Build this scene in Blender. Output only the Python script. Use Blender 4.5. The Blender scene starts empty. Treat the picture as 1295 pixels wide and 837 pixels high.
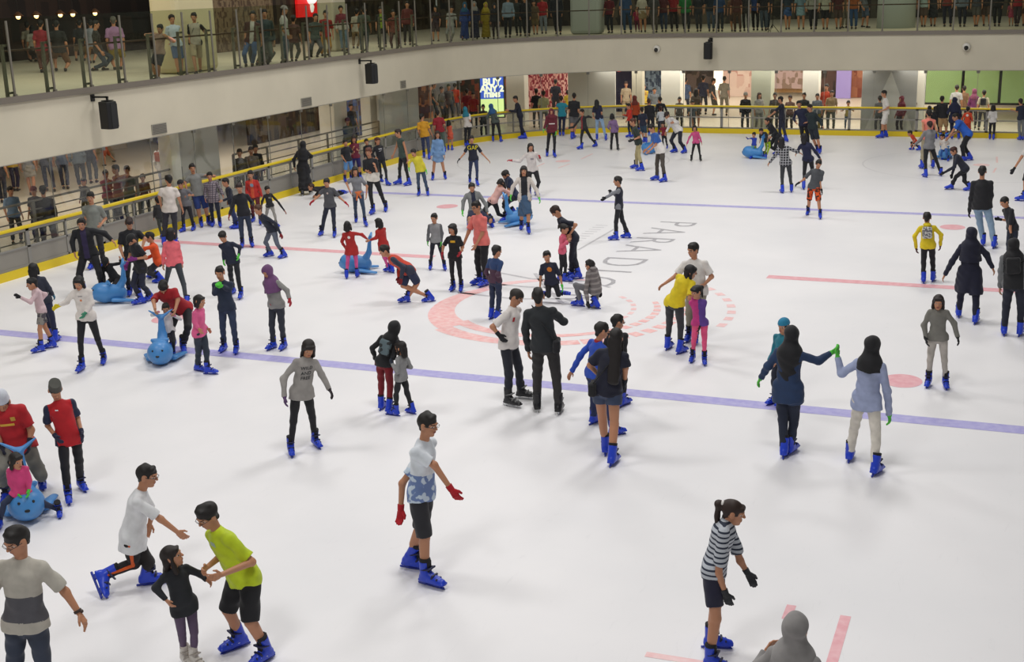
import bpy, math, random
import numpy as np

# ---------------------------------------------------------------- camera, light, exposure
scene = bpy.context.scene
COL = scene.collection
FPX, PITCH, YAW, ROLL = 1603.8, 0.26752, -0.38610, -0.027243
CAM = (8.0347, -25.2398, 5.8996)
def make_camera():
    F = np.array([math.sin(YAW)*math.cos(PITCH), math.cos(YAW)*math.cos(PITCH), -math.sin(PITCH)])
    R = np.array([math.cos(YAW), -math.sin(YAW), 0.0]); U = np.cross(R, F)
    c, s = math.cos(ROLL), math.sin(ROLL)
    R2 = c*R + s*U; U2 = -s*R + c*U
    from mathutils import Matrix
    cd = bpy.data.cameras.new('camera'); co = bpy.data.objects.new('camera', cd); COL.objects.link(co)
    cd.sensor_fit = 'HORIZONTAL'; cd.sensor_width = 36.0; cd.lens = FPX/1295.0*36.0
    cd.clip_start = 0.1; cd.clip_end = 400
    co.matrix_world = Matrix(((R2[0], U2[0], -F[0], CAM[0]), (R2[1], U2[1], -F[1], CAM[1]), (R2[2], U2[2], -F[2], CAM[2]), (0, 0, 0, 1)))
    scene.camera = co
make_camera()
scene.view_settings.view_transform = 'Standard'
scene.view_settings.look = 'None'
scene.view_settings.exposure = 0.0
scene.view_settings.gamma = 1.0
scene.view_settings.use_curve_mapping = False

world = bpy.data.worlds.new('mall_ambient'); scene.world = world; world.use_nodes = True
world.node_tree.nodes['Background'].inputs[0].default_value = (0.79, 0.78, 0.76, 1)
world.node_tree.nodes['Background'].inputs[1].default_value = 0.24

def area_light(name, loc, size, power, color=(1, 0.985, 0.965), rot=(0, 0, 0)):
    l = bpy.data.lights.new(name, 'AREA'); l.shape = 'RECTANGLE'; l.size, l.size_y = size
    l.energy = power; l.color = color
    o = bpy.data.objects.new(name, l); COL.objects.link(o); o.location = loc; o.rotation_euler = rot
    return o
# rink floodlights high under the atrium roof
for lx, ly, pw in ((-7, -14, 560), (4, -14, 680), (-8, -1, 700), (3, -1, 800), (-7, 11, 640), (5, 10, 800), (2, -26, 700)):
    area_light('atrium_floodlight', (lx, ly, 15), (3.0, 3.0), pw)
# unseen area lights added to brighten the hall under the slab and the gallery
for lx, ly, pw in ((-17.5, -4, 55), (-17.5, 4, 75), (-17.5, 12, 75), (-18, 20, 60), (-13, 28, 60)):
    area_light('hall_fill_light', (lx, ly, 2.42), (6, 6), pw*1.7, (1, 0.95, 0.88))
for lx in (-6, 0, 6):
    area_light('hall_fill_light', (lx, 27.0, 2.42), (5, 4), 175, (1, 0.95, 0.88)); area_light('hall_fill_light', (lx-3, 36, 2.42), (6, 8), 190, (1, 0.93, 0.85))
for lx, ly in ((-16, -6), (-16, 2), (-16, 10), (-15.5, 18), (-10, 28.5), (-3, 29), (4, 29)):
    area_light('gallery_fill_light', (lx, ly, 7.6), (4, 4), 88, (1, 0.92, 0.76))

# ---------------------------------------------------------------- helpers
def s2l(c):
    c /= 255.0
    return c/12.92 if c <= 0.04045 else ((c+0.055)/1.055)**2.4
def rgb(h):
    return (s2l(int(h[0:2], 16)), s2l(int(h[2:4], 16)), s2l(int(h[4:6], 16)), 1.0)
MATS = {}
def mat(h, rough=0.75, metal=0.0, kind='cloth', h2=None, scale=1.0, emit=0.0):
    key = (h, rough, metal, kind, h2, scale, emit)
    if key in MATS: return MATS[key]
    m = bpy.data.materials.new(kind+'_'+h); m.use_nodes = True
    nt = m.node_tree; b = nt.nodes['Principled BSDF']
    b.inputs['Roughness'].default_value = rough; b.inputs['Metallic'].default_value = metal
    b.inputs['Base Color'].default_value = rgb(h)
    N, L = nt.nodes, nt.links
    tc = N.new('ShaderNodeTexCoord')
    def ramp2(src, a, c2, p0, p1, const=False):
        r = N.new('ShaderNodeValToRGB'); r.color_ramp.elements[0].position = p0; r.color_ramp.elements[1].position = p1
        r.color_ramp.elements[0].color = a; r.color_ramp.elements[1].color = c2
        if const: r.color_ramp.interpolation = 'CONSTANT'
        L.new(src, r.inputs[0]); L.new(r.outputs[0], b.inputs['Base Color']); return r
    if kind == 'cloth':
        n = N.new('ShaderNodeTexNoise'); n.inputs['Scale'].default_value = 9; L.new(tc.outputs['Object'], n.inputs['Vector'])
        c = rgb(h); ramp2(n.outputs[0], tuple(v*0.86 for v in c[:3])+(1,), tuple(min(1, v*1.1) for v in c[:3])+(1,), 0.3, 0.7)
        b.inputs['Sheen Weight'].default_value = 0.1
    elif kind == 'patches':      # camouflage, leopard or tie dye prints
        n = N.new('ShaderNodeTexNoise'); n.inputs['Scale'].default_value = 14*scale; n.inputs['Detail'].default_value = 1; L.new(tc.outputs['Object'], n.inputs['Vector'])
        ramp2(n.outputs[0], rgb(h), rgb(h2), 0.49, 0.53)
    elif kind == 'stripes':      # horizontal stripes; scale = stripes per metre
        s = N.new('ShaderNodeSeparateXYZ'); L.new(tc.outputs['Object'], s.inputs[0])
        mm = N.new('ShaderNodeMath'); mm.operation = 'MULTIPLY'; mm.inputs[1].default_value = scale; L.new(s.outputs[2], mm.inputs[0])
        f = N.new('ShaderNodeMath'); f.operation = 'FRACT'; L.new(mm.outputs[0], f.inputs[0])
        ramp2(f.outputs[0], rgb(h), rgb(h2), 0.0, 0.62, True)
    elif kind == 'plaid':
        w = []
        s = N.new('ShaderNodeSeparateXYZ'); L.new(tc.outputs['Object'], s.inputs[0])
        for k in (0, 2):
            mm = N.new('ShaderNodeMath'); mm.operation = 'MULTIPLY'; mm.inputs[1].default_value = scale; L.new(s.outputs[k], mm.inputs[0])
            f = N.new('ShaderNodeMath'); f.operation = 'PINGPONG'; f.inputs[1].default_value = 0.5; L.new(mm.outputs[0], f.inputs[0])
            g = N.new('ShaderNodeMath'); g.operation = 'GREATER_THAN'; g.inputs[1].default_value = 0.37; L.new(f.outputs[0], g.inputs[0]); w.append(g)
        a = N.new('ShaderNodeMath'); a.operation = 'MAXIMUM'; L.new(w[0].outputs[0], a.inputs[0]); L.new(w[1].outputs[0], a.inputs[1])
        ramp2(a.outputs[0], rgb(h), rgb(h2), 0.0, 0.5, True)
    elif kind == 'skin':
        b.inputs['Subsurface Weight'].default_value = 0.0
        b.inputs['Roughness'].default_value = 0.5
    elif kind == 'wall':
        n = N.new('ShaderNodeTexNoise'); n.inputs['Scale'].default_value = 0.6*scale; n.inputs['Detail'].default_value = 4; L.new(tc.outputs['Object'], n.inputs['Vector'])
        c = rgb(h); ramp2(n.outputs[0], tuple(v*0.93 for v in c[:3])+(1,), tuple(min(1, v*1.04) for v in c[:3])+(1,), 0.3, 0.7)
    elif kind == 'goods':        # blurred shop wares behind glass
        n = N.new('ShaderNodeTexVoronoi'); n.distance = 'CHEBYCHEV'; n.inputs['Randomness'].default_value = .55; n.inputs['Scale'].default_value = 3.2*scale
        mpg = N.new('ShaderNodeMapping'); mpg.inputs['Scale'].default_value = (2.2, 2.2, 1.2); L.new(tc.outputs['Object'], mpg.inputs[0]); L.new(mpg.outputs[0], n.inputs['Vector'])
        hs = N.new('ShaderNodeSeparateColor'); L.new(n.outputs['Color'], hs.inputs[0])
        ramp2(hs.outputs[0], rgb(h), rgb(h2), 0.35, 0.65)
    if emit:
        b.inputs['Emission Color'].default_value = rgb(h); b.inputs['Emission Strength'].default_value = emit
    MATS[key] = m
    return m
def glass_mat(name, tint='E8F2EE', alpha=0.12):
    if name in MATS: return MATS[name]
    m = bpy.data.materials.new(name); m.use_nodes = True; nt = m.node_tree; N, L = nt.nodes, nt.links
    N.remove(N['Principled BSDF'])
    t = N.new('ShaderNodeBsdfTransparent'); t.inputs[0].default_value = rgb(tint)
    g = N.new('ShaderNodeBsdfGlossy'); g.inputs['Roughness'].default_value = 0.03
    lw = N.new('ShaderNodeLayerWeight'); lw.inputs[0].default_value = 0.25
    mx = N.new('ShaderNodeMixShader'); mu = N.new('ShaderNodeMath'); mu.operation = 'MULTIPLY_ADD'; mu.inputs[1].default_value = 0.07; mu.inputs[2].default_value = 0.008
    L.new(lw.outputs['Fresnel'], mu.inputs[0]); L.new(mu.outputs[0], mx.inputs[0]); L.new(t.outputs[0], mx.inputs[1]); L.new(g.outputs[0], mx.inputs[2])
    L.new(mx.outputs[0], N['Material Output'].inputs[0]); MATS[name] = m
    return m

def link(name, me, parent=None, mats=()):
    o = bpy.data.objects.new(name, me); COL.objects.link(o)
    if parent is not None: o.parent = parent
    for m in mats:
        me.materials.append(m)
    return o
def mesh_np(name, V, Fq, mi=None, smooth=True):
    """mesh from a vertex array and a list/array of equal sized faces"""
    V = np.asarray(V, dtype=np.float32); Fq = np.asarray(Fq, dtype=np.int32)
    me = bpy.data.meshes.new(name); k = Fq.shape[1]; n = len(Fq)
    me.vertices.add(len(V)); me.vertices.foreach_set('co', V.ravel())
    me.loops.add(n*k); me.loops.foreach_set('vertex_index', Fq.ravel())
    me.polygons.add(n); me.polygons.foreach_set('loop_start', np.arange(n, dtype=np.int32)*k)
    if mi is not None: me.polygons.foreach_set('material_index', np.asarray(mi, dtype=np.int32))
    me.polygons.foreach_set('use_smooth', np.full(n, smooth))
    me.update(calc_edges=True)
    return me
class MB:
    """collects boxes, bars, tubes, sheets and links them as one mesh"""
    def __init__(s): s.v = []; s.f = []
    def add(s, V, F):
        o = len(s.v); s.v += [tuple(v) for v in V]; s.f += [tuple(i+o for i in f) for f in F]
    def box(s, c, d, rz=0.0):
        x, y, z = (v/2 for v in d); V = []
        ca, sa = math.cos(rz), math.sin(rz)
        for i in (-x, x):
            for j in (-y, y):
                for k in (-z, z): V.append((c[0]+i*ca-j*sa, c[1]+i*sa+j*ca, c[2]+k))
        s.add(V, [(0, 1, 3, 2), (4, 6, 7, 5), (0, 4, 5, 1), (2, 3, 7, 6), (0, 2, 6, 4), (1, 5, 7, 3)]); return s
    def tube(s, pts, r, n=8):
        P = [np.array(p, float) for p in pts]; rings = []
        for i, p in enumerate(P):
            t = P[min(i+1, len(P)-1)]-P[max(i-1, 0)]; t /= np.linalg.norm(t)+1e-9
            a = np.cross(t, (0, 0, 1)) if abs(t[2]) < 0.9 else np.cross(t, (1, 0, 0)); a /= np.linalg.norm(a); b = np.cross(t, a)
            rr = r[i] if isinstance(r, (list, tuple)) else r
            rings.append([p+rr*(math.cos(2*math.pi*k/n)*a+math.sin(2*math.pi*k/n)*b) for k in range(n)])
        V = [v for rg in rings for v in rg]; F = []
        for i in range(len(P)-1):
            for k in range(n): F.append((i*n+k, i*n+(k+1) % n, (i+1)*n+(k+1) % n, (i+1)*n+k))
        F.append(tuple(range(n-1, -1, -1))); F.append(tuple((len(P)-1)*n+k for k in range(n)))
        s.add(V, F); return s
    def sweep(s, path, prof):
        """profile [(offset, z)] (closed) swept along a plan path [(x, y, nx, ny)]"""
        m = len(prof); V = []; F = []
        for (x, y, nx, ny) in path:
            for (o, z) in prof: V.append((x+nx*o, y+ny*o, z))
        for i in range(len(path)-1):
            for k in range(m): F.append((i*m+k, (i+1)*m+k, (i+1)*m+(k+1) % m, i*m+(k+1) % m))
        F.append(tuple(range(m))); F.append(tuple((len(path)-1)*m+k for k in range(m-1, -1, -1)))
        s.add(V, F); return s
    def build(s, name, m, parent=None, smooth=False, bevel=0):
        me = bpy.data.meshes.new(name); me.from_pydata(s.v, [], s.f); me.update()
        if smooth: me.polygons.foreach_set('use_smooth', [True]*len(me.polygons))
        o = link(name, me, parent, [m] if m else [])
        if bevel:
            bv = o.modifiers.new('bevel', 'BEVEL'); bv.width = bevel; bv.segments = 2
        return o
def tag(o, label=None, cat=None, group=None, kind=None):
    if label: o['label'] = label
    if cat: o['category'] = cat
    if group: o['group'] = group
    if kind: o['kind'] = kind
    return o
def empty(name, loc):
    o = bpy.data.objects.new(name, None); COL.objects.link(o); o.location = loc; o.empty_display_size = 0.1
    return o
def text_mesh(s, size, bold=0.0, spacing=1.0):
    """vertices and triangles of a line of text centred on the origin, in its own xy plane"""
    cu = bpy.data.curves.new('lettering', 'FONT'); cu.body = s; cu.size = size; cu.align_x = 'CENTER'; cu.align_y = 'CENTER'
    cu.offset = bold; cu.resolution_u = 3; cu.space_character = spacing
    o = bpy.data.objects.new('lettering', cu); COL.objects.link(o)
    dg = bpy.context.evaluated_depsgraph_get(); me = o.evaluated_get(dg).to_mesh(); me.calc_loop_triangles()
    V = np.array([v.co[:] for v in me.vertices]); T = np.array([t.vertices[:] for t in me.loop_triangles])
    o.evaluated_get(dg).to_mesh_clear(); bpy.data.objects.remove(o); bpy.data.curves.remove(cu)
    return V, T

# ---------------------------------------------------------------- soft bodies: smooth unions of tapered limbs, meshed with surface nets
def nrm(v):
    v = np.asarray(v, float); return v/(np.linalg.norm(v)+1e-9)
class Field:
    def __init__(s, lo, hi, vox):
        s.vox = vox; s.lo = np.asarray(lo, float)-2*vox
        s.n = np.ceil((np.asarray(hi)-s.lo)/vox).astype(int)+3
        s.D = np.full(s.n, 0.5, dtype=np.float32)
        s.ax = [(s.lo[k]+vox*np.arange(s.n[k])).astype(np.float32) for k in range(3)]
    def sub(s, lo, hi, m):
        i0 = np.clip(np.floor((np.asarray(lo)-m-s.lo)/s.vox).astype(int), 0, s.n); i1 = np.clip(np.ceil((np.asarray(hi)+m-s.lo)/s.vox).astype(int)+1, 0, s.n)
        if (i1 <= i0).any(): return None, None
        sl = tuple(slice(a, b) for a, b in zip(i0, i1))
        g = [s.ax[k][sl[k]].reshape([-1 if j == k else 1 for j in range(3)]) for k in range(3)]
        return sl, g
def d_cone(g, a, b, ra, rb, L=None, flat=1.0, cuts=()):
    a = np.asarray(a, float); b = np.asarray(b, float); ba = b-a; bb = float(ba@ba)+1e-9
    q = [g[k]-np.float32(a[k]) for k in range(3)]
    t = (q[0]*ba[0]+q[1]*ba[1]+q[2]*ba[2])/bb; h = np.clip(t, 0, 1)
    q = [q[k]-h*np.float32(ba[k]) for k in range(3)]
    r = ra+(rb-ra)*h
    if L is not None:
        ql = q[0]*L[0]+q[1]*L[1]+q[2]*L[2]
        q2 = q[0]**2+q[1]**2+q[2]**2-ql**2
        d = (np.sqrt(ql**2+np.maximum(q2, 0)/flat**2)-r)*(0.5+0.5*flat)
    else:
        d = np.sqrt(q[0]**2+q[1]**2+q[2]**2)-r
    ln = math.sqrt(bb)
    if 'b' in cuts: d = np.maximum(d, (t-1)*ln)
    if 'a' in cuts: d = np.maximum(d, -t*ln)
    return d
def d_ell(g, c, ax, r):
    q = [g[k]-np.float32(c[k]) for k in range(3)]
    u = [(q[0]*A[0]+q[1]*A[1]+q[2]*A[2]) for A in ax]
    k0 = np.sqrt((u[0]/r[0])**2+(u[1]/r[1])**2+(u[2]/r[2])**2)
    return (k0-1)*min(r)
def d_box(g, c, ax, hs, rnd=0.0):
    q = [g[k]-np.float32(c[k]) for k in range(3)]
    u = [np.abs(q[0]*A[0]+q[1]*A[1]+q[2]*A[2])-(h-rnd) for A, h in zip(ax, hs)]
    o = np.sqrt(np.maximum(u[0], 0)**2+np.maximum(u[1], 0)**2+np.maximum(u[2], 0)**2)
    return o+np.minimum(np.maximum(np.maximum(u[0], u[1]), u[2]), 0)-rnd
def bounds(p):
    if p[0] == 'c':
        m = max(p[3], p[4]); return np.minimum(p[1], p[2])-m, np.maximum(p[1], p[2])+m
    c, ax, r = p[1], p[2], p[3]; e = sum(abs(np.asarray(A))*q for A, q in zip(ax, r)); return np.asarray(c)-e, np.asarray(c)+e
def prim_d(g, p):
    if p[0] == 'c': return d_cone(g, p[1], p[2], p[3], p[4], *p[5:8])
    if p[0] == 'e': return d_ell(g, p[1], p[2], p[3])
    return d_box(g, p[1], p[2], p[3], p[4])
def C(a, b, ra, rb, L=None, flat=1.0, cuts=''): return ('c', np.asarray(a, float), np.asarray(b, float), ra, rb, L, flat, cuts)
def build_field(prims, vox, k=0.03, minus=(), noise=0.0, seed=0.0, floor_z=None):
    bs = [bounds(p) for p in prims]
    lo = np.min([b[0] for b in bs], 0); hi = np.max([b[1] for b in bs], 0)
    f = Field(lo, hi, vox)
    for p, (a, b) in zip(prims, bs):
        sl, g = f.sub(a, b, k+2*vox)
        d = prim_d(g, p); A = f.D[sl]
        hh = np.clip(0.5+0.5*(d-A)/k, 0, 1)
        f.D[sl] = d+(A-d)*hh*1.0-k*hh*(1-hh) if False else (d*(1-hh)+A*hh-k*hh*(1-hh))
    if noise:
        g = [f.ax[0][:, None, None], f.ax[1][None, :, None], f.ax[2][None, None, :]]
        f.D += noise*(np.sin(g[0]*31+g[2]*17+seed)*np.sin(g[1]*29-g[2]*23+seed*2)+0.6*np.sin(g[2]*46+g[0]*22-g[1]*26+seed*3)).astype(np.float32)
    for p in minus:
        a, b = bounds(p); sl, g = f.sub(a, b, 2*vox)
        if sl is None: continue
        f.D[sl] = np.maximum(f.D[sl], -prim_d(g, p))
    if floor_z is not None:
        f.D = np.maximum(f.D, floor_z-f.ax[2][None, None, :])
    return f
def nets(f):
    D = f.D; I = D < 0
    nx, ny, nz = D.shape
    c = np.zeros((nx-1, ny-1, nz-1), dtype=np.int8)
    for dx in (0, 1):
        for dy in (0, 1):
            for dz in (0, 1): c += I[dx:nx-1+dx, dy:ny-1+dy, dz:nz-1+dz]
    act = (c > 0) & (c < 8); ids = np.full(act.shape, -1, dtype=np.int32)
    ii = np.argwhere(act); ids[act] = np.arange(len(ii))
    if len(ii) == 0: return np.zeros((0, 3)), np.zeros((0, 4), int)
    S = np.zeros((len(ii), 3)); W = np.zeros(len(ii))
    corn = [(0, 0, 0), (1, 0, 0), (0, 1, 0), (1, 1, 0), (0, 0, 1), (1, 0, 1), (0, 1, 1), (1, 1, 1)]
    vals = [D[ii[:, 0]+a, ii[:, 1]+b, ii[:, 2]+cc] for a, b, cc in corn]
    for a in range(8):
        for ax in range(3):
            if corn[a][ax] == 0:
                b = a+(1, 2, 4)[ax]
                va, vb = vals[a], vals[b]; m = (va < 0) != (vb < 0)
                t = va[m]/(va[m]-vb[m])
                P = np.tile(np.array(corn[a], float), (m.sum(), 1)); P[:, ax] += t
                S[m] += P; W[m] += 1
    V = f.lo+f.vox*(ii+S/W[:, None])
    F = []
    for ax in range(3):
        A = I[1:, 1:-1, 1:-1] if ax == 0 else (I[1:-1, 1:, 1:-1] if ax == 1 else I[1:-1, 1:-1, 1:])
        B = I[:-1, 1:-1, 1:-1] if ax == 0 else (I[1:-1, :-1, 1:-1] if ax == 1 else I[1:-1, 1:-1, :-1])
        for flip, M in ((0, B & ~A), (1, A & ~B)):
            e = np.argwhere(M)
            if len(e) == 0: continue
            e = e.copy()
            o1, o2 = [(1, 2), (2, 0), (0, 1)][ax]
            e[:, o1] += 1; e[:, o2] += 1
            def g(d1, d2):
                q = e.copy(); q[:, o1] -= d1; q[:, o2] -= d2; return ids[q[:, 0], q[:, 1], q[:, 2]]
            q = np.stack([g(1, 1), g(0, 1), g(0, 0), g(1, 0)], 1)
            F.append(q[:, ::-1] if flip else q)
    F = np.concatenate(F); F = F[(F >= 0).all(1)]
    return V, F
def soft(name, prims, vox, parent=None, mats=(), k=0.03, minus=(), noise=0.0, seed=0.0, floor_z=None, paint=None):
    V, F = nets(build_field(prims, vox, k, minus, noise, seed, floor_z))
    if len(F) == 0: return None
    mi = None
    if paint is not None: mi = paint(V[F].mean(1))
    return link(name, mesh_np(name, V, F, mi), parent, mats)

# ---------------------------------------------------------------- the rink shell
def wall_path(y0=-9.0, x1=15.0, step=0.5):
    """plan of the rink boards: left side, round corner, far side, with outward normals"""
    P = []
    y = y0
    while y < 17.3: P.append((-12.05, y, -1.0, 0.0)); y += step
    for k in range(0, 25):
        a = math.pi-(math.pi/2)*k/24; P.append((-5.05+7*math.cos(a), 17.3+7*math.sin(a), math.cos(a), math.sin(a)))
    x = -5.05+step
    while x < x1: P.append((x, 24.3, 0.0, 1.0)); x += step
    return P
def along(path, spacing, start=0.0):
    """points at equal spacing along the path: x, y, nx, ny"""
    out = []; s = 0.0; nxt = start
    for (a, b) in zip(path[:-1], path[1:]):
        d = math.hypot(b[0]-a[0], b[1]-a[1])
        while nxt <= s+d:
            t = (nxt-s)/d; n = (a[2]+(b[2]-a[2])*t, a[3]+(b[3]-a[3])*t); l = math.hypot(*n)
            out.append((a[0]+(b[0]-a[0])*t, a[1]+(b[1]-a[1])*t, n[0]/l, n[1]/l)); nxt += spacing
        s += d
    return out
def structure(o, label=None): return tag(o, label, None, None, 'structure')
PATH = wall_path()

def ice_material():
    m = bpy.data.materials.new('rink_ice'); m.use_nodes = True; nt = m.node_tree; N, L = nt.nodes, nt.links; b = N['Principled BSDF']
    tc = N.new('ShaderNodeTexCoord'); n = N.new('ShaderNodeTexNoise'); n.inputs['Scale'].default_value = 0.35; n.inputs['Detail'].default_value = 5
    L.new(tc.outputs['Object'], n.inputs['Vector']); r = N.new('ShaderNodeValToRGB'); r.color_ramp.elements[0].position = .3; r.color_ramp.elements[1].position = .7
    r.color_ramp.elements[0].color = rgb('E4E3E5'); r.color_ramp.elements[1].color = rgb('EFEDEE'); L.new(n.outputs[0], r.inputs[0])
    # skate scratches: long thin streaks
    mp = N.new('ShaderNodeMapping'); mp.inputs['Scale'].default_value = (1.2, .25, 1); mp.inputs['Rotation'].default_value = (0, 0, .5); L.new(tc.outputs['Object'], mp.inputs[0])
    w = N.new('ShaderNodeTexNoise'); w.inputs['Scale'].default_value = 7; w.inputs['Detail'].default_value = 8; w.inputs['Roughness'].default_value = .7; w.inputs['Distortion'].default_value = 2.5; L.new(mp.outputs[0], w.inputs['Vector'])
    r2 = N.new('ShaderNodeValToRGB'); r2.color_ramp.elements[0].position = .60; r2.color_ramp.elements[1].position = .75; r2.color_ramp.elements[0].color = (1, 1, 1, 1); r2.color_ramp.elements[1].color = (.93, .93, .935, 1)
    L.new(w.outputs[0], r2.inputs[0]); mx = N.new('ShaderNodeMix'); mx.data_type = 'RGBA'; mx.blend_type = 'MULTIPLY'; mx.inputs[0].default_value = 1
    L.new(r.outputs[0], mx.inputs[6]); L.new(r2.outputs[0], mx.inputs[7]); L.new(mx.outputs[2], b.inputs['Base Color'])
    b.inputs['Roughness'].default_value = .42; b.inputs['Specular IOR Level'].default_value = .25
    return m
def paint_mat(h, h2):
    """faded paint seen through scraped ice"""
    m = bpy.data.materials.new('paint_under_ice_'+h); m.use_nodes = True; nt = m.node_tree; N, L = nt.nodes, nt.links; b = N['Principled BSDF']
    tc = N.new('ShaderNodeTexCoord'); n = N.new('ShaderNodeTexNoise'); n.inputs['Scale'].default_value = 9; n.inputs['Detail'].default_value = 6
    L.new(tc.outputs['Object'], n.inputs['Vector']); r = N.new('ShaderNodeValToRGB'); r.color_ramp.elements[0].position = .35; r.color_ramp.elements[1].position = .68
    r.color_ramp.elements[0].color = rgb(h); r.color_ramp.elements[1].color = rgb(h2); L.new(n.outputs[0], r.inputs[0]); L.new(r.outputs[0], b.inputs['Base Color'])
    b.inputs['Roughness'].default_value = .42; b.inputs['Specular IOR Level'].default_value = .25
    return m
bpy_ice = MB()
pts = [(x, y, 0.0) for x, y, _, _ in wall_path(-36.0, 13.5, 1.0)]+[(13.5, -36.0, 0.0)]
me = bpy.data.meshes.new('floor'); me.from_pydata(pts, [], [tuple(range(len(pts)-1, -1, -1))]); me.update()
ICE = structure(link('floor', me, None, [ice_material()]), 'white skating rink ice with faded painted lines')

def flat(name, V, F, m, z=.002):
    me = bpy.data.meshes.new(name); me.from_pydata([(v[0], v[1], z) for v in V], [], F); me.update(); o = link(name, me, ICE, [m])
    return o
def strip(name, pts, w, m, z=.002):
    V = []; F = []
    for i, p in enumerate(pts):
        a = pts[max(i-1, 0)]; b = pts[min(i+1, len(pts)-1)]; d = math.hypot(b[0]-a[0], b[1]-a[1]); n = (-(b[1]-a[1])/d, (b[0]-a[0])/d)
        ww = w[i] if isinstance(w, list) else w
        V += [(p[0]+n[0]*ww/2, p[1]+n[1]*ww/2), (p[0]-n[0]*ww/2, p[1]-n[1]*ww/2)]
    for i in range(len(pts)-1): F.append((2*i, 2*i+1, 2*i+3, 2*i+2))
    return flat(name, V, F, m, z)
BLUE, RED, RED2, GREY = paint_mat('A9A4DA', 'BDB9E2'), paint_mat('E4A4AC', 'EDBBC0'), paint_mat('F0C2C2', 'F4D6D5'), paint_mat('BEBCBF', 'CCCACD')
strip('blue_line', [(-12.0, -8.02), (13, -8.02)], .32, BLUE); strip('blue_line', [(-12.0, 8.02), (13, 8.02)], .30, BLUE)
strip('red_line', [(-12.0, .05), (-4.1, .05)], .30, RED); strip('red_line', [(3.4, .05), (13, .05)], .30, RED)
def disc(x, y, r, m, ry=None):
    n = 28; flat('faceoff_spot', [(x+r*math.cos(2*math.pi*k/n), y+(ry or r)*math.sin(2*math.pi*k/n)) for k in range(n)], [tuple(range(n))], m)
for x, y in ((6.62, -6.28), (6.62, 6.38), (-6.62, 6.3), (-6.62, -6.3)): disc(x, y, .29, RED, .34)
for x, y in ((-6.5, 15.55), (6.87, 17.2)):
    disc(x, y, .25, RED2, .3)
    strip('hash_mark', [(x+.45, y+.6), (x+.4, y+2.0)], .06, RED2); strip('hash_mark', [(x-.45, y-.6), (x-.4, y-1.9)], .06, RED2); strip('hash_mark', [(x+.45, y-.6), (x+.4, y-1.6)], .06, RED2)
    strip('faceoff_circle', [(x+3.6*math.cos(a), y+3.6*math.sin(a)) for a in np.linspace(0, 2*math.pi, 60)], .05, paint_mat('D8D6D8', 'E0DEE0'), .0015)
strip('hash_mark', [(6.80, -13.95), (6.80, -15.6)], .10, RED); strip('hash_mark', [(6.28, -13.9), (6.28, -14.2)], .09, RED); strip('hash_mark', [(5.2, -15.26), (5.9, -15.24)], .09, RED2)
# the red swirl of the centre circle: a broad crescent and two thinner rings breaking into dashes
cx, cy = .12, -3.55
def arc(r, a0, a1, w0, w1, m, z=.002, n=40, name='centre_swirl'):
    A = np.linspace(math.radians(a0), math.radians(a1), n)
    strip(name, [(cx+r*math.cos(a)*.97, cy+r*math.sin(a)) for a in A], [w0+(w1-w0)*i/(n-1) for i in range(n)], m, z)
RS = paint_mat('F0B4B2', 'F6D4D1')
arc(2.2, 150, 232, .25, .62, RS); arc(2.42, 232, 300, .36, .26, RS); arc(1.95, 225, 318, .28, .14, RS, .0025)
for k in range(11): arc(2.42, 301+k*7.6, 306+k*7.6, .30-.012*k, .28-.012*k, RS, n=5)
for k in range(9): arc(1.95, 320+k*8, 325.5+k*8, .20-.01*k, .19-.01*k, RS, n=5)
for k in range(6): arc(1.5, 345+k*12, 352+k*12, .10, .10, RED2, n=5)
for k in range(8): arc(3.35, 352+k*8, 356+k*8, .16, .15, RED2, n=5)
arc(2.35, 95, 150, .12, .3, RED2)
# grey lettering of the rink logo painted across the centre, read from the right hand side
def ground_text(s, x, y, size, m, spacing=1.0, name='ice_lettering', rot=-math.pi/2, sx=1.0):
    V, T = text_mesh(s, size, -.016, spacing); c_, s_ = math.cos(rot), math.sin(rot)
    me = bpy.data.meshes.new(name); me.from_pydata([(x+(v[0]*c_*sx-v[1]*s_), y+(v[0]*s_*sx+v[1]*c_), .003) for v in V], [], [tuple(t) for t in T]); me.update()
    link(name, me, ICE, [m])
PMT = paint_mat('A4A2A6', 'BCBABE')
for ch, yy in zip('PARADIGM', (5.25, 4.22, 3.08, 2.05, .66, -.28, -1.25, -2.85)):
    ground_text(ch, .10 if ch not in 'GM' else .05, yy, 1.42, PMT, sx=.92)
for k in range(9): strip('ice_lettering', [(-1.75, 4.6-k*.28), (-1.45, 4.62-k*.28)], .05, GREY)
strip('thin_grey_line', [(-1.15, 4.3), (-1.2, 1.6)], .06, GREY)
for pl in ([(-2.4, -.9), (-1.2, -1.4), (.0, -1.3), (.6, -1.7)], [(-2.2, -2.0), (-1.0, -2.1), (.4, -1.9)], [(-2.3, -2.9), (-.9, -3.1), (.5, -2.7)], [(-1.3, -.9), (-.6, -2.1), (.2, -3.3)]):
    strip('thin_grey_line', pl, .09, GREY)

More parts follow.
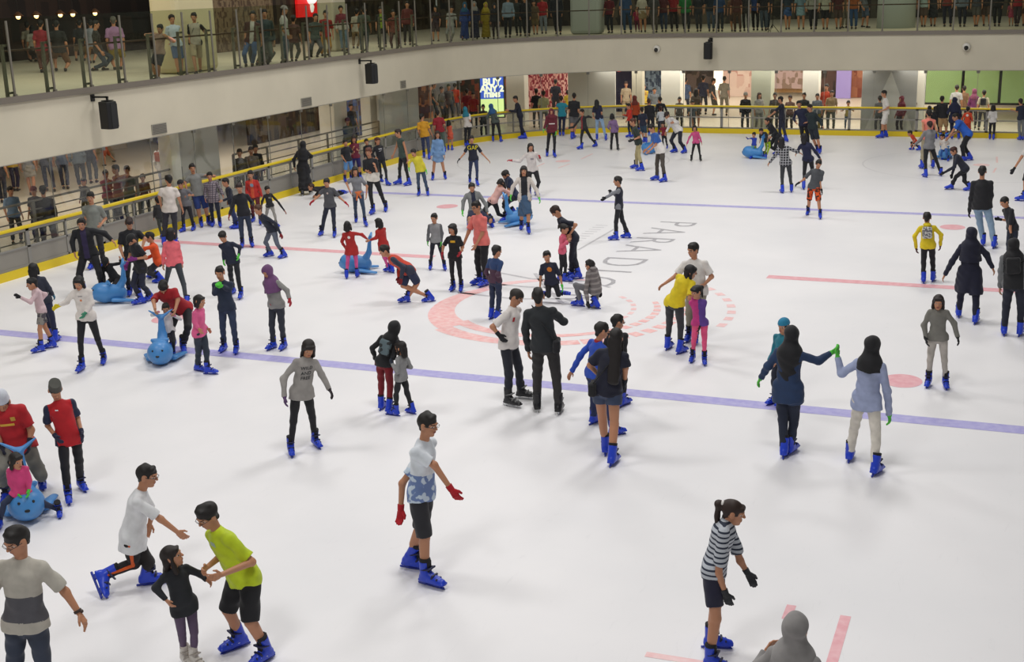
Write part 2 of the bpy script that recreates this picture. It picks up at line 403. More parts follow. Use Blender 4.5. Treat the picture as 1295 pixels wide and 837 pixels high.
# floors outside the boards and the gallery slab above
mb = MB(); mb.sweep(wall_path(-36, 15, 1.0), [(.12, -.25), (30, -.25), (30, -.004), (.12, -.004)])
structure(mb.build('floor', mat('DDD2C0', .35, 0, 'wall')), 'pale tiled hall floor outside the boards')
def fascia_path():
    """the gallery edge follows the boards, with a crease where the straight part meets the curve"""
    return wall_path(-36, 15, .5)
FP = fascia_path()
mb = MB(); mb.sweep(FP, [(.45, 2.44), (30, 2.44), (30, 3.75), (.45, 3.75)])
structure(mb.build('floor', mat('D8CDB6', .4, 0, 'wall')), 'pale gallery floor slab')
mb = MB(); mb.sweep(FP, [(.15, 2.42), (.45, 2.42), (.45, 3.70), (.15, 3.70)])
structure(mb.build('wall_left', mat('CCC4AF', .6, 0, 'wall')), 'cream fascia band below the gallery')
mb = MB(); mb.sweep(FP, [(.08, 3.70), (.50, 3.70), (.50, 3.78), (.08, 3.84)])
structure(mb.build('trim_1', mat('7E766C', .4, .3, 'plain')), 'grey metal ledge on top of the fascia')
mb = MB(); mb.sweep(FP, [(.16, 2.40), (.30, 2.40), (.30, 2.42), (.16, 2.42)])
structure(mb.build('trim_2', mat('A8A49A', .4, .2, 'plain')))

# ---------------------------------------------------------------- rink boards
METAL, YELLOW = mat('8C8A85', .5, .1, 'plain'), mat('E0C41C', .45, 0, 'plain')
boards = empty('rink_barrier', (-12.05, 10, 0)); tag(boards, 'yellow railed rink barrier with clear panels around the ice', 'barrier')
def loc(o, base):     # geometry was written in world coordinates; keep it there under a moved parent
    o.location = tuple(-v for v in base); return o
BB = (-12.05, 10, 0)
mb = MB(); mb.sweep(PATH, [(-.03, 0), (.09, 0), (.09, .19), (-.03, .19)]); loc(mb.build('kickboard', YELLOW, boards), BB)
mb = MB(); mb.sweep(PATH, [(-.035, 1.02), (.085, 1.02), (.085, 1.08), (-.035, 1.08)]); loc(mb.build('top_rail', YELLOW, boards, bevel=.012), BB)
mb = MB(); mb.sweep(PATH, [(0, .60), (.04, .60), (.04, .64), (0, .64)]); mb.sweep(PATH, [(0, .96), (.04, .96), (.04, 1.02), (0, 1.02)]); mb.sweep(PATH, [(0, .19), (.05, .19), (.05, .24), (0, .24)]); loc(mb.build('mid_rail', METAL, boards), BB)
for i, (x, y, nx, ny) in enumerate(along(PATH, 1.22, .3)):
    mb = MB(); a = math.atan2(ny, nx); w = .10 if i % 2 == 0 else .04
    mb.box((x+nx*.03, y+ny*.03, .60), (.06, w, .84), a); loc(mb.build('post', METAL, boards), BB)
mb = MB(); mb.sweep(PATH[:58], [(.018, .24), (.028, .24), (.028, .60), (.018, .60)]); loc(mb.build('panel', mat('8C8880', .5, 0, 'plain'), boards), BB)['label'] = 'opaque grey lower panel of the left side'
mb = MB(); mb.sweep(PATH, [(.03, .64), (.036, .64), (.036, .96), (.03, .96)]); loc(mb.build('clear_panel', glass_mat('clear_panel', 'EEF0EE'), boards), BB)
mb = MB(); mb.sweep(PATH[57:], [(.03, .24), (.036, .24), (.036, .60), (.03, .60)]); loc(mb.build('clear_panel', glass_mat('clear_panel', 'EEF0EE'), boards), BB)
# grey bar railing outside the left boards
RAILM = mat('76736E', .5, .2, 'plain')
for (ya, yb, lab) in ((-8.0, 3.4, 'grey bar railing behind the left boards, near stretch'), (5.9, 15.0, 'grey bar railing behind the left boards, far stretch')):
    g = empty('guard_rail', (-13.2, ya, 0)); tag(g, lab, 'railing', 'grey bar railings behind the left boards')
    for k, z in enumerate((.45, .68, .91, 1.12, 1.32)):
        mb = MB(); mb.tube([(0, 0, z), (0, yb-ya, z)], .028 if k == 4 else .016, 8); mb.build('handrail' if k == 4 else 'bar', RAILM, g)
    n = int(round((yb-ya)/1.9))
    for k in range(n+1):
        mb = MB(); mb.box((0, (yb-ya)*k/n, .66), (.03, .09, 1.32)); mb.build('post', RAILM, g)
# glass screen hanging from the fascia to the hall floor
gs = empty('glass_screen', (-12.5, 10, 0)); tag(gs, 'tall frameless glass screen below the fascia', 'glass screen')
mb = MB(); mb.sweep(PATH, [(.42, 0.0), (.432, 0.0), (.432, 2.42), (.42, 2.42)]); loc(mb.build('pane', glass_mat('screen_glass', 'F8F9F7'), gs), (-12.5, 10, 0))
for (x, y, nx, ny) in along(PATH, 1.83, 1.1):
    mb = MB(); a = math.atan2(ny, nx); mb.box((x+nx*.426, y+ny*.426, 1.21), (.02, .014, 2.42), a); mb.box((x+nx*.40, y+ny*.40, 2.34), (.05, .12, .10), a); loc(mb.build('glass_joint', mat('8E8E88', .4, .3, 'plain'), gs), (-12.5, 10, 0))

# ---------------------------------------------------------------- gallery balustrade
bal = empty('balustrade', (-12.3, 10, 3.8)); tag(bal, 'glass balustrade with brown handrail along the gallery edge', 'balustrade')
B0 = (-12.3, 10, 3.8); BP = wall_path(-9, 15, .5)
mb = MB(); mb.sweep(BP, [(.24, 3.80), (.252, 3.80), (.252, 5.47), (.24, 5.47)]); loc(mb.build('glass_pane', glass_mat('gallery_glass', 'E6EAE0'), bal), B0)
mb = MB(); mb.sweep([(x+nx*.36, y+ny*.36, nx, ny) for x, y, nx, ny in BP], [(-.03, 4.76), (.03, 4.76), (.03, 4.80), (-.03, 4.80)]); loc(mb.build('handrail', mat('4C352A', .4, 0, 'plain'), bal), B0)
PM = mat('726D62', .5, .2, 'plain')
for i, (x, y, nx, ny) in enumerate(along(BP, 1.24, .6)):
    a = math.atan2(ny, nx); mb = MB()
    mb.box((x+nx*.21, y+ny*.21, 4.60), (.03, .05, 1.62), a)
    if y < 17 and x < -12:
        tx, ty = -ny, nx
        mb.box((x+nx*.30+tx*.12, y+ny*.30+ty*.12, 4.35), (.05, .07, 1.15), a); mb.box((x+nx*.27+tx*.06, y+ny*.27+ty*.06, 3.9), (.03, .16, .05), a); mb.box((x+nx*.27+tx*.06, y+ny*.27+ty*.06, 4.9), (.03, .16, .05), a)
    mb.box((x+nx*.20, y+ny*.20, 3.84), (.07, .07, .06), a)
    loc(mb.build('post', PM, bal), B0)

# ---------------------------------------------------------------- halls behind: pillars, hoardings and shopfronts
WHITE = mat('F0ECE2', .6, 0, 'wall')
NW = [0]
def slab(name, x0, x1, y0, y1, z0, z1, m, label=None, bev=.02):
    mb = MB(); mb.box(((x0+x1)/2, (y0+y1)/2, (z0+z1)/2), (abs(x1-x0), abs(y1-y0), z1-z0)); o = mb.build(name, m, None, bevel=bev); return structure(o, label)
def wname():
    NW[0] += 1; return 'trim_%d' % (NW[0]+2)
FROST = mat('CBC9C2', .5, 0, 'wall')
slab(wname(), -13.5, -13.1, 2.9, 3.3, 0, 2.44, WHITE); slab(wname(), -13.55, -13.45, 3.3, 5.6, 0, 2.44, FROST, 'pale frosted panel behind the left boards')
slab(wname(), -14.2, -13.6, 12.6, 13.5, 0, 2.44, WHITE); slab(wname(), -14.0, -13.6, 15.2, 15.9, 0, 2.44, WHITE)
slab(wname(), -13.3, -13.2, 15.1, 18.3, 0, 2.44, FROST, 'pale frosted panel by the rink corner')
slab('wall_left', -25.2, -25, -36, 16, 0, 2.44, mat('B8A88E', .7, 0, 'wall'))
slab('wall_left', -20.4, -20.2, 17.5, 27, 0, 2.44, mat('2A211A', .7, 0, 'goods', '57472F', .5), 'dark brown shopfront across the left hall')
slab('wall_left', -17.6, -17.4, 20.1, 22.9, 0, 2.44, mat('5A4A50', .7, 0, 'goods', '3C5A96', 1.2), 'shop window with blue goods beyond the left hall')
def X(x25, Y): return 8.03+(x25-8.03)*(Y+25.24)/50.54
def backwall(x0, x1, Y, m, label=None, z0=0, z1=2.44, th=.2, nm=None): return slab(nm or wname(), X(x0, Y), X(x1, Y), Y, Y+th, z0, z1, m, label)
backwall(-12.48, -11.65, 25.6, WHITE, 'white pillar right of the lit poster', th=.5)
backwall(-9.71, -7.65, 25.6, FROST, 'mottled grey hoarding behind the far boards', th=.1)
backwall(-6.95, -6.51, 26.0, mat('CFC8B4', .6, 0, 'wall'), None, th=.4); backwall(-5.72, -4.93, 26.0, WHITE, 'wide white pillar behind the far boards', th=.8)
backwall(-2.07, -1.29, 26.0, mat('B8BAA8', .6, 0, 'wall'), 'grey green pillar behind the far boards', th=.8)
backwall(-.07, .54, 26.0, WHITE, 'white pillar near the lilac light', th=.6)
backwall(2.17, 4.19, 25.6, mat('A8A8A6', .6, 0, 'wall'), 'grey hoarding with a pale triangle', th=.1)
mb = MB(); a, b, c = X(2.35, 25.58), X(4.1, 25.58), (X(2.3, 25.58)+X(3.75, 25.58))/2
mb.add([(a, 25.58, .1), (b, 25.58, .1), (c+.2, 25.58, 2.3), (a, 25.595, .1), (b, 25.595, .1), (c+.2, 25.595, 2.3)], [(0, 1, 2), (5, 4, 3), (0, 3, 4, 1), (1, 4, 5, 2), (2, 5, 3, 0)])
structure(mb.build(wname(), mat('C6C6C2', .6, 0, 'wall')), 'pale triangle on the grey hoarding')
backwall(4.19, 4.46, 26.0, WHITE, None, th=.4)
GY = 33.0
for x0, x1 in ((4.5, 5.75), (5.85, 7.05), (7.15, 8.3), (8.4, 10.5)):
    backwall(x0, x1, GY, mat('ACD292', .6, 0, 'wall', None, 2.0), 'green hoarding panel', .45, 2.3, .1)
backwall(4.4, 10.6, GY+.11, mat('24282A', .6, 0, 'plain'), 'black frame of the green hoarding', .35, 2.44, .1)
# far shops: goods on lit shelves
backwall(-11.65, -9.71, 34, mat('6A2028', .6, 0, 'goods', 'FFE8DC', 2.6, 1.0), 'bright shop full of red and white goods')
backwall(-7.65, -6.95, 32, mat('1C1C3C', .6, 0, 'wall'), 'dark navy shopfront'); backwall(-6.51, -5.72, 32, mat('3A4A66', .6, 0, 'goods', '8AA0B8', 1.5), 'bluish shop window')
backwall(-4.93, -3.6, 42, mat('3A3230', .6, 0, 'goods', '6E5E58', .5)); backwall(-3.9, -3.05, 44, mat('FFF2DC', .6, 0, 'plain', None, 1.0, 1.6), 'glowing white shop entrance')
backwall(-3.2, -2.0, 40, mat('C99A90', .6, 0, 'goods', 'E6CFC4', .4), 'pinkish shop wall')
backwall(-1.35, -.05, 36, mat('8A7468', .6, 0, 'goods', 'B8A0A0', 1.0), 'shop window in a timber frame', .75, 2.44); backwall(-1.45, .0, 36.3, mat('A88458', .6, 0, 'plain'), None, .55, 2.44)
backwall(.5, 1.5, 40, mat('33281F', .6, 0, 'goods', '5A4038', .5)); backwall(1.2, 1.75, 39.5, mat('A596D8', .6, 0, 'plain', None, 1.0, .2), 'lilac lit shop panel', 0, 2.0); backwall(1.55, 2.3, 40, mat('8E4A38', .6, 0, 'goods', 'B87858', .5))  # the lilac slab paints light falling on a column, with a faint glow
slab('wall_back', -22, 12, 48, 48.2, 0, 2.44, mat('C8B49A', .7, 0, 'wall'), 'far hall wall')
slab('wall_back', -21.5, -17.3, 28.0, 28.2, 0, 2.44, mat('4A332C', .6, 0, 'goods', 'C88A5C', .8, .25), 'shop with orange light behind the rink corner')
slab('wall_back', -16.9, -14.4, 30.0, 30.2, 0, 2.44, mat('3A3A36', .6, 0, 'goods', '8A4A38', .9), 'shop window with red goods behind the corner')
# gallery backdrop
DARK = mat('1D1511', .6, 0, 'goods', '33241C', .35)
slab('wall_left', -24.8, -24.6, -10, 22, 3.75, 7.2, DARK, 'dark restaurant front on the gallery')
slab('wall_left', -19.4, -19.2, 14.2, 18.2, 3.75, 7.2, mat('4A382A', .6, 0, 'goods', '77654E', 1.4), 'brown patterned shopfront on the gallery')
slab('wall_left', -20.8, -20.6, 18.2, 36, 3.75, 7.2, mat('2A2019', .6, 0, 'goods', '4A4032', .5), 'dark shopfront on the gallery')
slab('wall_back', -21, -5, 37, 37.2, 3.75, 7.2, mat('2C2622', .6, 0, 'goods', '5C5244', .5), 'dim shopfront across the gallery')
slab('wall_back', -5, 14, 42, 42.2, 3.75, 7.2, mat('33302A', .6, 0, 'goods', '5C5648', .5), 'dim wall across the gallery')
slab(wname(), -14.2, -13.3, 3.95, 5.8, 3.75, 7.2, mat('CFC29A', .6, 0, 'wall'), 'wide cream column on the gallery', .15)
slab(wname(), -15.2, -14.5, 14.6, 15.5, 3.75, 7.2, mat('B8B09A', .6, 0, 'wall'), 'narrow cream column on the gallery', .1)
slab(wname(), X(-9.6, 26.6), X(-8.3, 26.6), 26.6, 27.4, 3.75, 7.2, mat('AEB2AC', .6, 0, 'wall'), 'pale column on the far gallery', .15)
mb = MB(); mb.tube([(2.9, 29.5, 3.75), (2.9, 29.5, 7.2)], .75, 32); structure(mb.build(wname(), mat('B6C0C0', .5, 0, 'wall'), None, True), 'wide round pale column on the gallery')

# ---------------------------------------------------------------- people
Z = np.array([0, 0, 1.0])
SKIN = 'B98262'
def parse_mat(s, rough=0.8):
    """'RRGGBB' or 'RRGGBB*pattern*RRGGBB*scale'"""
    q = s.split('*')
    if len(q) == 1: return mat(q[0], rough)
    return mat(q[0], rough, 0.0, q[1], q[2], float(q[3]) if len(q) > 3 else 1.0)
def ik(a, b, l1, l2, hint):
    d = b-a; n = np.linalg.norm(d)
    mx = (l1+l2)*0.995
    if n > mx: b = a+d/n*mx; d = b-a; n = mx
    n = max(n, abs(l1-l2)+0.01)
    u = d/(np.linalg.norm(d)+1e-9); x = (l1*l1-l2*l2+n*n)/(2*n); y = math.sqrt(max(l1*l1-x*x, 0))
    hv = hint-u*(hint@u); hv = nrm(hv)
    return a+u*x+hv*y, b
def skate_mesh(vox, style, ln=0.0):
    """one boot, its blade, its liner and its strap set in the frame x forward, z up, ankle above the origin"""
    X = np.array([1., 0, 0]); Y = np.array([0, 1., 0]); A = (X, Y, Z)
    boot = [C((-.06, 0, .085), (.10, 0, .08), .047, .045, Y, .9), C((.10, 0, .08), (.165, 0, .072), .045, .036, Y, .9),
            C((-.035, 0, .10), (-.035+ln, 0, .255), .052, .057, Y, 1.0, 'b'), C((-.02, 0, .13), (.06, 0, .09), .05, .045),
            ('b', (.05, 0, .058), A, (.15, .042, .010), .004)]
    def me(nm, pr, k=.02, v=vox, minus=()):
        V, F = nets(build_field(pr, v, k, minus)); return mesh_np(nm, V, F)
    out = {}
    out['boot'] = me('skate_boot', boot)
    if style == 'blue':
        bl = [('b', (-.055, 0, .034), A, (.03, .016, .022), .004), ('b', (.11, 0, .034), A, (.035, .016, .022), .004), ('b', (.03, 0, .017), A, (.155, .010, .010), .003), ('b', (.035, 0, .006), A, (.16, .004, .007), .002)]
    else:
        bl = [('b', (-.055, 0, .038), A, (.022, .014, .022), .004), ('b', (.11, 0, .038), A, (.022, .014, .022), .004), ('b', (.035, 0, .012), A, (.165, .006, .013), .003)]
    out['blade'] = me('blade', bl, .006, min(vox, .006))
    out['liner'] = me('liner', [C((-.035+ln*.8, 0, .22), (-.035+ln*1.2, 0, .285), .050, .057, Y, 1.0, 'b'), ('b', (.016+ln*.7, 0, .20), A, (.012, .03, .07), .01)], .01)
    out['strap'] = me('strap', [('b', (.002+ln*.6, 0, .185), (nrm((1, 0, .25)), Y, nrm((-.25, 0, 1))), (.056, .0565, .010), .004), ('b', (.07, 0, .115), (nrm((1, 0, -.5)), Y, nrm((.5, 0, 1))), (.012, .0485, .026), .004),
                               ('b', (.12, 0, .095), (nrm((1, 0, -.3)), Y, nrm((.3, 0, 1))), (.010, .0435, .018), .004)], .004)
    out['swoosh'] = me('side_mark', [('b', (.035, 0, .085), (nrm((1, 0, .18)), Y, nrm((-.18, 0, 1))), (.055, .0495, .006), .002)], .004)
    return out
SK = {}
def get_skate(vox, style, lean=0.0):
    lean = min((-.04, 0, .04, .08), key=lambda v: abs(v-lean)); k = (round(vox, 4), style, lean)
    if k not in SK: SK[k] = skate_mesh(vox, style, lean)
    return SK[k]
SKATE_COL = {'blue': ('1E3FC4', '2137A0', '14141A', '0F1440', 'D5DCF0'), 'hockey': ('1B1B1E', 'DADCDE', '2A2A2A', '6A6A6A', 'C8C8C8'), 'white': ('DAD4CC', 'B8BCC0', 'C8C0B8', 'B0A8A0', 'E8E4E0')}
def put_skate(root, pos, fwd, up, s, vox, style, simple, lean=0.0):
    from mathutils import Matrix
    up = nrm(up); fwd = nrm(fwd-up*(fwd@up)); lat = np.cross(up, fwd)
    me = get_skate(vox, style, lean); cols = SKATE_COL[style]
    def mk(nm, k, parent, col, rough, metal=0.0):
        m = me[k]; o = bpy.data.objects.new(nm, m); COL.objects.link(o); o.parent = parent
        if not m.materials: m.materials.append(mat(col, rough, metal, 'plain'))
        return o
    b = mk('ice_skate', 'boot', root, cols[0], 0.35)
    b.matrix_local = Matrix([[fwd[i]*s, lat[i]*s, up[i]*s, pos[i]] for i in range(3)]+[[0, 0, 0, 1]])
    mk('blade', 'blade', b, cols[1], 0.3, 0.0 if style == 'blue' else .6)
    mk('liner', 'liner', b, cols[2], 0.8)
    if not simple:
        mk('strap', 'strap', b, cols[3], 0.5)
        mk('side_mark', 'swoosh', b, cols[4], 0.5)
    if style == 'hockey': b['label'] = 'black hockey skate with steel blade'
    if style == 'white': b['label'] = 'white figure skate'
def hand_prims(w, fd, pn, thumb_dir, s, curl=0.5, infl=0.0):
    """w wrist, fd along the forearm, pn palm normal (palm side), thumb_dir across the palm to the thumb"""
    fd = nrm(fd); pn = nrm(pn-fd*(pn@fd)); td = nrm(np.cross(fd, pn)); td = td if td@thumb_dir > 0 else -td
    e = infl
    pr = [C(w-fd*.02*s, w+fd*.03*s, (.024+e)*s, (.028+e)*s, td, .75), C(w+fd*.03*s, w+fd*.085*s, (.036+e)*s, (.040+e)*s, td, .42)]
    for i, (off, ln) in enumerate(((.030, .075), (.010, .084), (-.010, .078), (-.029, .060))):
        a = w+fd*.085*s+td*off*s
        c1 = curl*(.5+.12*i); d1 = nrm(fd*math.cos(c1)+pn*math.sin(c1)); c2 = c1+curl*.9; d2 = nrm(fd*math.cos(c2)+pn*math.sin(c2))
        m = a+d1*ln*.52*s; pr += [C(a, m, (.0092+e)*s, (.0085+e)*s), C(m, m+d2*ln*.48*s, (.0085+e)*s, (.0072+e)*s)]
    a = w+fd*.025*s+td*.028*s; m = a+nrm(fd*.75+td*.62+pn*.2)*.045*s
    pr += [C(a, m, (.0135+e)*s, (.011+e)*s), C(m, m+nrm(fd*.92+td*.2+pn*.35)*.032*s, (.0105+e)*s, (.0085+e)*s)]
    return pr
def head_frame(hc, fdir, pitch, roll_up):
    f = nrm(fdir); l = nrm(np.cross(Z, f))              # l points to the person's left
    u = nrm(Z*math.cos(pitch)+f*math.sin(pitch)); f2 = nrm(f*math.cos(pitch)-Z*math.sin(pitch))
    u = nrm(u+roll_up); f2 = nrm(f2-u*(f2@u)); l = np.cross(u, f2)
    return l, f2, u
def H(hf, c, s, x, y, z):
    return np.asarray(c)+s*(hf[0]*x+hf[1]*y+hf[2]*z)
def make_person(D):
    px, py, pz, fdeg, h, J, attr, label, group, pxm = D
    A = {}
    for t in attr.split():
        k, _, v = t.partition(':'); A[k] = v or '1'
    root = empty('person', (px, py, pz)); tag(root, label, 'person', group or None)
    fd = nrm((math.cos(math.radians(fdeg)), math.sin(math.radians(fdeg)), 0)); lt = np.cross(Z, fd)     # lt: the person's left
    s = h/1.7; fem = 'fem' in A; g = float(A.get('g', 1.0))*(1.0 if h > 1.4 else 1.03)
    sh = (.150 if fem else .168)*s*(g*.5+.5)
    hc, hip, fR, fL, wR, wL, eR, eL, kR, kL = [None if v is None else np.array(v, float) for v in J]
    hs = 1.04*(h/1.7)**.38
    hf_deg = math.radians(fdeg+float(A.get('hf', 0)))
    hfd = np.array([math.cos(hf_deg), math.sin(hf_deg), 0])
    spine0 = nrm(hc-hip)
    bl = np.linalg.norm(hc-hip); tl_ = min(max(bl, .36*h), .425*h); hip = hc-(hc-hip)/bl*tl_
    neck = hip+nrm(hc-hip-fd*.04*s-(Z*.10*s if 'bent' in A else 0))*.318*h
    if np.linalg.norm(hc-neck) > .145*h: neck = hc-nrm(hc-neck)*.14*h
    sp = nrm(neck-hip)
    shl = nrm(lt-sp*(lt@sp)*0.7)
    pitch = math.radians(float(A.get('pitch', 8)))
    HF = head_frame(hc, hfd, pitch, (spine0-Z*(spine0@Z))*.3*(0 if 'bent' in A else 1))
    sR = neck-shl*sh-sp*.066*s; sL = neck+shl*sh-sp*.066*s
    hjR = hip-lt*.085*s*g; hjL = hip+lt*.085*s*g
    ua, fa, th, sn = .172*h, .150*h, .245*h, .235*h
    lift = .095*s if 'shoe' not in A else .07*s
    res = []
    for f_, hj, kk in ((fR, hjR, kR), (fL, hjL, kL)):
        an = f_+Z*(lift+.0)
        if kk is None:
            d = np.linalg.norm(hj-an); t_, s_ = (th, sn) if d < (th+sn)*.995 else (d*.512, d*.492)
            kn, an = ik(hj, an, t_, s_, fd+lt*(0.25 if f_ is fL else -0.25))
        else: kn = kk
        res.append((kn, an))
    (kR, aR), (kL, aL) = res
    res = []
    for w, sj, e, sg in ((wR, sR, eR, -1), (wL, sL, eL, 1)):
        if e is None: e, w = ik(sj, w, ua, fa, -Z*.6-fd*.9+lt*sg*.25)
        res.append((e, w))
    (eR, wR), (eL, wL) = res
    vb = min(max(.80/pxm, .0085), .019); vh = min(max(.5/pxm, .0048), .011); vg = min(max(.42/pxm, .0042), .0085)
    sk = A.get('skin', SKIN); skin = mat(sk, .5, 0, 'skin')
    # --- body: torso, limbs, neck in one field; head and hands in finer fields of the same mesh
    Lv = lt
    bk0 = A.get('b', 'p=0').partition('=')[0]; q_ = {'p': .76, 'q': .66, 'g': .7}.get(bk0, 1.0)
    legs = [C(hjR, kR, .078*s*g*q_, .052*s*g*q_), C(kR, aR, .050*s*g*q_, .034*s*q_), C(hjL, kL, .078*s*g*q_, .052*s*g*q_), C(kL, aL, .050*s*g*q_, .034*s*q_),
            C(kR+(aR-kR)*.15-fd*.012*s, kR+(aR-kR)*.5-fd*.012*s, .050*s*g*q_, .042*s*g*q_), C(kL+(aL-kL)*.15-fd*.012*s, kL+(aL-kL)*.5-fd*.012*s, .050*s*g*q_, .042*s*g*q_)]
    body = [C(hip-sp*.02*s, hip+sp*.15*s, .135*s*g, .112*s*g, shl, .74), C(hip+sp*.15*s, neck-sp*.13*s, .112*s*g, .138*s*g, shl, .70), C(neck-sp*.13*s, neck-sp*.05*s, .138*s*g, .10*s*g, shl, .62),
            C(neck-sp*.035*s, sR, .036*s, .036*s), C(neck-sp*.035*s, sL, .036*s, .036*s),
            C(neck-sp*.04*s, hc-HF[2]*.05*hs-HF[1]*.01, .052*s, .047*hs),
            C(sR, eR, .037*s*g, .035*s*g), C(eR, wR, .036*s*g, .025*s), C(sL, eL, .037*s*g, .035*s*g), C(eL, wL, .036*s*g, .025*s)]+legs
    V1, F1 = nets(build_field(body, vb, .025*s))
    hd = [('e', H(HF, hc, hs, 0, -.010, .028), HF, (.074*hs, .094*hs, .084*hs)), ('e', H(HF, hc, hs, 0, .022, -.040), HF, (.056*hs, .062*hs, .072*hs)),
          C(H(HF, hc, hs, 0, .05, -.085), H(HF, hc, hs, 0, .062, -.085), .022*hs, .02*hs), C(H(HF, hc, hs, 0, .084, .020), H(HF, hc, hs, 0, .102, -.014), .007*hs, .013*hs),
          C(H(HF, hc, hs, -.016, .080, -.052), H(HF, hc, hs, .016, .080, -.052), .010*hs, .010*hs),
          C(H(HF, hc, hs, -.03, .078, .028), H(HF, hc, hs, .03, .078, .028), .012*hs, .012*hs),
          C(H(HF, hc, hs, 0, -.02, -.04), hc+nrm(neck-hc)*.10*hs, .045*hs, .046*hs)]
    for sg in (-1, 1): hd.append(('e', H(HF, hc, hs, sg*.078, -.006, -.004), HF, (.010*hs, .020*hs, .032*hs)))
    V2, F2 = nets(build_field(hd, vh, .016*hs, [('e', H(HF, hc, hs, sg*.031, .093, .008), HF, (.014*hs, .0075*hs, .008*hs)) for sg in (-1, 1)]))
    cen = (V2[F2].mean(1)-hc)/hs; cu, cf, cl = cen@HF[2], cen@HF[1], cen@HF[0]
    mi2 = np.zeros(len(F2), int)
    mi2[(cf > .06) & (np.hypot((np.abs(cl)-.031)/.017, (cu-.006)/.0085) < 1)] = 1
    mi2[(cf > .06) & (np.hypot((np.abs(cl)-.031)/.008, (cu-.006)/.0085) < 1)] = 2
    if h > 1.5 and pxm > 45: mi2[(cf > .06) & (np.abs(np.abs(cl)-.032) < .016) & (np.abs(cu-.031) < .0038)] = 2
    mi2[(cf > .06) & (np.hypot(cl/.026, (cu+.053)/.010) < 1)] = 3
    Vs, Fs, Ms = [V1, V2], [F1, F2+len(V1)], [np.zeros(len(F1), int), mi2]
    gl = A.get('gl'); nv = len(V1)+len(V2)
    hands = []
    for w, e, sg, cr in ((wR, eR, -1, float(A.get('cr', .5))), (wL, eL, 1, float(A.get('cl', .5)))):
        fdn = nrm(w-e); inward = -lt*sg if abs(fdn@lt) < .8 else -Z
        th_d = fd*.9+Z*.3
        hands.append((w, fdn, inward, th_d, cr))
        V3, F3 = nets(build_field(hand_prims(w, fdn, inward, th_d, s*.98, cr), vg, .007*s))
        Vs.append(V3); Fs.append(F3+nv); Ms.append(np.zeros(len(F3), int)); nv += len(V3)
    link('body', mesh_np('body', np.concatenate(Vs), np.concatenate(Fs), np.concatenate(Ms)), root,
         [skin, mat('CFC4BC', .4, 0, 'plain'), mat('1C1310', .5, 0, 'plain'), mat('8E4A42', .5, 0, 'plain')])
    if gl:
        cols = gl.split('/'); sides = A.get('gs', 'RL')
        for i, (hnd, sd) in enumerate(zip(hands, 'RL')):
            if sd not in sides: continue
            w, fdn, inward, th_d, cr = hnd
            soft('glove', hand_prims(w, fdn, inward, th_d, s*.98, cr, .004)+[C(w-fdn*.05*s, w, .036*s, .034*s, None, 1, 'a')], vg, root, [mat(cols[i % len(cols)], .85)], .007*s)
    # --- lower garment
    bk, _, bc = A.get('b', 'p=20222B').partition('='); sd = (px*7.3+py*3.1) % 6.28
    def flare(x): return x*s*g
    if bk:
        bm = [parse_mat(c) for c in bc.split('/')]
        waist = [C(hip+sp*.10*s, hip-Z*.01*s, .125*s*g, .150*s*g, Lv, .78, 'a'), C(hjR, hjL, .098*s*g, .098*s*g)]
        if bk in ('p', 'q'):
            kx, ex = (.062, .054) if bk == 'p' else (.056, .042)      # q: leggings
            pr = waist+[C(hjR, kR, .090*s*g, kx*s*g), C(kR, kR+(aR-kR)*.86, kx*s*g, ex*s, None, 1, 'b'), C(hjL, kL, .090*s*g, kx*s*g), C(kL, kL+(aL-kL)*.86, kx*s*g, ex*s, None, 1, 'b')]
            soft('trousers', pr, vb, root, bm, .02*s, (), .0045 if bk == 'p' else .0025, sd)
        elif bk in ('s', 'x', 'm'):
            t = {'s': .98, 'x': .42, 'm': 0.72}[bk]; eR_ = hjR+(kR-hjR)*t; eL_ = hjL+(kL-hjL)*t
            pr = waist+[C(hjR, eR_, .098*s*g, (.085 if t > .6 else .095)*s*g, None, 1, 'b'), C(hjL, eL_, .098*s*g, (.085 if t > .6 else .095)*s*g, None, 1, 'b')]
            soft('shorts', pr, vb, root, bm, .02*s, (), .004, sd)
        elif bk in ('k', 'g', 'n'):
            t = {'k': .30, 'g': .47, 'n': .17}[bk]*h; mid = (kR+kL)/2; low = (aR+aL)/2
            dn = nrm((low if bk == 'g' else mid)-hip); wd = {'k': .19, 'g': .235, 'n': .18}[bk]
            pr = waist+[C(hip, hip+dn*t, .145*s*g, wd*s*g, Lv, .78, 'b')]
            if bk == 'g': pr += [C(hip-Z*.1*s, kk+(aa-kk)*.7, .15*s*g, .105*s*g, None, 1, 'b') for kk, aa in ((kR, aR), (kL, aL))]
            if bk in ('k', 'n'): pr += [C(hip, hj_+(kk-hj_)*(1.05 if bk == 'k' else .6), .13*s*g, .11*s*g, None, 1, 'b') for hj_, kk in ((hjR, kR), (hjL, kL))]
            soft('skirt', pr, vb, root, bm, .03*s, (), .009, sd)
    # --- top
    tk, _, tc = A.get('t', 't=DDDDDD').partition('='); cols = tc.split('/'); hem = float(A.get('hem', .05))
    shirt = None; parts_pr = None
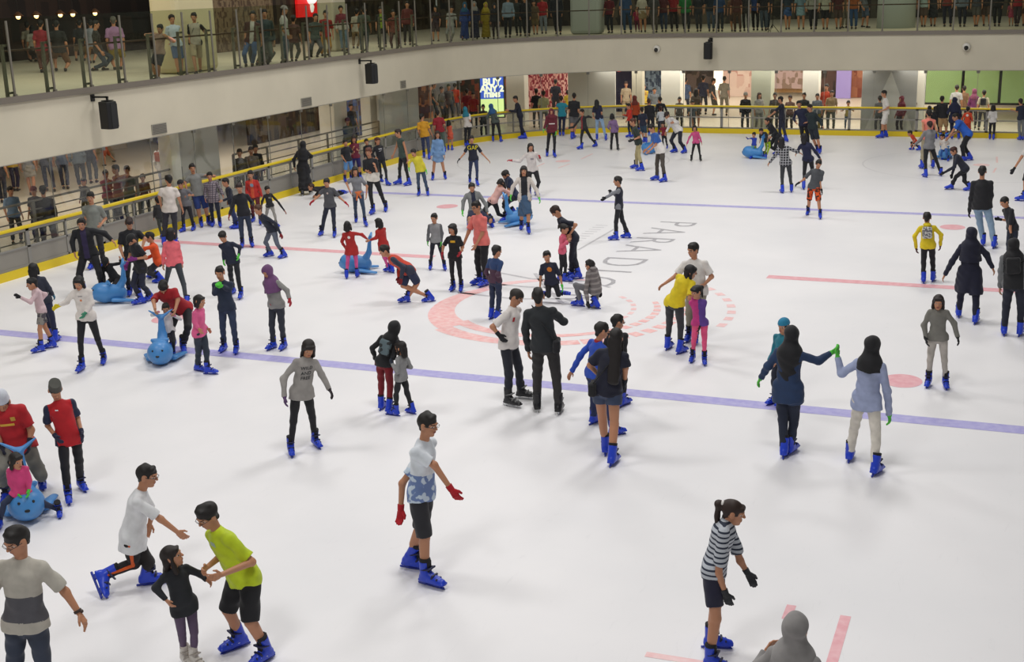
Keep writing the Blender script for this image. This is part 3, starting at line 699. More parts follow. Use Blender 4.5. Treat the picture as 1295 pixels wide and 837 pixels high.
    if tk:
        loose = (1+(float(A.get('lo', 1.06))-1)*.6)*g*(.94 if fem else 1.0)
        tor = [C(hip+sp*.06*s, hip-Z*hem*s-sp*.01*s, .146*s*loose, .158*s*loose, Lv, .80, 'b'), C(hip+sp*.06*s, hip+sp*.16*s, .146*s*loose, .136*s*loose, shl, .80), C(hip+sp*.15*s, neck-sp*.13*s, .134*s*loose, .156*s*g, shl, .74), C(neck-sp*.13*s, neck-sp*.045*s, .156*s*g, .105*s*g, shl, .66)]
        tor += [C(hj_+Z*.02*s, hj_+nrm(kk-hj_)*(hem+.005)*s, .108*s*g, .108*s*g, None, 1, 'b') for hj_, kk in ((hjR, kR), (hjL, kL))]
        if hem > .15: tor += [C(hip, hip+nrm((kR+kL)/2-hip)*hem*s, .155*s*g, .19*s*g, Lv, .82, 'b')]+[C(hj_, hj_+(kk-hj_)*min(.95, hem/.26*.7), .11*s*g, .115*s*g, None, 1, 'b') for hj_, kk in ((hjR, kR), (hjL, kL))]
        so = [C(neck-sp*.018*s, sR, .046*s, .050*s), C(neck-sp*.018*s, sL, .046*s, .050*s), C(neck-sp*.06*s, neck+sp*.016*s, .092*s, .064*s, shl, .9, 'b')]
        tl = .66 if tk in 't' else 1.0
        slv = []
        for sj, e, w in ((sR, eR, wR), (sL, eL, wL)):
            if tk == 'v': continue
            if tk == 't': slv.append(C(sj, sj+(e-sj)*.80, .052*s*g, .064*s*g, None, 1, 'b'))
            elif tk == 'm': slv += [C(sj, e, .062*s*g, .052*s), C(e, e+(w-e)*.35, .052*s, .05*s, None, 1, 'b')]
            else: slv += [C(sj, e, .053*s*g, .050*s*g), C(e, w, .052*s*g, .040*s, None, 1, 'b')]
        ms = [parse_mat(c) for c in cols]
        pt = None
        if len(cols) > 1:
            sc = A.get('split', 'sl')
            def pt(c, sc=sc):
                if sc == 'sl':          # second colour on the sleeves
                    d = np.abs((c-neck)@shl); return (d > sh*.96).astype(int)
                if sc == 'lo':          # second colour below the chest
                    return (((c-hip)@sp) < float(A.get('sz', .2))*s).astype(int)
                if sc == 'mid':         # second colour as a broad band
                    z_ = (c-hip)@sp; return ((z_ < .25*s) & (z_ > float(A.get('sz', .06))*s)).astype(int)
                if sc == 'front':       # open jacket showing the shirt below
                    q = c-neck; return ((np.abs(q@shl) < float(A.get('fw', .055))*s) & (q@fd > .02*s)).astype(int)
                if sc == 'left':
                    return ((c-neck)@shl > .02*s).astype(int)
                return np.zeros(len(c), int)
        allp = tor+so+slv
        fl = build_field(allp, vb, .028*s, (), .0042, sd+1)
        V, F = nets(fl); link('jacket' if 'jk' in A else 'shirt', mesh_np('shirt', V, F, pt(V[F].mean(1)) if pt else None), root, ms)
        shirt = (V, F)
        if 'coll' in A:
            soft('collar', [C(neck-sp*.01*s-fd*.01*s, neck+sp*.035*s-fd*.012*s, .066*s, .062*s, shl, .9, 'ab')], min(vb, .012), root, [parse_mat(A['coll'] if A['coll'] != '1' else cols[0])], .01)
        if 'hoodback' in A:
            soft('hood', [C(neck-fd*.05*s+sp*.02*s-shl*.05*s, neck-fd*.05*s+sp*.02*s+shl*.05*s, .05*s, .05*s), C(neck-fd*.07*s, neck-fd*.085*s-sp*.09*s, .06*s, .03*s)], vb, root, [parse_mat(cols[-1] if A['hoodback'] == '1' else A['hoodback'])], .03)
    # --- hair or head cover
    hr = A.get('hair', 'short'); hcx = A.get('hc', '15100D'); hm = mat(hcx, .62, 0, 'plain')
    face_cut = [('b', H(HF, hc, hs, 0, .12, -.063), HF, (.062*hs, .085*hs, .108*hs), .03*hs)]
    cap_ = ('e', H(HF, hc, hs, 0, -.014, .034), HF, (.083*hs, .103*hs, .090*hs))
    vhh = vh*1.15
    if hr in ('short', 'buzz', 'pony', 'bun', 'long', 'bob', 'plait'):
        if hr == 'buzz': cap_ = ('e', H(HF, hc, hs, 0, -.012, .031), HF, (.0805*hs, .101*hs, .088*hs))
        pr = [cap_, C(H(HF, hc, hs, 0, -.045, .0), H(HF, hc, hs, 0, -.055, -.055), .06*hs, .04*hs, HF[0], .8)]
        if hr == 'short': pr += [C(H(HF, hc, hs, -.035, .046, .088), H(HF, hc, hs, .035, .040, .090), .022*hs, .024*hs), C(H(HF, hc, hs, -.03, .01, .100), H(HF, hc, hs, .03, -.04, .098), .026*hs, .028*hs)]
        low = ('b', H(HF, hc, hs, 0, .03, -.13), HF, (.15*hs, .068*hs, .125*hs), .01)
        cut = face_cut+([low] if hr in ('short', 'buzz', 'pony', 'bun') else [])
        nz_ = 0.004
        if hr in ('long', 'bob', 'plait'):
            ln = float(A.get('hl', .30 if hr == 'long' else .11)); bk_ = -sp if hr == 'long' else -Z
            b0 = H(HF, hc, hs, 0, -.055, -.02); b1 = b0+nrm(-Z*.9-fd*.22)*ln
            pr += [C(b0, b1, .088*hs, (.072 if ln > .4 else .07)*hs, HF[0], .55)]
            for sg in (-1, 1): pr.append(C(H(HF, hc, hs, sg*.070, .005, .02), H(HF, hc, hs, sg*.078, .008, -.085 if hr != 'long' else -.15), .022*hs, .026*hs))
            pr.append(C(H(HF, hc, hs, -.04, .064, .072), H(HF, hc, hs, .04, .064, .072), .022*hs, .022*hs))
            face_cut = [('b', H(HF, hc, hs, 0, .125, -.074), HF, (.052*hs, .088*hs, .120*hs), .03*hs)]; cut = face_cut
            if hr == 'plait': pr.append(C(b0, b0+nrm(-Z-fd*.15)*.3*s, .035*hs, .018*hs))
        if hr == 'pony':
            a = H(HF, hc, hs, 0, -.10, .05); m = a-HF[1]*.05*s-Z*.01; pr += [C(a, m, .03*hs, .035*hs), C(m, m-Z*float(A.get('hl', .24))*s-HF[1]*.03*s, .036*hs, .014*hs)]
            pr.append(C(H(HF, hc, hs, -.04, .066, .058), H(HF, hc, hs, .04, .066, .058), .026*hs, .026*hs))
        if hr == 'bun': pr.append(C(H(HF, hc, hs, 0, -.10, .06), H(HF, hc, hs, 0, -.125, .065), .04*hs, .035*hs))
        soft('hair', pr, vhh, root, [hm], .018*hs, cut, nz_, sd)
        if hr == 'pony' and 'band' in A: soft('hair_band', [C(H(HF, hc, hs, 0, -.10, .05), H(HF, hc, hs, 0, -.125, .05), .034*hs, .034*hs, None, 1, 'ab')], vhh, root, [mat(A['band'], .6)], .01)
    elif hr.startswith('hijab'):
        hcl = A.get('hjc', '15161C'); ln = float(A.get('hl', .24))*s
        top_ = ('e', H(HF, hc, hs, 0, -.012, .022), HF, (.093*hs, .112*hs, .104*hs))
        b0 = H(HF, hc, hs, 0, -.005, -.05)
        pr = [top_, C(b0, neck-sp*.0*s, .085*hs, .115*s, shl, .88), C(neck+sp*.01*s, neck-sp*.06*s, .11*s, .16*s*g, shl, .80), C(neck-sp*.06*s, neck-sp*max(ln, .08*s), .162*s*g, (.115 if ln > .35*s else .18 if ln > .15*s else .165)*s*g, shl, .90, 'b')]
        soft('headscarf', pr, min(vb, .014), root, [parse_mat(hcl)], .03*s, [('e', H(HF, hc, hs, 0, .115, -.012), HF, (.052*hs, .06*hs, .075*hs))], .005, sd)
    elif hr in ('songkok', 'cap', 'beanie', 'skullcap'):
        cc = A.get('hjc', '2A2A2C')
        soft('hair', [('e', H(HF, hc, hs, 0, -.012, .031), HF, (.079*hs, .099*hs, .086*hs)), C(H(HF, hc, hs, 0, -.045, .0), H(HF, hc, hs, 0, -.055, -.055), .055*hs, .04*hs, HF[0], .8)], vhh, root, [hm], .018*hs, face_cut+[('b', H(HF, hc, hs, 0, .03, -.13), HF, (.15*hs, .068*hs, .125*hs), .01)])
        if hr == 'songkok': pr = [C(H(HF, hc, hs, 0, -.012, .045), H(HF, hc, hs, 0, -.016, .135), .096*hs, .086*hs, HF[1], .84, 'ab')]
        elif hr == 'skullcap': pr = [C(H(HF, hc, hs, 0, -.012, .045), H(HF, hc, hs, 0, -.016, .115), .098*hs, .085*hs, HF[1], .86, 'a')]
        else: pr = [('e', H(HF, hc, hs, 0, -.013, .045), HF, (.089*hs, .108*hs, .094*hs))]
        cut = [('b', H(HF, hc, hs, 0, 0, -.08), HF, (.2*hs, .2*hs, .115*hs), 0)] if hr != 'skullcap' else []
        soft({'songkok': 'songkok_cap', 'cap': 'cap', 'beanie': 'beanie', 'skullcap': 'skullcap'}[hr], pr+([C(H(HF, hc, hs, 0, .09, .04), H(HF, hc, hs, 0, .15, .03), .06*hs, .045*hs, HF[0], .2)] if hr == 'cap' else []), vhh, root, [parse_mat(cc)], .01, cut)
    if 'glasses' in A and pxm > 38:
        mb = MB()
        for sg in (-1, 1):
            mb.tube([H(HF, hc, hs, sg*.032+.018*math.cos(a), .101, .006+.012*math.sin(a)) for a in np.linspace(0, 6.283, 13)], .0018, 5)
            mb.tube([H(HF, hc, hs, sg*.053, .103, .012), H(HF, hc, hs, sg*.08, .06, .014), H(HF, hc, hs, sg*.082, -.01, .006)], .0025, 5)
        mb.tube([H(HF, hc, hs, -.012, .105, .010), H(HF, hc, hs, .012, .105, .010)], .0025, 5)
        mb.build('glasses', mat('15151A', .3, 0, 'plain'), root, True)
    # --- feet
    ft = A.get('ft', 'blue'); simple = pxm < 44; skv = .0075 if pxm > 60 else .013
    if 'shoe' in A:
        for sdn, f_, k_, a_ in (('R', fR, kR, aR), ('L', fL, kL, aL)):
            f0 = a_-Z*.035*s
            soft('shoe', [C(a_-Z*.015*s, f0+Z*.0, .045*s, .04*s), C(f0-fd*.03*s, f0+fd*.13*s, .040*s, .036*s, lt, .75)], .012, root, [mat(A['shoe'] if len(A['shoe']) == 6 else '2A2522', .6)], .015, (), 0, 0, f_[2]+.002)
    else:
        for sdn, f_, k_, a_, key in (('R', fR, kR, aR, 'fr'), ('L', fL, kL, aL, 'fl')):
            yaw = math.radians(float(A.get(key, -8 if sdn == 'R' else 8))); c_, s_ = math.cos(yaw), math.sin(yaw)
            ff = np.array([fd[0]*c_-fd[1]*s_, fd[0]*s_+fd[1]*c_, 0])
            sh_d = nrm(k_-a_); lifted = f_[2] > .05
            up = nrm(sh_d*(.9 if lifted else .0)+Z*(.1 if lifted else 1.0)+(sh_d-Z*(sh_d@Z))*(0 if lifted else .12))
            pt_ = a_-up*.095*s+nrm(ff-up*(ff@up))*.035*s
            lean = 0.155*(sh_d@ff)/max(.3, sh_d@up) if not lifted else 0.0
            put_skate(root, pt_, ff, up, s*(1.04 if h > 1.35 else 1.12), skv, ft, simple, lean)
    # --- things carried, prints
    if 'backpack' in A:
        c = neck-sp*.17*s-fd*.15*s; bp = parse_mat(A['backpack'])
        b = soft('backpack', [('b', c, (shl, nrm(np.cross(shl, sp)), sp), (.12*s, .06*s, .15*s), .04*s)], vb, root, [bp], .02, (), .003, sd)
        soft('strap', [C(neck-shl*sg*.09*s-fd*.05*s+sp*.01*s, neck-shl*sg*.09*s+fd*.075*s-sp*.10*s, .022*s, .02*s) for sg in (-1, 1)], vb, b, [bp], .01)
    if 'bag' in A:
        sg = -1 if A.get('bagside', 'R') == 'R' else 1
        c = hip+lt*sg*.16*s+Z*.02*s-fd*.06*s; bm_ = parse_mat(A['bag'])
        b = soft('shoulder_bag', [('b', c, (fd, lt, Z), (.13*s, .05*s, .09*s), .035*s)], min(vb, .014), root, [bm_], .02, (), .003, sd)
        mb = MB(); pts = [c+Z*.07*s+fd*.08*s, neck+lt*sg*.02*s+fd*.13*s-sp*.15*s, neck-lt*sg*.10*s+sp*.035*s, neck-fd*.125*s-sp*.15*s, c+Z*.07*s-fd*.08*s]
        mb.tube(pts, .008*s, 6); mb.build('strap', bm_, b, True)
    if 'print' in A and shirt is not None:
        for spec in A['print'].split('+'):
            q = spec.split(','); txt = q[0].replace('_', ' '); col = q[1]; size = float(q[2])*s; dz = float(q[3]) if len(q) > 3 else .17; dx = float(q[4]) if len(q) > 4 else 0.0; back = len(q) > 5 and q[5] == 'b'
            if txt.startswith('#'):       # plain shapes: #box w h, #disc
                if txt == '#disc': a_ = np.linspace(0, 2*math.pi, 25)[:-1]; V = np.array([[0, 0, 0]]+[[math.cos(t)*.5*size, math.sin(t)*.5*size, 0] for t in a_]); T = np.array([[0, 1+i, 1+(i+1) % 24] for i in range(24)])
                elif txt == '#swoosh':
                    u_ = np.linspace(0, 1, 14); top = np.stack([-.5+u_, .22*(u_**2)-.05, 0*u_], 1); bot = np.stack([-.5+u_, .22*(u_**2)-.05-.16*np.sin(np.pi*u_)**.8*(1-u_), 0*u_], 1)
                    V = np.concatenate([top, bot])*size; T = np.array([[i, i+1, 14+i] for i in range(13)]+[[i+1, 15+i, 14+i] for i in range(13)])
                else:
                    ar = float(txt[1:]) if txt[1:] else 1.0; n_ = 8; xs = np.linspace(-.5, .5, n_+1)
                    V = np.array([[x*size, y*size*ar, 0] for x in xs for y in xs]); T = np.array([[i*(n_+1)+j, (i+1)*(n_+1)+j, i*(n_+1)+j+1] for i in range(n_) for j in range(n_)]+[[(i+1)*(n_+1)+j, (i+1)*(n_+1)+j+1, i*(n_+1)+j+1] for i in range(n_) for j in range(n_)])
            else: V, T = text_mesh(txt, size)
            out = -fd if back else fd; right = lt*(1 if not back else -1)
            nb = neck-sp*dz*s+lt*dx*s; SV = shirt[0]
            P = []
            for v in V:
                q0 = nb+right*v[0]+sp*v[1]
                rel = SV-q0; u_ = rel@right; w_ = rel@sp
                m = (u_**2+w_**2) < (vb*1.6)**2
                dd = (rel@out)[m]; P.append(q0+out*((dd.max() if len(dd) else .11*s)+.004))
            o = link('print', mesh_np('print', np.array(P), T, None, False), root, [mat(col, .7, 0, 'plain')])
            md = o.modifiers.new('thickness', 'SOLIDIFY'); md.thickness = .002
    if 'waist' in A:
        w_ = parse_mat(A['waist']); soft('tied_jacket', [C(hip+sp*.10*s, hip+sp*.02*s, .158*s, .168*s, Lv, .82, 'ab'), C(hip+sp*.05*s+fd*.13*s-lt*.02*s, hip-sp*.16*s+fd*.13*s-lt*.07*s, .032*s, .028*s), C(hip+sp*.05*s+fd*.13*s+lt*.02*s, hip-sp*.14*s+fd*.12*s+lt*.09*s, .032*s, .028*s)], vb, root, [w_], .02, (), .004, sd)
    if 'sidestripe' in A:
        for sg, hj_, kk, aa in ((-1, hjR, kR, aR), (1, hjL, kL, aL)):
            o_ = lt*sg; soft('side_stripe', [C(hj_+o_*.085*s, kk+o_*.055*s, .022*s, .020*s), C(kk+o_*.055*s, kk+(aa-kk)*.8+o_*.045*s, .020*s, .018*s)], .009, root, [parse_mat(A['sidestripe'])], .008)
    if 'watch' in A:
        w, e = (wR, eR) if A['watch'] == 'R' else (wL, eL); d_ = nrm(w-e); c = w-d_*.02*s
        soft('wristwatch', [C(c-d_*.012*s, c+d_*.012*s, .034*s, .034*s, None, 1, 'ab'), C(c+lt*.02*s, c+lt*.033*s, .016*s, .016*s)], .005, root, [mat('3A2A22', .5, 0, 'plain')], .004)
    return root

# ---------------------------------------------------------------- the people: place (m), facing (degrees), height, joints relative to the place, clothing, label, group, detail
PEOPLE = [
(2.575, -14.514, 0.0, -3.0, 1.711, [(0.134,0.068,1.66),(0.037,0.019,0.828),(0.133,-0.141,0),(-0.203,0.145,0),(0.402,-0.014,1.033),(-0.199,0.028,0.722),(0.243,-0.051,1.289),(-0.192,0.077,0.985),None,None], 't:t=DDE3EA/6E84B4*patches*C9D8E8*.9 split:lo sz:.22 b:s=26262C hair:short glasses:1 gl:B01020 hf:-5 lo:1.15 watch:R', 'teenage boy with red gloves skating alone in a white and blue shirt', '', 119.7),
(5.801, -15.144, 0.0, 7.5, 1.462, [(0.141,0.031,1.427),(-0.018,-0.004,0.894),(0.007,-0.187,0),(-0.077,0.178,0),(0.122,-0.136,0.734),(0.242,0.203,0.792),(0.057,-0.144,0.924),(0.177,0.195,0.903),None,None], 't:t=B9BEC6*stripes*2A3142*22 b:m=1B1B33 hair:pony hl:.3 hc:2A1810 band:E8E4E0 fem:1 gl:2A2C30 g:1.08', 'woman in a striped grey tee and navy shorts with a ponytail', '', 134.7),
(6.795, -17.027, 0.0, 83.6, 1.55, [(0,0,1.449),(0,0,0.791),(0.109,-0.012,0),(-0.109,0.012,0),(0.079,0.048,1.15),(-0.223,0.087,1.17),None,None,None,None], 't:l=8A8786 b:g=5A5858 hair:hijab hjc:8C8988 hl:.34 fem:1 g:1.1', 'person under a plain grey headscarf cut off by the bottom edge', '', 157.4),
(-3.072, -13.992, 0.0, -53.4, 1.72, [(-0.012,-0.152,1.219),(-0.014,-0.014,0.64),(-0.058,-0.221,0),(0.016,0.277,0),(-0.04,-0.232,0.678),(0.221,-0.044,0.702),(-0.133,-0.212,0.927),(0.189,0.036,0.828),None,None], 't:t=B01822 b:p=77756C hair:skullcap hjc:C9CDD6 gl:15162C bent:1 pitch:35 hn:-.1 lo:1.2 g:1.15 coll:8A0F18 print:#.18,E0B040,.16,.20+#,C9A040,.05,.13,.08', 'man in a red football jersey and white skullcap behind the seal rider', '', 95.1),
(-2.405, -13.869, 0.0, -39.4, 1.394, [(-0.058,-0.053,1.364),(0.015,0.014,0.678),(0.035,-0.16,0),(-0.089,0.205,0),(-0.035,-0.168,0.82),(0.156,0.063,0.821),None,None,None,None], 't:t=B5141F/1C2440 b:p=17171D hair:songkok hjc:4A4A44 gl:1B1F3A pitch:40 hem:.12 lo:1.15 coll:D8CFC8 print:#.4,E8E8EA,.04,.10,-.07', 'boy in a red and navy jersey and dark brimless cap looking down', '', 97.1),
(-2.357, -14.711, 0.0, -57.4, 1.05, [(-0.04,-0.04,0.777),(-0.036,-0.036,0.369),(-0.212,-0.246,0),(0.175,0.305,0),(-0.017,-0.095,0.395),(0.096,-0.047,0.442),(-0.122,-0.088,0.518),(0.055,0.022,0.521),(-0.168,-0.184,0.294),(0.111,0.176,0.173)], 't:l=D0407A b:q=27304A hair:bob gl:49C43A hf:45 fem:1', 'small girl in pink with green gloves riding the round blue seal', '', 100.7),
(0.668, -17.996, 0.0, -72.5, 1.7, [(0.029,0.029,1.647),(0.014,0.015,0.925),(-0.156,-0.003,0),(0.135,0.07,0),(-0.194,-0.179,1.088),(0.413,0.2,0.977),(-0.218,-0.103,1.197),(0.306,0.192,1.154),None,None], 't:t=B6B1A6/55545A split:mid sz:.04 b:p=333B4C hair:short glasses:1 hf:-30 pitch:22 lo:1.12 g:1.02 watch:L', 'young man in a grey and cream tee with a wristwatch at the bottom left', '', 134.8),
(-0.014, -15.582, 0.0, 29.8, 1.62, [(0.076,0.058,1.195),(-0.095,-0.084,0.523),(-0.342,-0.299,0.1),(-0.03,-0.017,0),(0.365,0.063,0.627),(-0.04,0.161,0.619),(0.247,-0.017,0.779),(-0.02,0.195,0.722),(-0.092,-0.086,0.273),(0.011,0.01,0.256)], 't:t=DDDEE0 b:p=1A1416 hair:short glasses:1 lo:1.25 hem:.10 hf:-12 sidestripe:D85A1E', 'boy in a white tee pushing off in black trousers with orange side stripes', '', 115.5),
(1.379, -16.805, 0.0, -26.7, 1.11, [(-0.053,-0.042,1.097),(-0.006,-0.005,0.592),(-0.089,0.024,0),(0.027,0.007,0),(-0.048,-0.193,0.747),(0.176,0.109,0.838),(-0.155,-0.185,0.845),(0.094,0.137,0.863),None,None], 't:l=1D2026 b:q=5E4C66 hair:long hl:.14 hc:1C110D hf:50 pitch:-12 ft:white fem:1 lo:1.2 hem:.12 hoodback:1', 'little girl in a dark jacket and purple leggings in white figure skates', '', 130.8),
(1.785, -16.452, 0.0, -112.6, 1.58, [(-0.219,-0.156,1.416),(0.028,0.02,0.725),(-0.168,0.096,0),(0.195,-0.032,0),(-0.192,-0.271,0.977),(0.097,-0.471,1.042),(-0.219,0.016,0.972),(0.143,-0.07,0.986),None,None], 't:t=BFD31E b:s=131318 hair:short glasses:1 pitch:28 bent:1 lo:1.2 g:1.08 coll:1 cr:.9 cl:.9 print:#.9,A8BCA8,.07,.12,.02', "man in a lime green polo bending to hold a girl's hand", '', 130.5),
(-0.522, -11.635, 0.0, -45.8, 1.432, [(0.133,0.084,1.399),(0.022,0.014,0.811),(-0.101,-0.154,0),(0.052,0.205,0),(-0.107,-0.197,0.8),(0.353,0.166,0.834),(-0.145,-0.128,1.02),(0.237,0.186,1.025),None,None], 't:l=96928E b:q=17161B hair:long hl:.20 hc:1C120E gl:5A3F6A/2A2028 pitch:32 hf:-5 fem:1 lo:1.2 hem:.1 print:WILD,2A2A2E,.075,.13+AND,2A2A2E,.075,.21+FREE,2A2A2E,.075,.29', 'girl in a grey slogan sweatshirt and black leggings skating with her head down', '', 93.7),
(-0.207, -9.855, 0.0, 88.2, 1.248, [(0.156,0.083,1.227),(0.003,0.002,0.726),(0.09,-0.094,-0),(-0.092,0.024,0),(0.106,0.096,0.834),(-0.17,0.062,0.75),None,(-0.165,-0.014,0.927),None,None], 't:l=16171B b:p=7A1420 hair:hijab hjc:121216 hl:.12 backpack:5A6A70*patches*2A2E30*1', 'child in red trousers and a black hood hugging a girl', '', 87.1),
(0.097, -9.933, 0.0, 169.4, 0.993, [(0.014,0.007,0.988),(0,0,0.551),(0.13,0.067,0),(-0.062,-0.079,0),(-0.045,0.124,0.687),(-0.086,-0.082,0.777),None,None,None,None], 't:l=8A8A8A b:p=1C1D22 hair:bob hc:17100E hl:.10 gl:1A2436 hem:.08 fem:1', 'curly haired girl in grey being hugged beside the near blue line', '', 88.0),
(1.454, -8.947, 0.0, -6.0, 1.632, [(0.035,0.014,1.586),(-0.092,-0.037,0.889),(-0.061,-0.179,0),(-0.009,0.187,0),(-0.141,-0.26,1.086),(-0.062,0.097,0.961),(-0.237,-0.258,1.193),None,None,None], 't:t=E2DCD8 b:p=1D202C hair:buzz hc:2A2420 ft:hockey pitch:28 hf:5 gl:16161C coll:1 lo:1.15 g:1.05 print:#2.2,B02028,.03,.14,-.115', 'man in a white polo with dark jeans and one hand on his hip', '', 86.5),
(2.039, -9.212, 0.0, 106.5, 1.744, [(-0.099,-0.037,1.691),(-0.019,-0.007,0.99),(0.172,-0.037,0),(-0.152,-0.03,0),(0.034,0.234,1.361),(-0.278,-0.005,0.892),(0.198,0.167,1.304),(-0.282,-0.092,1.233),None,None], 't:l=202428 b:p=2C2A2A hair:short ft:hockey coll:1 lo:1.15 g:1.08 jk:1 bag:141418 bagside:R', 'man in a dark jacket seen from behind next to the white polo man', '', 88.6),
(3.031, -9.662, 0.0, 52.8, 1.431, [(-0.03,-0.009,1.398),(-0.156,-0.05,0.698),(0.178,-0.213,0),(-0.22,0.157,0),(0.05,-0.065,0.854),(-0.478,0.028,0.78),None,(-0.337,0.021,1.028),None,None], 't:l=2048B0 b:p=1D2A55 hair:short coll:A01C20 hf:-15', 'boy in a blue jumper with one arm stretched out beside a long haired woman', '', 92.2),
(2.969, -8.655, 0.0, 77.0, 1.274, [(-0.056,-0.017,1.252),(-0.049,-0.015,0.632),(0.007,0.009,0),(-0.023,-0.077,-0),(0.02,0.009,0.526),(-0.169,0.091,0.838),None,None,None,None], 't:m=15151B b:p=1A1B22 hair:short glasses:1 hf:-40', 'boy in glasses half hidden behind the long haired woman', '', 87.6),
(3.42, -10.703, 0.0, 95.6, 1.659, [(0.089,0.028,1.611),(-0.027,-0.008,0.941),(0.102,-0.213,0),(-0.095,0.143,0),(0.179,0.101,1.021),(-0.182,0.137,1.07),(0.21,0.029,1.231),(-0.233,-0.036,1.242),None,None], 't:t=12152A b:x=38445E hair:long hc:140D0C hl:.52 bag:111114 bagside:L gl:16202E gs:R fem:1 g:1.1 lo:1.2', 'woman with waist long black hair in denim shorts carrying a black bag', '', 98.1),
(5.049, -7.944, 0.0, -115.2, 1.181, [(0.059,0.01,1.165),(0.031,0.005,0.597),(-0.039,0.055,0),(0.069,0.008,0),(-0.12,-0.015,0.654),(-0.006,-0.139,0.668),None,None,None,None], 't:l=1C7284 b:p=1B2030 hair:beanie hjc:1E7FA4', 'child in a turquoise beanie hidden behind a woman in a black headscarf', '', 86.6),
(5.54, -9.878, 0.0, 84.2, 1.639, [(-0.001,-0,1.592),(-0.023,-0.004,0.844),(0.024,0.031,0),(-0.031,-0.1,0),(0.471,0.11,1.367),(-0.376,0.062,0.984),(0.336,0.01,1.28),(-0.286,-0.001,1.155),None,None], 't:l=1D3458 b:p=1A2236 hair:hijab hjc:121217 hl:.42 gl:52BE3C hem:.16 fem:1 lo:1.15 hf:20 g:1.05', "person in a long black headscarf and blue tunic holding a friend's hand", '', 96.4),
(6.487, -10.022, 0.0, 80.8, 1.622, [(0.044,0.005,1.577),(-0.001,-0,0.744),(0.169,-0.227,0),(-0.18,0.158,0),(0.278,0.062,0.697),(-0.368,0.084,1.368),(0.244,-0.019,1.025),(-0.307,0.013,1.186),None,None], 't:l=9AA4C4 b:p=D9D3C8 hair:hijab hjc:131317 hl:.13 gl:52BE3C hem:.12 fem:1 lo:1.2', 'girl in a black headscarf with a pale blue shirt and white trousers', '', 97.8),
(7.12, -6.429, 0.0, -87.2, 1.305, [(-0.053,-0.003,1.28),(-0.028,-0.001,0.757),(-0.118,0.04,0),(0.115,0.03,0),(-0.189,-0.089,0.747),(0.246,-0.068,0.797),(-0.233,-0.011,0.921),(0.181,0.009,0.977),None,None], 't:l=78766F b:q=B0AAA2 hair:bob hl:.13 hc:1E1310 gl:15151A fem:1', 'little girl in a grey top and pale leggings skating towards the camera', '', 81.3),
(-5.882, -9.317, 0.0, -66.8, 1.46, [(-0.052,-0.046,1.425),(-0.011,-0.01,0.859),(-0.041,-0.206,0),(0.013,0.271,0),(-0.292,-0.293,1.092),(0.072,-0.101,0.959),(-0.239,-0.146,1.13),(0.099,0.024,1.086),None,None], 't:l=DDD6D0 b:q=17161B hair:bob hl:.12 hc:100D0E gl:D8C418/3A8A6A pitch:18 fem:1 lo:1.1 hem:.06 print:GAME,555560,.03,.12+#disc,D08050,.04,.2', 'girl in a white sweater and black leggings with yellow gloves', '', 73.0),
(-7.384, -8.723, 0.0, -127.0, 1.198, [(-0.06,-0.056,1.18),(0.007,0.007,0.718),(0.034,0.163,0),(0.008,-0.107,0),(-0.075,0.08,0.814),(-0.094,-0.325,1.011),None,None,None,None], 't:l=CFB4B8 b:m=4A464E*patches*8A8680*1 hair:short hc:110E10 gl:15151A fem:1', 'small girl in pale pink pointing left in patterned trousers', '', 68.7),
(-7.659, -8.181, 0.0, 117.6, 1.341, [(-0.146,-0.134,1.314),(-0.072,-0.066,0.727),(0.107,-0.097,0),(-0.074,0.035,0),(0.021,0.075,0.823),(-0.173,-0.005,0.897),(0.036,-0.016,0.954),(-0.146,-0.085,0.999),None,None], 't:l=2B2F3E/8A8C92 split:left b:p=1F2340 hair:bob hc:0F0D10 hl:.10 gl:2A6A84 fem:1', 'girl with a black bob seen from behind beside the pointing girl', '', 67.1),
(-9.552, -4.857, 0.0, -59.2, 1.72, [(0.014,-0.12,1.427),(0.002,0.002,0.787),(-0.219,-0.026,0),(0.183,0.086,0),(-0.125,-0.27,0.871),(0.481,0.171,1.068),(-0.191,-0.223,1.069),(0.342,0.154,1.198),None,None], 't:l=14151B/2E2448 split:front jk:1 b:p=16161C hair:short lo:1.12 g:1.05 hn:-.1', 'man in a black jacket over a purple shirt by the left boards', '', 58.2),
(-9.159, -4.748, 0.0, -75.0, 1.05, [(-0.044,-0.037,0.614),(0.039,0.033,0.372),(-0.074,0.016,0),(0.056,0.052,0),(-0.027,-0.158,0.178),(0.253,0.057,0.681),None,None,None,None], 't:l=15151A b:p=1A1418 hair:cap hjc:101014 bent:1 pitch:50', 'small child in black leaning over the head of the sea animal aid', '', 58.5),
(-8.543, -4.821, 0.0, -50.9, 1.66, [(0.039,0.032,1.456),(0.029,0.023,0.778),(-0.042,-0.069,0),(-0.002,0.124,0),(-0.046,-0.166,0.83),(0.259,0.082,0.971),(-0.134,-0.109,0.988),(0.248,0.202,1.121),None,None], 't:t=15161C b:p=15151B hair:short hc:2A1A16 pitch:40 coll:1', 'man in a black polo leaning over the tail of the sea animal aid', '', 59.5),
(-7.865, -5.352, 0.0, -116.4, 1.5, [(-0.097,-0.077,1.26),(-0.014,-0.011,0.725),(0.013,-0.113,0),(0.018,0.175,0),(-0.235,-0.134,0.789),(0.022,-0.208,0.921),(-0.232,-0.004,0.967),None,None,None], 't:t=17181E b:p=1E2238 hair:cap hjc:101216 bent:1 pitch:45 gl:7A2A78 fem:1 hem:.12', 'person with purple gloves holding the upright tail fin by the boards', '', 61.4),
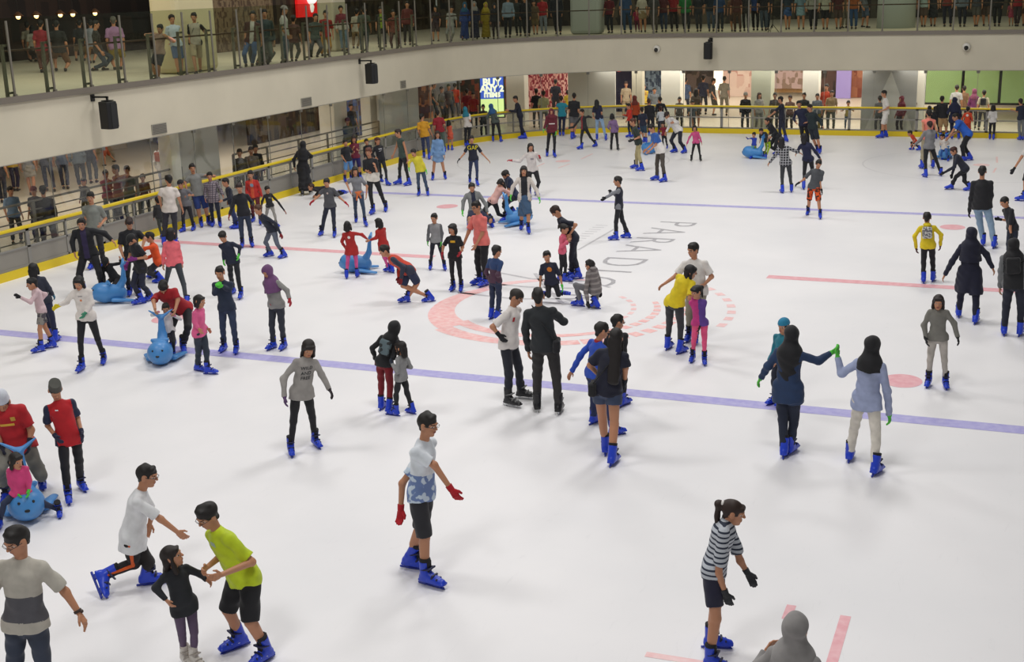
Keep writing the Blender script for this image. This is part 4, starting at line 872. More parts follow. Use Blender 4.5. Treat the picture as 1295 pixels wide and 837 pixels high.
(-8.872, -3.629, 0.0, -140.0, 1.35, [(-0.05,-0.039,0.936),(0.05,0.039,0.383),(0.245,-0.166,0),(-0.191,0.211,0),(-0.248,-0.018,0.452),(-0.114,-0.272,0.593),None,(-0.07,-0.234,0.726),None,None], 't:l=D84A12 b:p=2A2C34 hair:short bent:1 pitch:15', 'boy in an orange top bending forward near the left boards', '', 57.1),
(-7.352, -5.051, 0.0, 109.3, 1.38, [(0.019,0.015,1.35),(0.017,0.013,0.703),(0.58,-0.451,0),(-0.557,0.385,0),(0.113,0.156,0.678),(-0.231,-0.019,0.627),None,None,None,None], 't:l=F0707A b:q=2C3138 hair:bob hc:140F10 hl:.09 fem:1 lo:1.2', 'girl in a coral pink top striding away with black leggings', '', 61.5),
(-5.135, -8.026, 0.0, -57.6, 1.66, [(0.007,-0.247,1.157),(0.035,0.027,0.835),(-0.168,0.098,0),(0.13,-0.039,0),(0.031,-0.553,0.852),(0.246,-0.3,0.804),(-0.13,-0.361,0.932),(0.199,-0.148,0.93),None,None], 't:t=A01620 b:p=17151B hair:short bent:1 pitch:55 hn:-.2 lo:1.15', 'man in a red tee bending over a toddler at the tail of the upright aid', '', 71.4),
(-5.063, -8.348, 0.0, -60.2, 0.92, [(-0.001,-0.001,0.803),(0.012,0.009,0.434),(-0.161,0.137,0),(0.126,-0.076,0),(-0.087,-0.152,0.768),(0.159,0.006,0.702),None,None,None,None], 't:l=E0DAD8 b:q=1A1A24 hair:short hc:1A1412 gl:C88098 fem:1 lo:1.2', 'toddler in white held behind the tail of the upright blue aid', '', 72.3),
(-3.896, -9.044, 0.0, 4.4, 1.198, [(0.021,0.016,1.18),(-0.019,-0.014,0.618),(-0.167,0.048,0),(0.097,-0.053,0),(0.068,-0.135,0.776),(0.051,0.117,0.708),(0.001,-0.132,0.875),None,None,None], 't:l=D95C8C b:p=2A3442 hair:bob hc:17110F hl:.06 fem:1 lo:1.15 g:1.1', 'little girl in a pink top and jeans looking right', '', 76.5),
(-4.177, -7.894, 0.0, -72.9, 1.405, [(-0.047,-0.033,1.374),(0.009,0.006,0.747),(-0.144,0.054,0),(0.124,0.013,0),(-0.055,-0.13,1.175),(0.061,-0.159,1.19),(-0.165,-0.061,1.028),(0.083,0.003,1.085),None,None], 't:l=1F2A40 b:p=2A3650 hair:short gl:4FC23A gs:RL pitch:10 lo:1.15 coll:1 cr:.9 cl:.9', 'boy in navy holding a green glove over his face', '', 72.8),
(-3.476, -7.504, 0.0, -92.0, 1.388, [(-0.067,-0.043,1.358),(0.028,0.018,0.739),(-0.09,0.008,0),(0.092,0.062,0),(-0.06,-0.018,0.84),(0.288,0.009,0.899),(-0.119,0.022,0.994),(0.228,0.049,1.024),None,None], 't:l=8A8986 b:p=2A2E38 hair:hijab hjc:6C4470 hl:.26 gl:A01828 pitch:25 fem:1 lo:1.15', 'girl in a purple headscarf and grey jumper with red gloves', '', 73.1),
(-6.359, -4.402, 0.0, -77.4, 1.246, [(-0.147,-0.101,1.225),(-0.007,-0.005,0.675),(-0.194,0.183,0),(0.179,-0.115,0),(-0.149,-0.134,0.756),(0.153,-0.044,0.855),(-0.182,-0.067,0.964),(0.138,0.036,1.001),None,None], 't:l=1A2036 b:p=171A22 hair:short gl:54C23E pitch:30 lo:1.15', 'boy in a navy top and black tracksuit trousers with green gloves', '', 61.7),
(-10.85, -0.481, 0.0, 117.3, 1.656, [(0.092,0.07,1.608),(0.048,0.037,0.732),(0.154,0.004,0),(-0.122,-0.067,0),(0.26,0.26,0.886),(-0.154,0.02,0.947),(0.265,0.164,1.157),(-0.128,-0.06,1.216),None,None], 't:t=D8CFC8 b:p=2C2A33 hair:short lo:1.2 hf:30', 'man in a plain white tee with his back turned by the left boards', '', 50.6),
(-11.64, 0.347, 0.0, 137.6, 0.963, [(-0.052,-0.04,0.961),(-0.041,-0.031,0.532),(0.075,-0.011,0),(-0.024,-0.036,0),(-0.107,0.039,0.42),(-0.2,-0.077,0.475),None,None,None,None], 't:l=2A2C30 b:p=3A4440 hair:short', 'dark haired boy half hidden behind the man in the white tee', '', 47.5),
(-11.633, 1.355, 0.0, -83.5, 1.228, [(-0.074,-0.054,1.208),(0.007,0.005,0.671),(-0.074,-0.087,0),(0.066,0.157,-0),(-0.019,-0.021,0.888),(0.179,-0.034,0.936),None,None,None,None], 't:t=6A6A70 b:p=1C1C26 hair:cap hjc:15151A', 'boy in a grey tee and dark cap standing by a barrier post', '', 47.7),
(-11.618, 2.062, 0.0, -42.3, 1.568, [(-0.157,-0.113,1.526),(-0.061,-0.044,0.77),(-0.068,-0.077,0),(0.016,0.124,0),(-0.244,-0.314,1.027),(0.177,0.108,1.317),(-0.31,-0.265,1.177),(0.257,0.227,1.282),None,None], 't:t=7E7F7C b:s=243A78 hair:short lo:1.2 g:1.08', 'man in a grey tee and blue shorts leaning on the left boards', '', 46.0),
(-11.271, 2.072, 0.0, -59.7, 1.343, [(-0.053,-0.038,1.316),(-0.008,-0.006,0.546),(-0.137,0.055,-0),(0.102,0.005,-0),(-0.142,-0.183,0.748),(0.234,0.053,0.822),None,None,None,None], 't:l=8A7F86*plaid*4A4550*18 b:p=1C2236 hair:short lo:1.25 hem:.12', 'boy in a checked shirt looking down by the left boards', '', 47.2),
(-10.579, 1.952, 0.0, -130.6, 1.226, [(-0.15,-0.103,1.206),(-0.046,-0.031,0.596),(0.084,0.02,0),(-0.038,0.033,0),(-0.174,0.006,0.702),(-0.155,-0.282,0.77),None,None,None,None], 't:l=151B2E b:p=1E2C5A hair:short', 'boy in a dark blue top facing left in front of the boards', '', 47.9),
(-8.961, -0.043, 0.0, -56.0, 1.463, [(-0.056,-0.038,1.428),(-0.012,-0.008,0.794),(-0.102,-0.038,0),(0.063,0.096,0),(-0.242,-0.26,0.811),(0.249,0.071,0.99),(-0.215,-0.145,1.008),None,None,None], 't:l=14151F b:p=27334A hair:short hc:2A1A1A pitch:20 gl:8A1420 gs:R lo:1.2', 'youth in a black sweater and blue jeans with one red glove', '', 51.8),
(-10.484, 2.758, 0.0, -66.5, 1.303, [(-0.063,-0.042,1.278),(-0.002,-0.001,0.581),(-0.227,0.202,0),(0.199,-0.138,0),(-0.141,-0.159,0.721),(0.207,0.014,0.705),None,None,None,None], 't:l=B02420/C85030 split:front jk:1 b:p=5A1620 hair:short lo:1.15 print:#disc,7C8CA0,.12,.16', 'man in an orange shirt and open red jacket by the left boards', '', 47.1),
(-9.845, 2.421, 0.0, -32.1, 0.957, [(-0.019,-0.013,0.955),(0.021,0.013,0.324),(-0.216,0.027,-0),(0.157,0.011,0),(-0.113,-0.21,0.534),(0.331,0.178,0.387),(-0.127,-0.132,0.677),(0.177,0.165,0.6),None,None], 't:l=14141A b:p=8E8B86 hair:short gl:B08078 lo:1.15 print:CC,D8D4CE,.09,.16', 'boy in a black top with a pale letter print and grey trousers', '', 47.9),
(-7.619, -0.89, 0.0, -117.3, 1.3, [(-0.275,-0.177,1.12),(-0.013,-0.008,0.563),(-0.185,0.064,0),(0.217,-0.001,0),(-0.188,-0.028,0.698),(0.19,-0.065,0.566),(-0.26,-0.027,0.799),(0.092,-0.081,0.79),None,None], 't:l=1A1F30 b:p=5A6070 hair:short bent:1 gl:7A1822 hc:4A2A1A', 'child bent forward in a navy top and grey trousers with red gloves', '', 54.3),
(-11.639, 7.243, 0.0, 106.2, 1.513, [(-0.006,-0.004,1.474),(-0.056,-0.034,0.635),(0.016,0.188,0),(0.004,-0.255,0),(0.094,0.126,1.074),(-0.319,-0.055,0.814),(0.206,0.077,1.129),(-0.284,-0.124,1.052),None,None], 't:l=14141A b:g=131318 hair:hijab hjc:121217 hl:.3 fem:1 lo:1.2 g:1.08 hem:.2 ft:hockey', 'person in a long black robe and headscarf leaning on the yellow rail', '', 40.9),
(-7.721, 1.641, 0.0, -74.6, 1.345, [(0.043,0.025,1.317),(0.083,0.048,0.767),(-0.217,0.081,0),(0.199,-0.013,0),(-0.254,-0.196,0.889),(0.474,0.146,0.822),(-0.143,-0.042,1.017),(0.316,0.143,0.947),None,None], 't:t=4A4B50 b:p=1F2436 hair:short gl:A81826 pitch:10 lo:1.15 print:#disc,B8A8A0,.06,.15', 'boy in a charcoal tee spreading his arms with red gloves', '', 50.6),
(-10.275, 7.042, 0.0, -130.4, 1.1, [(-0.803,-0.455,0.343),(-0.503,-0.285,0.283),(0.136,-0.088,0.1),(-0.091,0.141,0.1),(-0.804,-0.274,0.071),(-0.605,-0.525,0.096),None,None,(-0.194,-0.193,0.079),(-0.306,-0.078,0.124)], 't:l=17141E b:p=16161C hair:short hc:3A2218 bent:1 pitch:0', 'child in black fallen onto hands and knees on the ice', '', 42.7),
(-7.702, 3.309, 0.0, -56.1, 1.405, [(-0.064,-0.036,1.374),(-0.029,-0.016,0.749),(-0.292,0.289,0),(0.253,-0.231,0),(-0.163,-0.195,0.89),(0.189,0.028,0.75),(-0.259,-0.157,1.075),(0.179,0.113,0.97),None,None], 't:t=76777C b:q=2A3A52 hair:long hl:.22 hc:1C120F fem:1 waist:C86A38', 'young woman in a grey tee with an orange jacket tied at her waist', '', 48.4),
(-8.01, 4.94, 0.0, -77.0, 1.694, [(-0.181,-0.096,1.644),(-0.113,-0.06,0.849),(-0.072,-0.219,0),(0.056,0.287,0),(-0.226,-0.156,1.144),(0.076,-0.238,1.286),(-0.314,-0.115,1.177),(0.026,-0.038,1.054),None,None], 't:m=15161C/D5CFC6 split:lo sz:.17 b:q=15151B hair:short hc:5A2E1E fem:1 lo:1.15', 'person in a black and white top raising one hand in a fist', '', 46.2),
(-10.293, 9.667, 0.0, -32.3, 1.355, [(-0.126,-0.066,1.327),(-0.059,-0.031,0.578),(-0.309,0.347,0),(0.25,-0.31,0),(-0.146,-0.235,0.837),(0.029,0.017,0.714),None,None,None,None], 't:l=15161E b:q=15161C hair:pony hc:4A2216 fem:1 lo:1.15 print:NIKE,E0E0E4,.07,.12+#swoosh,E0E0E4,.16,.19', 'red haired girl in a black top with a white swoosh', '', 40.2),
(-9.564, 9.542, 0.0, -123.2, 1.64, [(-0.088,-0.045,1.593),(0.041,0.021,0.796),(-0.176,0.095,0),(0.215,-0.036,0),(-0.29,-0.025,0.933),(0.227,-0.097,0.77),(-0.215,0.058,1.155),(0.178,-0.077,0.997),None,None], 't:v=3A4A42 b:q=1A1C20 hair:short hc:2A1A16 hf:-10', 'youth in a sleeveless dark green top by the corner boards', '', 40.7),
(-11.616, 10.256, 0.0, -51.0, 1.306, [(0.002,0.001,1.282),(0.03,0.017,0.593),(-0.173,-0.004,0),(0.129,0.058,0),(0.015,-0.109,1.001),(0.117,0.002,0.941),None,None,None,None], 't:t=6A1830 b:s=201A5A hair:long hl:.15 fem:1 hc:24130F', 'girl in a maroon top hugging a friend by the boards', '', 38.0),
(-11.613, 9.809, 0.0, -40.7, 1.237, [(-0.043,-0.024,1.217),(0.006,0.003,0.53),(-0.11,-0.079,0),(0.057,0.125,0),(-0.033,-0.156,0.697),(0.19,0.071,0.917),None,None,None,None], 't:t=1A1B22 b:s=5A8AC0 hair:short', 'boy in a black tee and pale blue shorts beside the maroon top', '', 38.2),
(-8.081, 7.837, 0.0, -69.0, 1.279, [(-0.205,-0.1,1.256),(-0.038,-0.018,0.707),(-0.137,0.005,0),(0.111,0.06,0),(-0.312,-0.228,0.828),(0.156,-0.026,0.689),(-0.342,-0.154,0.965),None,None,None], 't:l=CDC032 b:p=384862 hair:short gl:54C23E lo:1.2 hf:-20 pitch:15', 'boy in a yellow patterned sweatshirt and jeans', '', 43.0),
(-8.958, 10.811, 0.0, -64.8, 1.449, [(0.01,0.005,1.414),(-0.006,-0.003,0.736),(-0.165,-0.09,0),(0.135,0.153,0),(-0.176,-0.171,0.701),(0.211,0.011,0.766),None,None,None,None], 't:l=6E92BE b:n=7090B8 hair:long hl:.2 hc:2A1810 fem:1 lo:1.2', 'girl in a light blue shirt dress skating towards the camera', '', 39.8),
(-7.507, 10.204, 0.0, -61.3, 1.388, [(-0.018,-0.008,1.358),(0.02,0.009,0.747),(-0.283,0.37,0),(0.249,-0.309,0),(-0.345,-0.252,0.773),(0.449,0.124,0.732),(-0.23,-0.115,0.938),(0.257,0.127,0.918),None,None], 't:t=15192B b:q=1F2C50 hair:short hc:17100E gl:3A3A3E gs:R lo:1.15 print:GAP,D8C81E,.21,.12', 'boy in a navy tee with yellow lettering holding his arms out', '', 41.0),
(-4.949, 8.594, 0.0, -57.0, 1.6, [(-0.04,-0.015,1.378),(-0.008,-0.003,0.736),(-0.116,0.008,-0),(0.078,0.051,0),(-0.504,-0.315,1.033),(0.219,0.037,1.087),(-0.33,-0.164,0.993),None,None,None], 't:l=CFC8C4 b:q=17161C hair:long hl:.28 hc:140E0E fem:1 gl:A81826 print:#.5,8A8488,.1,.2', 'girl with very long black hair and red gloves spreading her arms', '', 43.7),
(-4.46, 3.553, 0.0, -58.5, 1.62, [(-0.154,-0.067,1.025),(-0.096,-0.042,0.402),(-0.213,-0.193,0),(0.177,0.253,0),(-0.345,-0.262,0.473),(0.199,0.026,0.403),(-0.35,-0.178,0.694),(0.135,0.084,0.605),None,None], 't:l=787A7A/20243A split:front jk:1 b:s=1E2440 hair:bun gl:5CC84A gs:R fem:1 lo:1.15', 'woman in a grey cardigan with one green glove behind the pink polo man', '', 50.2),
(-4.31, 4.426, 0.0, -122.4, 1.4, [(0.076,0.032,0.996),(-0.116,-0.048,0.565),(-0.095,-0.182,-0),(0.133,0.241,0),(0.099,0.122,0.655),(0.25,-0.076,0.67),None,None,None,None], 't:t=D8A8A0 b:q=17171D hair:long hl:.26 hc:1A1210 bent:1 pitch:40 fem:1', 'girl with hair hanging down bending at the tail of the rear aid', '', 49.1),
(-4.146, 4.838, 0.0, -138.0, 1.65, [(-0.083,-0.034,1.162),(0.106,0.043,0.629),(0.01,0.332,0),(0.042,-0.285,0),(-0.088,0.11,0.567),(-0.026,-0.215,0.631),None,(0.028,-0.164,0.791),None,None], 't:t=182442 b:q=171A26 hair:short bent:1 pitch:45', 'person in a navy tee bending over the tail of the rear aid', '', 48.6),
(-3.188, 3.407, 0.0, -70.6, 1.54, [(0.001,0,1.5),(0.006,0.002,0.854),(-0.187,0.273,0),(0.164,-0.207,0),(-0.275,-0.188,0.917),(0.365,0.051,0.838),(-0.261,-0.096,1.111),(0.282,0.104,1.015),None,None], 't:l=C9C0B8/14161E split:front fw:.085 jk:1 b:k=35506E hair:long hl:.14 hc:1C1310 gl:5CC84A fem:1 lo:1.1 hem:.10', 'woman in a cream cardigan and blue skirt with green gloves', '', 51.2),
(-11.493, 15.246, 0.0, 110.7, 1.501, [(-0.102,-0.049,1.463),(-0.023,-0.011,0.778),(0.202,-0.222,0),(-0.177,0.157,0),(0.166,0.154,0.822),(-0.223,-0.004,0.804),None,None,None,None], 't:t=C8901E b:p=2E3A5E hair:short lo:1.25 hf:-40', 'man in a mustard yellow tee by the corner boards', '', 35.4),
(-4.891, -2.307, 0.0, 111.4, 1.121, [(-0.029,-0.016,1.108),(0.027,0.015,0.592),(0.088,0.056,0),(-0.062,-0.122,0),(0.278,0.229,0.805),(-0.151,0.025,0.642),(0.231,0.111,0.916),(-0.151,-0.067,0.781),None,None], 't:l=A8201E b:q=D05090 hair:bob hl:.07 hc:120E10 lo:1.25 hem:.18 fem:1 print:#disc,E8E0DC,.09,.16,0,b', 'girl in a red jacket and pink leggings seen from behind at the seal tail', '', 59.5),
(-4.344, -1.636, 0.0, 157.7, 1.094, [(-0.161,-0.084,1.083),(-0.077,-0.041,0.491),(0.086,-0.034,0),(-0.021,0.008,0),(-0.2,0.047,0.621),(-0.31,-0.246,0.735),None,(-0.189,-0.182,0.774),None,None], 't:l=A8201E b:q=D05090 hair:bob hl:.07 hc:120E10 lo:1.25 hem:.18 fem:1', 'girl in a red jacket and pink leggings stepping right of the seal tail', '', 58.8),
(-2.605, -3.86, 0.0, -141.5, 1.4, [(-0.526,-0.262,1.038),(-0.084,-0.042,0.615),(0.242,0.111,0),(-0.188,-0.068,0),(-0.366,-0.04,0.486),(-0.192,-0.274,0.52),None,(-0.161,-0.24,0.736),(-0.24,-0.124,0.344),(-0.001,0.012,0.384)], 't:l=C23A22/2E3346 b:s=1F2B4A hair:short bent:1 pitch:20 gl:7A1420 lo:1.15 g:1.1', 'boy in a red and grey raglan top bent low while skating', '', 65.2),
(-3.46, -1.113, 0.0, -64.5, 1.134, [(-0.026,-0.012,1.12),(-0.006,-0.003,0.551),(-0.173,0.025,0),(0.143,0.038,0),(-0.133,-0.152,0.636),(0.125,-0.029,0.609),(-0.153,-0.073,0.773),(0.112,0.053,0.793),None,None], 't:l=8A8A8C/5A5C60 b:q=191C2A hair:short hf:-25 gl:4AA83A', 'small boy in a grey long sleeved top left of the black tee girl', '', 58.6),
(-2.248, -2.795, 0.0, -80.4, 1.275, [(-0.041,-0.019,1.252),(-0.015,-0.007,0.686),(-0.095,0.047,0),(0.084,0.022,0),(-0.224,-0.149,0.773),(0.126,-0.065,0.791),(-0.236,-0.07,0.894),None,None,None], 't:t=121318 b:q=16161C hair:bob hl:.08 hc:0F0D0F gl:A01424 hf:-20 fem:1 print:#.45,D0A01E,.13,.13', 'girl in a black tee with a yellow patch and red gloves', '', 63.2),
(-1.957, -2.22, 0.0, -116.5, 1.654, [(-0.053,-0.023,1.607),(0.033,0.014,0.825),(-0.073,0.085,0),(0.104,-0.022,0),(-0.345,-0.061,0.839),(-0.003,-0.202,0.884),(-0.263,0.03,1.087),(0.093,-0.104,1.094),None,None], 't:t=E0736C b:p=15151B hair:short hc:17110F glasses:1 coll:1 lo:1.18 g:1.08 pitch:12', 'man in a salmon pink polo walking with a child', '', 62.2),
(-0.669, -4.616, 0.0, 72.9, 1.279, [(0.056,0.023,1.256),(0.011,0.004,0.645),(0.054,-0.046,0),(-0.074,-0.02,0),(0.094,0.013,0.743),(-0.144,0.099,0.709),None,None,None,None], 't:l=26406E/4A3044 split:lo sz:.3 b:p=202C48 hair:short hf:-20 gl:7A1822 gs:R hem:.02', 'boy in a blue tie dye top and jeans right of the pink polo man', '', 69.3),
(-0.06, -3.169, 0.0, -64.9, 1.22, [(-0.108,-0.04,0.9),(-0.027,-0.01,0.354),(-0.147,-0.033,0.12),(0.117,0.097,0.12),(-0.208,-0.173,0.33),(0.178,-0.008,0.333),(-0.223,-0.094,0.493),(0.123,0.057,0.481),(-0.053,-0.137,0.166),(0.124,-0.055,0.181)], 't:t=161A30 b:p=17171F hair:short gl:4AC23E gs:L print:#disc,D07828,.13,.15', 'boy kneeling on the ice in a navy tee with an orange print', '', 66.2),
(-0.351, -1.144, 0.0, -145.8, 1.56, [(-0.331,-0.115,1.406),(0.046,0.016,0.779),(0.117,-0.012,0),(-0.059,0.052,0),(-0.065,0.197,0.911),(-0.006,-0.191,0.963),None,(0.102,-0.132,1.151),None,None], 't:t=14182A b:p=171A2A hair:short hc:2A1810 bent:1 pitch:50 coll:1', 'coach in a navy polo bowing over a small girl in pink', '', 61.2),
(-0.471, -1.431, 0.0, -0.3, 1.098, [(0.025,0.009,1.087),(-0.018,-0.006,0.611),(-0.105,0.025,0),(0.035,-0.025,0),(0.129,-0.098,0.856),(0.094,0.119,0.885),None,None,None,None], 't:l=D9607A b:q=15151B hair:pony hl:.08 fem:1', 'small girl in a pink top held by the coach in the navy polo', '', 61.8),
(-0.62, 3.045, 0.0, -168.0, 1.412, [(-0.069,-0.021,1.381),(-0.04,-0.012,0.711),(0.141,0.152,0),(-0.073,-0.137,0),(-0.232,0.09,1.079),(-0.275,-0.29,1.028),None,(-0.142,-0.198,1.117),None,None], 't:l=171A2C/7C7E84 b:p=1A1A20 hair:short gl:17171C', 'boy in a navy vest top with grey sleeves gliding alone near centre ice', '', 53.2),
(0.676, -3.353, 0.0, 168.6, 1.35, [(0.054,0.018,0.801),(0.134,0.045,0.385),(0.207,-0.051,0),(-0.139,0.037,0),(0.228,0.248,0.047),(0.077,-0.209,0.17),None,(0.018,-0.123,0.326),(0.128,-0.017,0.036),(-0.213,-0.03,0.426)], 't:l=6E6868*stripes*8E8886*10 b:p=66666A hair:short bent:1 hoodback:1 pitch:10 gl:16161A', 'boy in a grey hooded top squatting down on one knee', '', 67.3),
(3.109, -5.082, 0.0, -84.3, 1.618, [(-0,-0,1.573),(0.069,0.017,0.779),(-0.068,0.091,-0),(0.061,-0.022,0),(-0.442,-0.165,1.011),(0.218,-0.052,1.026),(-0.273,-0.042,1.135),(0.304,0.05,1.129),None,None], 't:t=D8D4D0 b:p=8E8878 hair:short hf:-40 pitch:10 lo:1.2 g:1.1', 'man in a white tee with one arm out behind two girls', '', 74.3),
(2.974, -5.727, 0.0, 74.5, 1.5, [(0.236,0.061,1.335),(-0.009,-0.002,0.824),(0.114,-0.127,0),(-0.133,0.059,0),(0.279,0.063,0.965),(0.148,0.191,0.966),None,(0.256,0.148,1.062),None,None], 't:t=E0C81A b:q=33353A hair:plait hc:120E0F glasses:1 fem:1 hf:-50 lo:1.15 g:1.08', 'girl in a yellow tee and charcoal leggings with a long plait', '', 76.4),
(3.498, -6.241, 0.0, -81.6, 1.172, [(-0.046,-0.011,1.155),(0.022,0.005,0.619),(-0.109,0.085,0),(0.099,-0.015,0),(-0.101,-0.013,1.076),(0.029,-0.086,0.567),(-0.063,-0.004,0.923),None,None,None], 't:l=B83078/5A3A8A split:left b:q=E0507E hair:pony hc:140F10 fem:1 gl:15151A gs:L hf:-40', 'little girl in a pink and purple jacket with pink leggings', '', 78.6),
(-7.295, 16.533, 0.0, -64.8, 1.602, [(0.039,0.014,1.558),(0.045,0.017,0.93),(-0.184,0.138,0),(0.154,-0.075,0),(-0.176,-0.165,0.982),(0.208,-0.014,0.828),(-0.132,-0.064,1.188),None,None,None], 't:l=5C1424 b:q=15151B hair:hijab hjc:5C1424 hl:.10 gl:58B848 hem:.08 print:#.15,D8D0CC,.22,.30', 'child in a dark red hooded top and black leggings near the far boards', '', 35.7),
(-10.195, 21.338, 0.0, -143.6, 1.6, [(-0.255,-0.1,1.546),(-0.03,-0.012,0.614),(0.088,-0.004,0),(-0.032,0.045,0),(-0.508,-0.047,1.076),(-0.443,-0.369,1.129),None,None,None,None], 't:l=171A2A b:p=1A1C30 hair:short bent:1 pitch:15 lo:1.1', 'youth in navy stretching out to grab the yellow rail', '', 31.8),
(-9.026, 22.541, 0.0, 107.6, 1.485, [(0.002,0.001,1.448),(0.03,0.011,0.685),(0.074,-0.024,0),(-0.053,-0.043,0),(0.129,0.125,1.088),(-0.13,0.044,1.093),(0.234,0.078,1.093),(-0.161,-0.052,1.143),None,None], 't:t=1E8296 b:p=17203C hair:short hc:2A1A14 g:1.05', 'man in a teal tee leaning on the far yellow rail', '', 31.0),
(-8.248, 21.647, 0.0, 94.2, 1.681, [(0.068,0.024,1.632),(0.058,0.02,0.837),(-0.011,0.098,0),(0.016,-0.168,0),(0.22,0.11,0.89),(-0.153,0.077,0.849),None,None,None,None], 't:t=15151B b:m=5A5A5C hair:short g:1.08 hf:10', 'man in a black tee and grey shorts gliding at the far boards', '', 32.1),
(-6.765, 19.068, 0.0, -121.5, 1.35, [(-0.2,-0.067,1.298),(-0.118,-0.039,0.656),(-0.132,-0.374,0),(0.169,0.434,0),(-0.693,-0.172,0.737),(0.206,-0.099,1.119),(-0.53,-0.063,0.765),(0.047,-0.098,1.154),None,None], 't:l=1E1F22/8A2A30 split:front b:q=17181D hair:short', 'child in a dark open jacket pushing off beside the long haired girl', '', 34.1),
(-7.003, 21.397, 0.0, 102.9, 1.469, [(-0.16,-0.052,1.433),(-0.078,-0.025,0.862),(0.202,-0.085,0),(-0.186,0.017,0),(-0.004,0.068,0.893),(-0.296,0.002,0.857),None,None,None,None], 't:t=171A35 b:p=8CA8C8 hair:long hl:.2 hc:0F0D10 fem:1', 'long haired girl in a navy top and pale blue jeans seen from behind', '', 32.5),
(-5.595, 18.556, 0.0, 102.3, 1.233, [(-0.077,-0.024,1.212),(-0.009,-0.003,0.694),(0.137,-0.055,0),(-0.122,-0.013,0),(0.113,0.107,0.758),(-0.213,0.029,0.761),None,None,None,None], 't:l=7A6088 b:p=16141A hair:bob hl:.06 hc:0F0D10 fem:1 ft:hockey', 'small child in a lilac top and black trousers at the far end', '', 34.7),
(-3.41, 14.105, 0.0, -153.8, 1.62, [(-0.175,-0.051,1.525),(0.007,0.002,0.87),(0.204,-0.252,0),(-0.141,0.282,0),(-0.097,0.131,0.979),(-0.124,-0.225,0.979),None,(0.073,-0.153,1.058),None,None], 't:t=24302C b:p=A89C72 hair:short hc:4A2418 bent:1 lo:1.1 gl:1A1A22', 'youth in a dark green tee and khaki trousers near the far end', '', 38.7),
(-2.09, 11.916, 0.0, -134.8, 1.65, [(-0.257,-0.07,1.602),(0.023,0.006,0.926),(-0.137,0.165,0),(0.187,-0.115,0),(-0.427,-0.003,0.957),(-0.25,-0.265,0.954),(-0.228,0.093,1.148),None,None,None], 't:t=2C5AA8/E0DCD8 split:lo sz:.22 b:p=4A443E hair:short hc:17110F bent:1 pitch:30 lo:1.25 hem:.1', 'boy in a blue and white tee pushing a small blue aid', '', 41.2),
(-3.139, 18.345, 0.0, -120.6, 1.7, [(-0.436,-0.112,1.307),(-0.055,-0.014,0.797),(-0.168,0.086,0),(0.204,-0.026,0),(-0.462,-0.092,0.73),(-0.166,-0.231,1.071),(-0.377,0.033,0.971),None,None,None], 't:l=DAD6D2 b:p=171A2A hair:cap hjc:2A1E1C bent:1 pitch:35', 'man in a white long sleeved top bending over a child in dark red', '', 35.3),
(-3.927, 19.307, 0.0, -90.0, 0.861, [(-0.082,-0.022,0.865),(-0.025,-0.007,0.368),(-0.046,-0.067,0),(0.046,0.137,0),(-0.194,-0.108,0.66),(0.091,-0.08,0.615),None,None,None,None], 't:l=7A1828 b:p=1A1A24 hair:short', 'toddler in dark red held by the man in the white top', '', 34.5),
(-2.082, 16.4, 0.0, -74.3, 1.103, [(-0.057,-0.014,1.091),(-0.001,-0,0.617),(-0.154,0.006,0),(0.135,0.061,0),(-0.277,-0.154,0.587),(0.186,-0.033,0.625),(-0.214,-0.056,0.796),None,None,None], 't:l=C0487C b:q=17151B hair:bob hl:.06 hc:140F10 fem:1 ft:hockey', 'small girl in a pink top and black leggings at the far end', '', 37.1),
(-6.149, 22.47, 0.0, -133.4, 1.216, [(-0.086,-0.026,1.197),(-0.004,-0.001,0.485),(-0.047,0.014,0),(0.096,0.037,0),(-0.293,-0.014,0.864),(-0.132,-0.196,0.581),None,None,None,None], 't:l=C8301E b:p=17202C hair:short', 'small child in a bright red top at the far boards', '', 32.0),
(-6.29, 23.755, 0.0, 104.3, 1.414, [(-0.076,-0.022,1.383),(-0.025,-0.007,0.595),(0.056,0.089,0),(-0.038,-0.157,0),(0.081,0.101,0.822),(-0.201,0.03,0.878),None,None,None,None], 't:l=A84018 b:p=15151B hair:hijab hjc:6A2A20 hl:.12 fem:1', 'person in a rust orange top facing the far boards', '', 30.9),
(-5.117, 20.858, 0.0, 115.9, 1.236, [(-0.112,-0.032,1.216),(-0.064,-0.018,0.555),(0.084,-0.121,0),(-0.054,0.058,0),(0.026,0.113,0.689),(-0.222,-0.005,0.649),None,None,None,None], 't:t=1C2236 b:s=243A50 hair:short', 'boy in a dark blue tee in the crowd at the far boards', '', 33.2),
(-5.47, 23.013, 0.0, 97.6, 1.358, [(-0.104,-0.029,1.33),(-0.038,-0.011,0.565),(0.094,-0.021,0),(-0.085,-0.049,0),(0.118,0.095,0.658),(-0.214,0.043,0.71),None,None,None,None], 't:l=17181E b:p=17181E hair:short hc:3A2018 g:1.1', 'tall man in black in the middle of the far crowd', '', 31.8),
(-5.203, 23.497, 0.0, 115.2, 1.011, [(-0.042,-0.011,1.005),(-0.015,-0.004,0.465),(0.105,-0.018,0),(-0.075,-0.046,0),(0.109,0.13,0.504),(-0.181,0.014,0.667),None,None,None,None], 't:l=C8CCD0 b:p=2A3040 hair:short hc:3A1C18', 'youth in a white top behind the bending man in white', '', 31.5),
(-5.279, 23.823, 0.0, 110.2, 1.359, [(-0.068,-0.018,1.331),(-0.029,-0.008,0.694),(0.119,-0.017,0),(-0.095,-0.048,0),(0.152,0.137,0.841),(-0.228,0.008,0.85),None,None,None,None], 't:l=15161C b:p=1A1B22 hair:short', 'person in a black jacket leaning back on the far rail', '', 30.5),
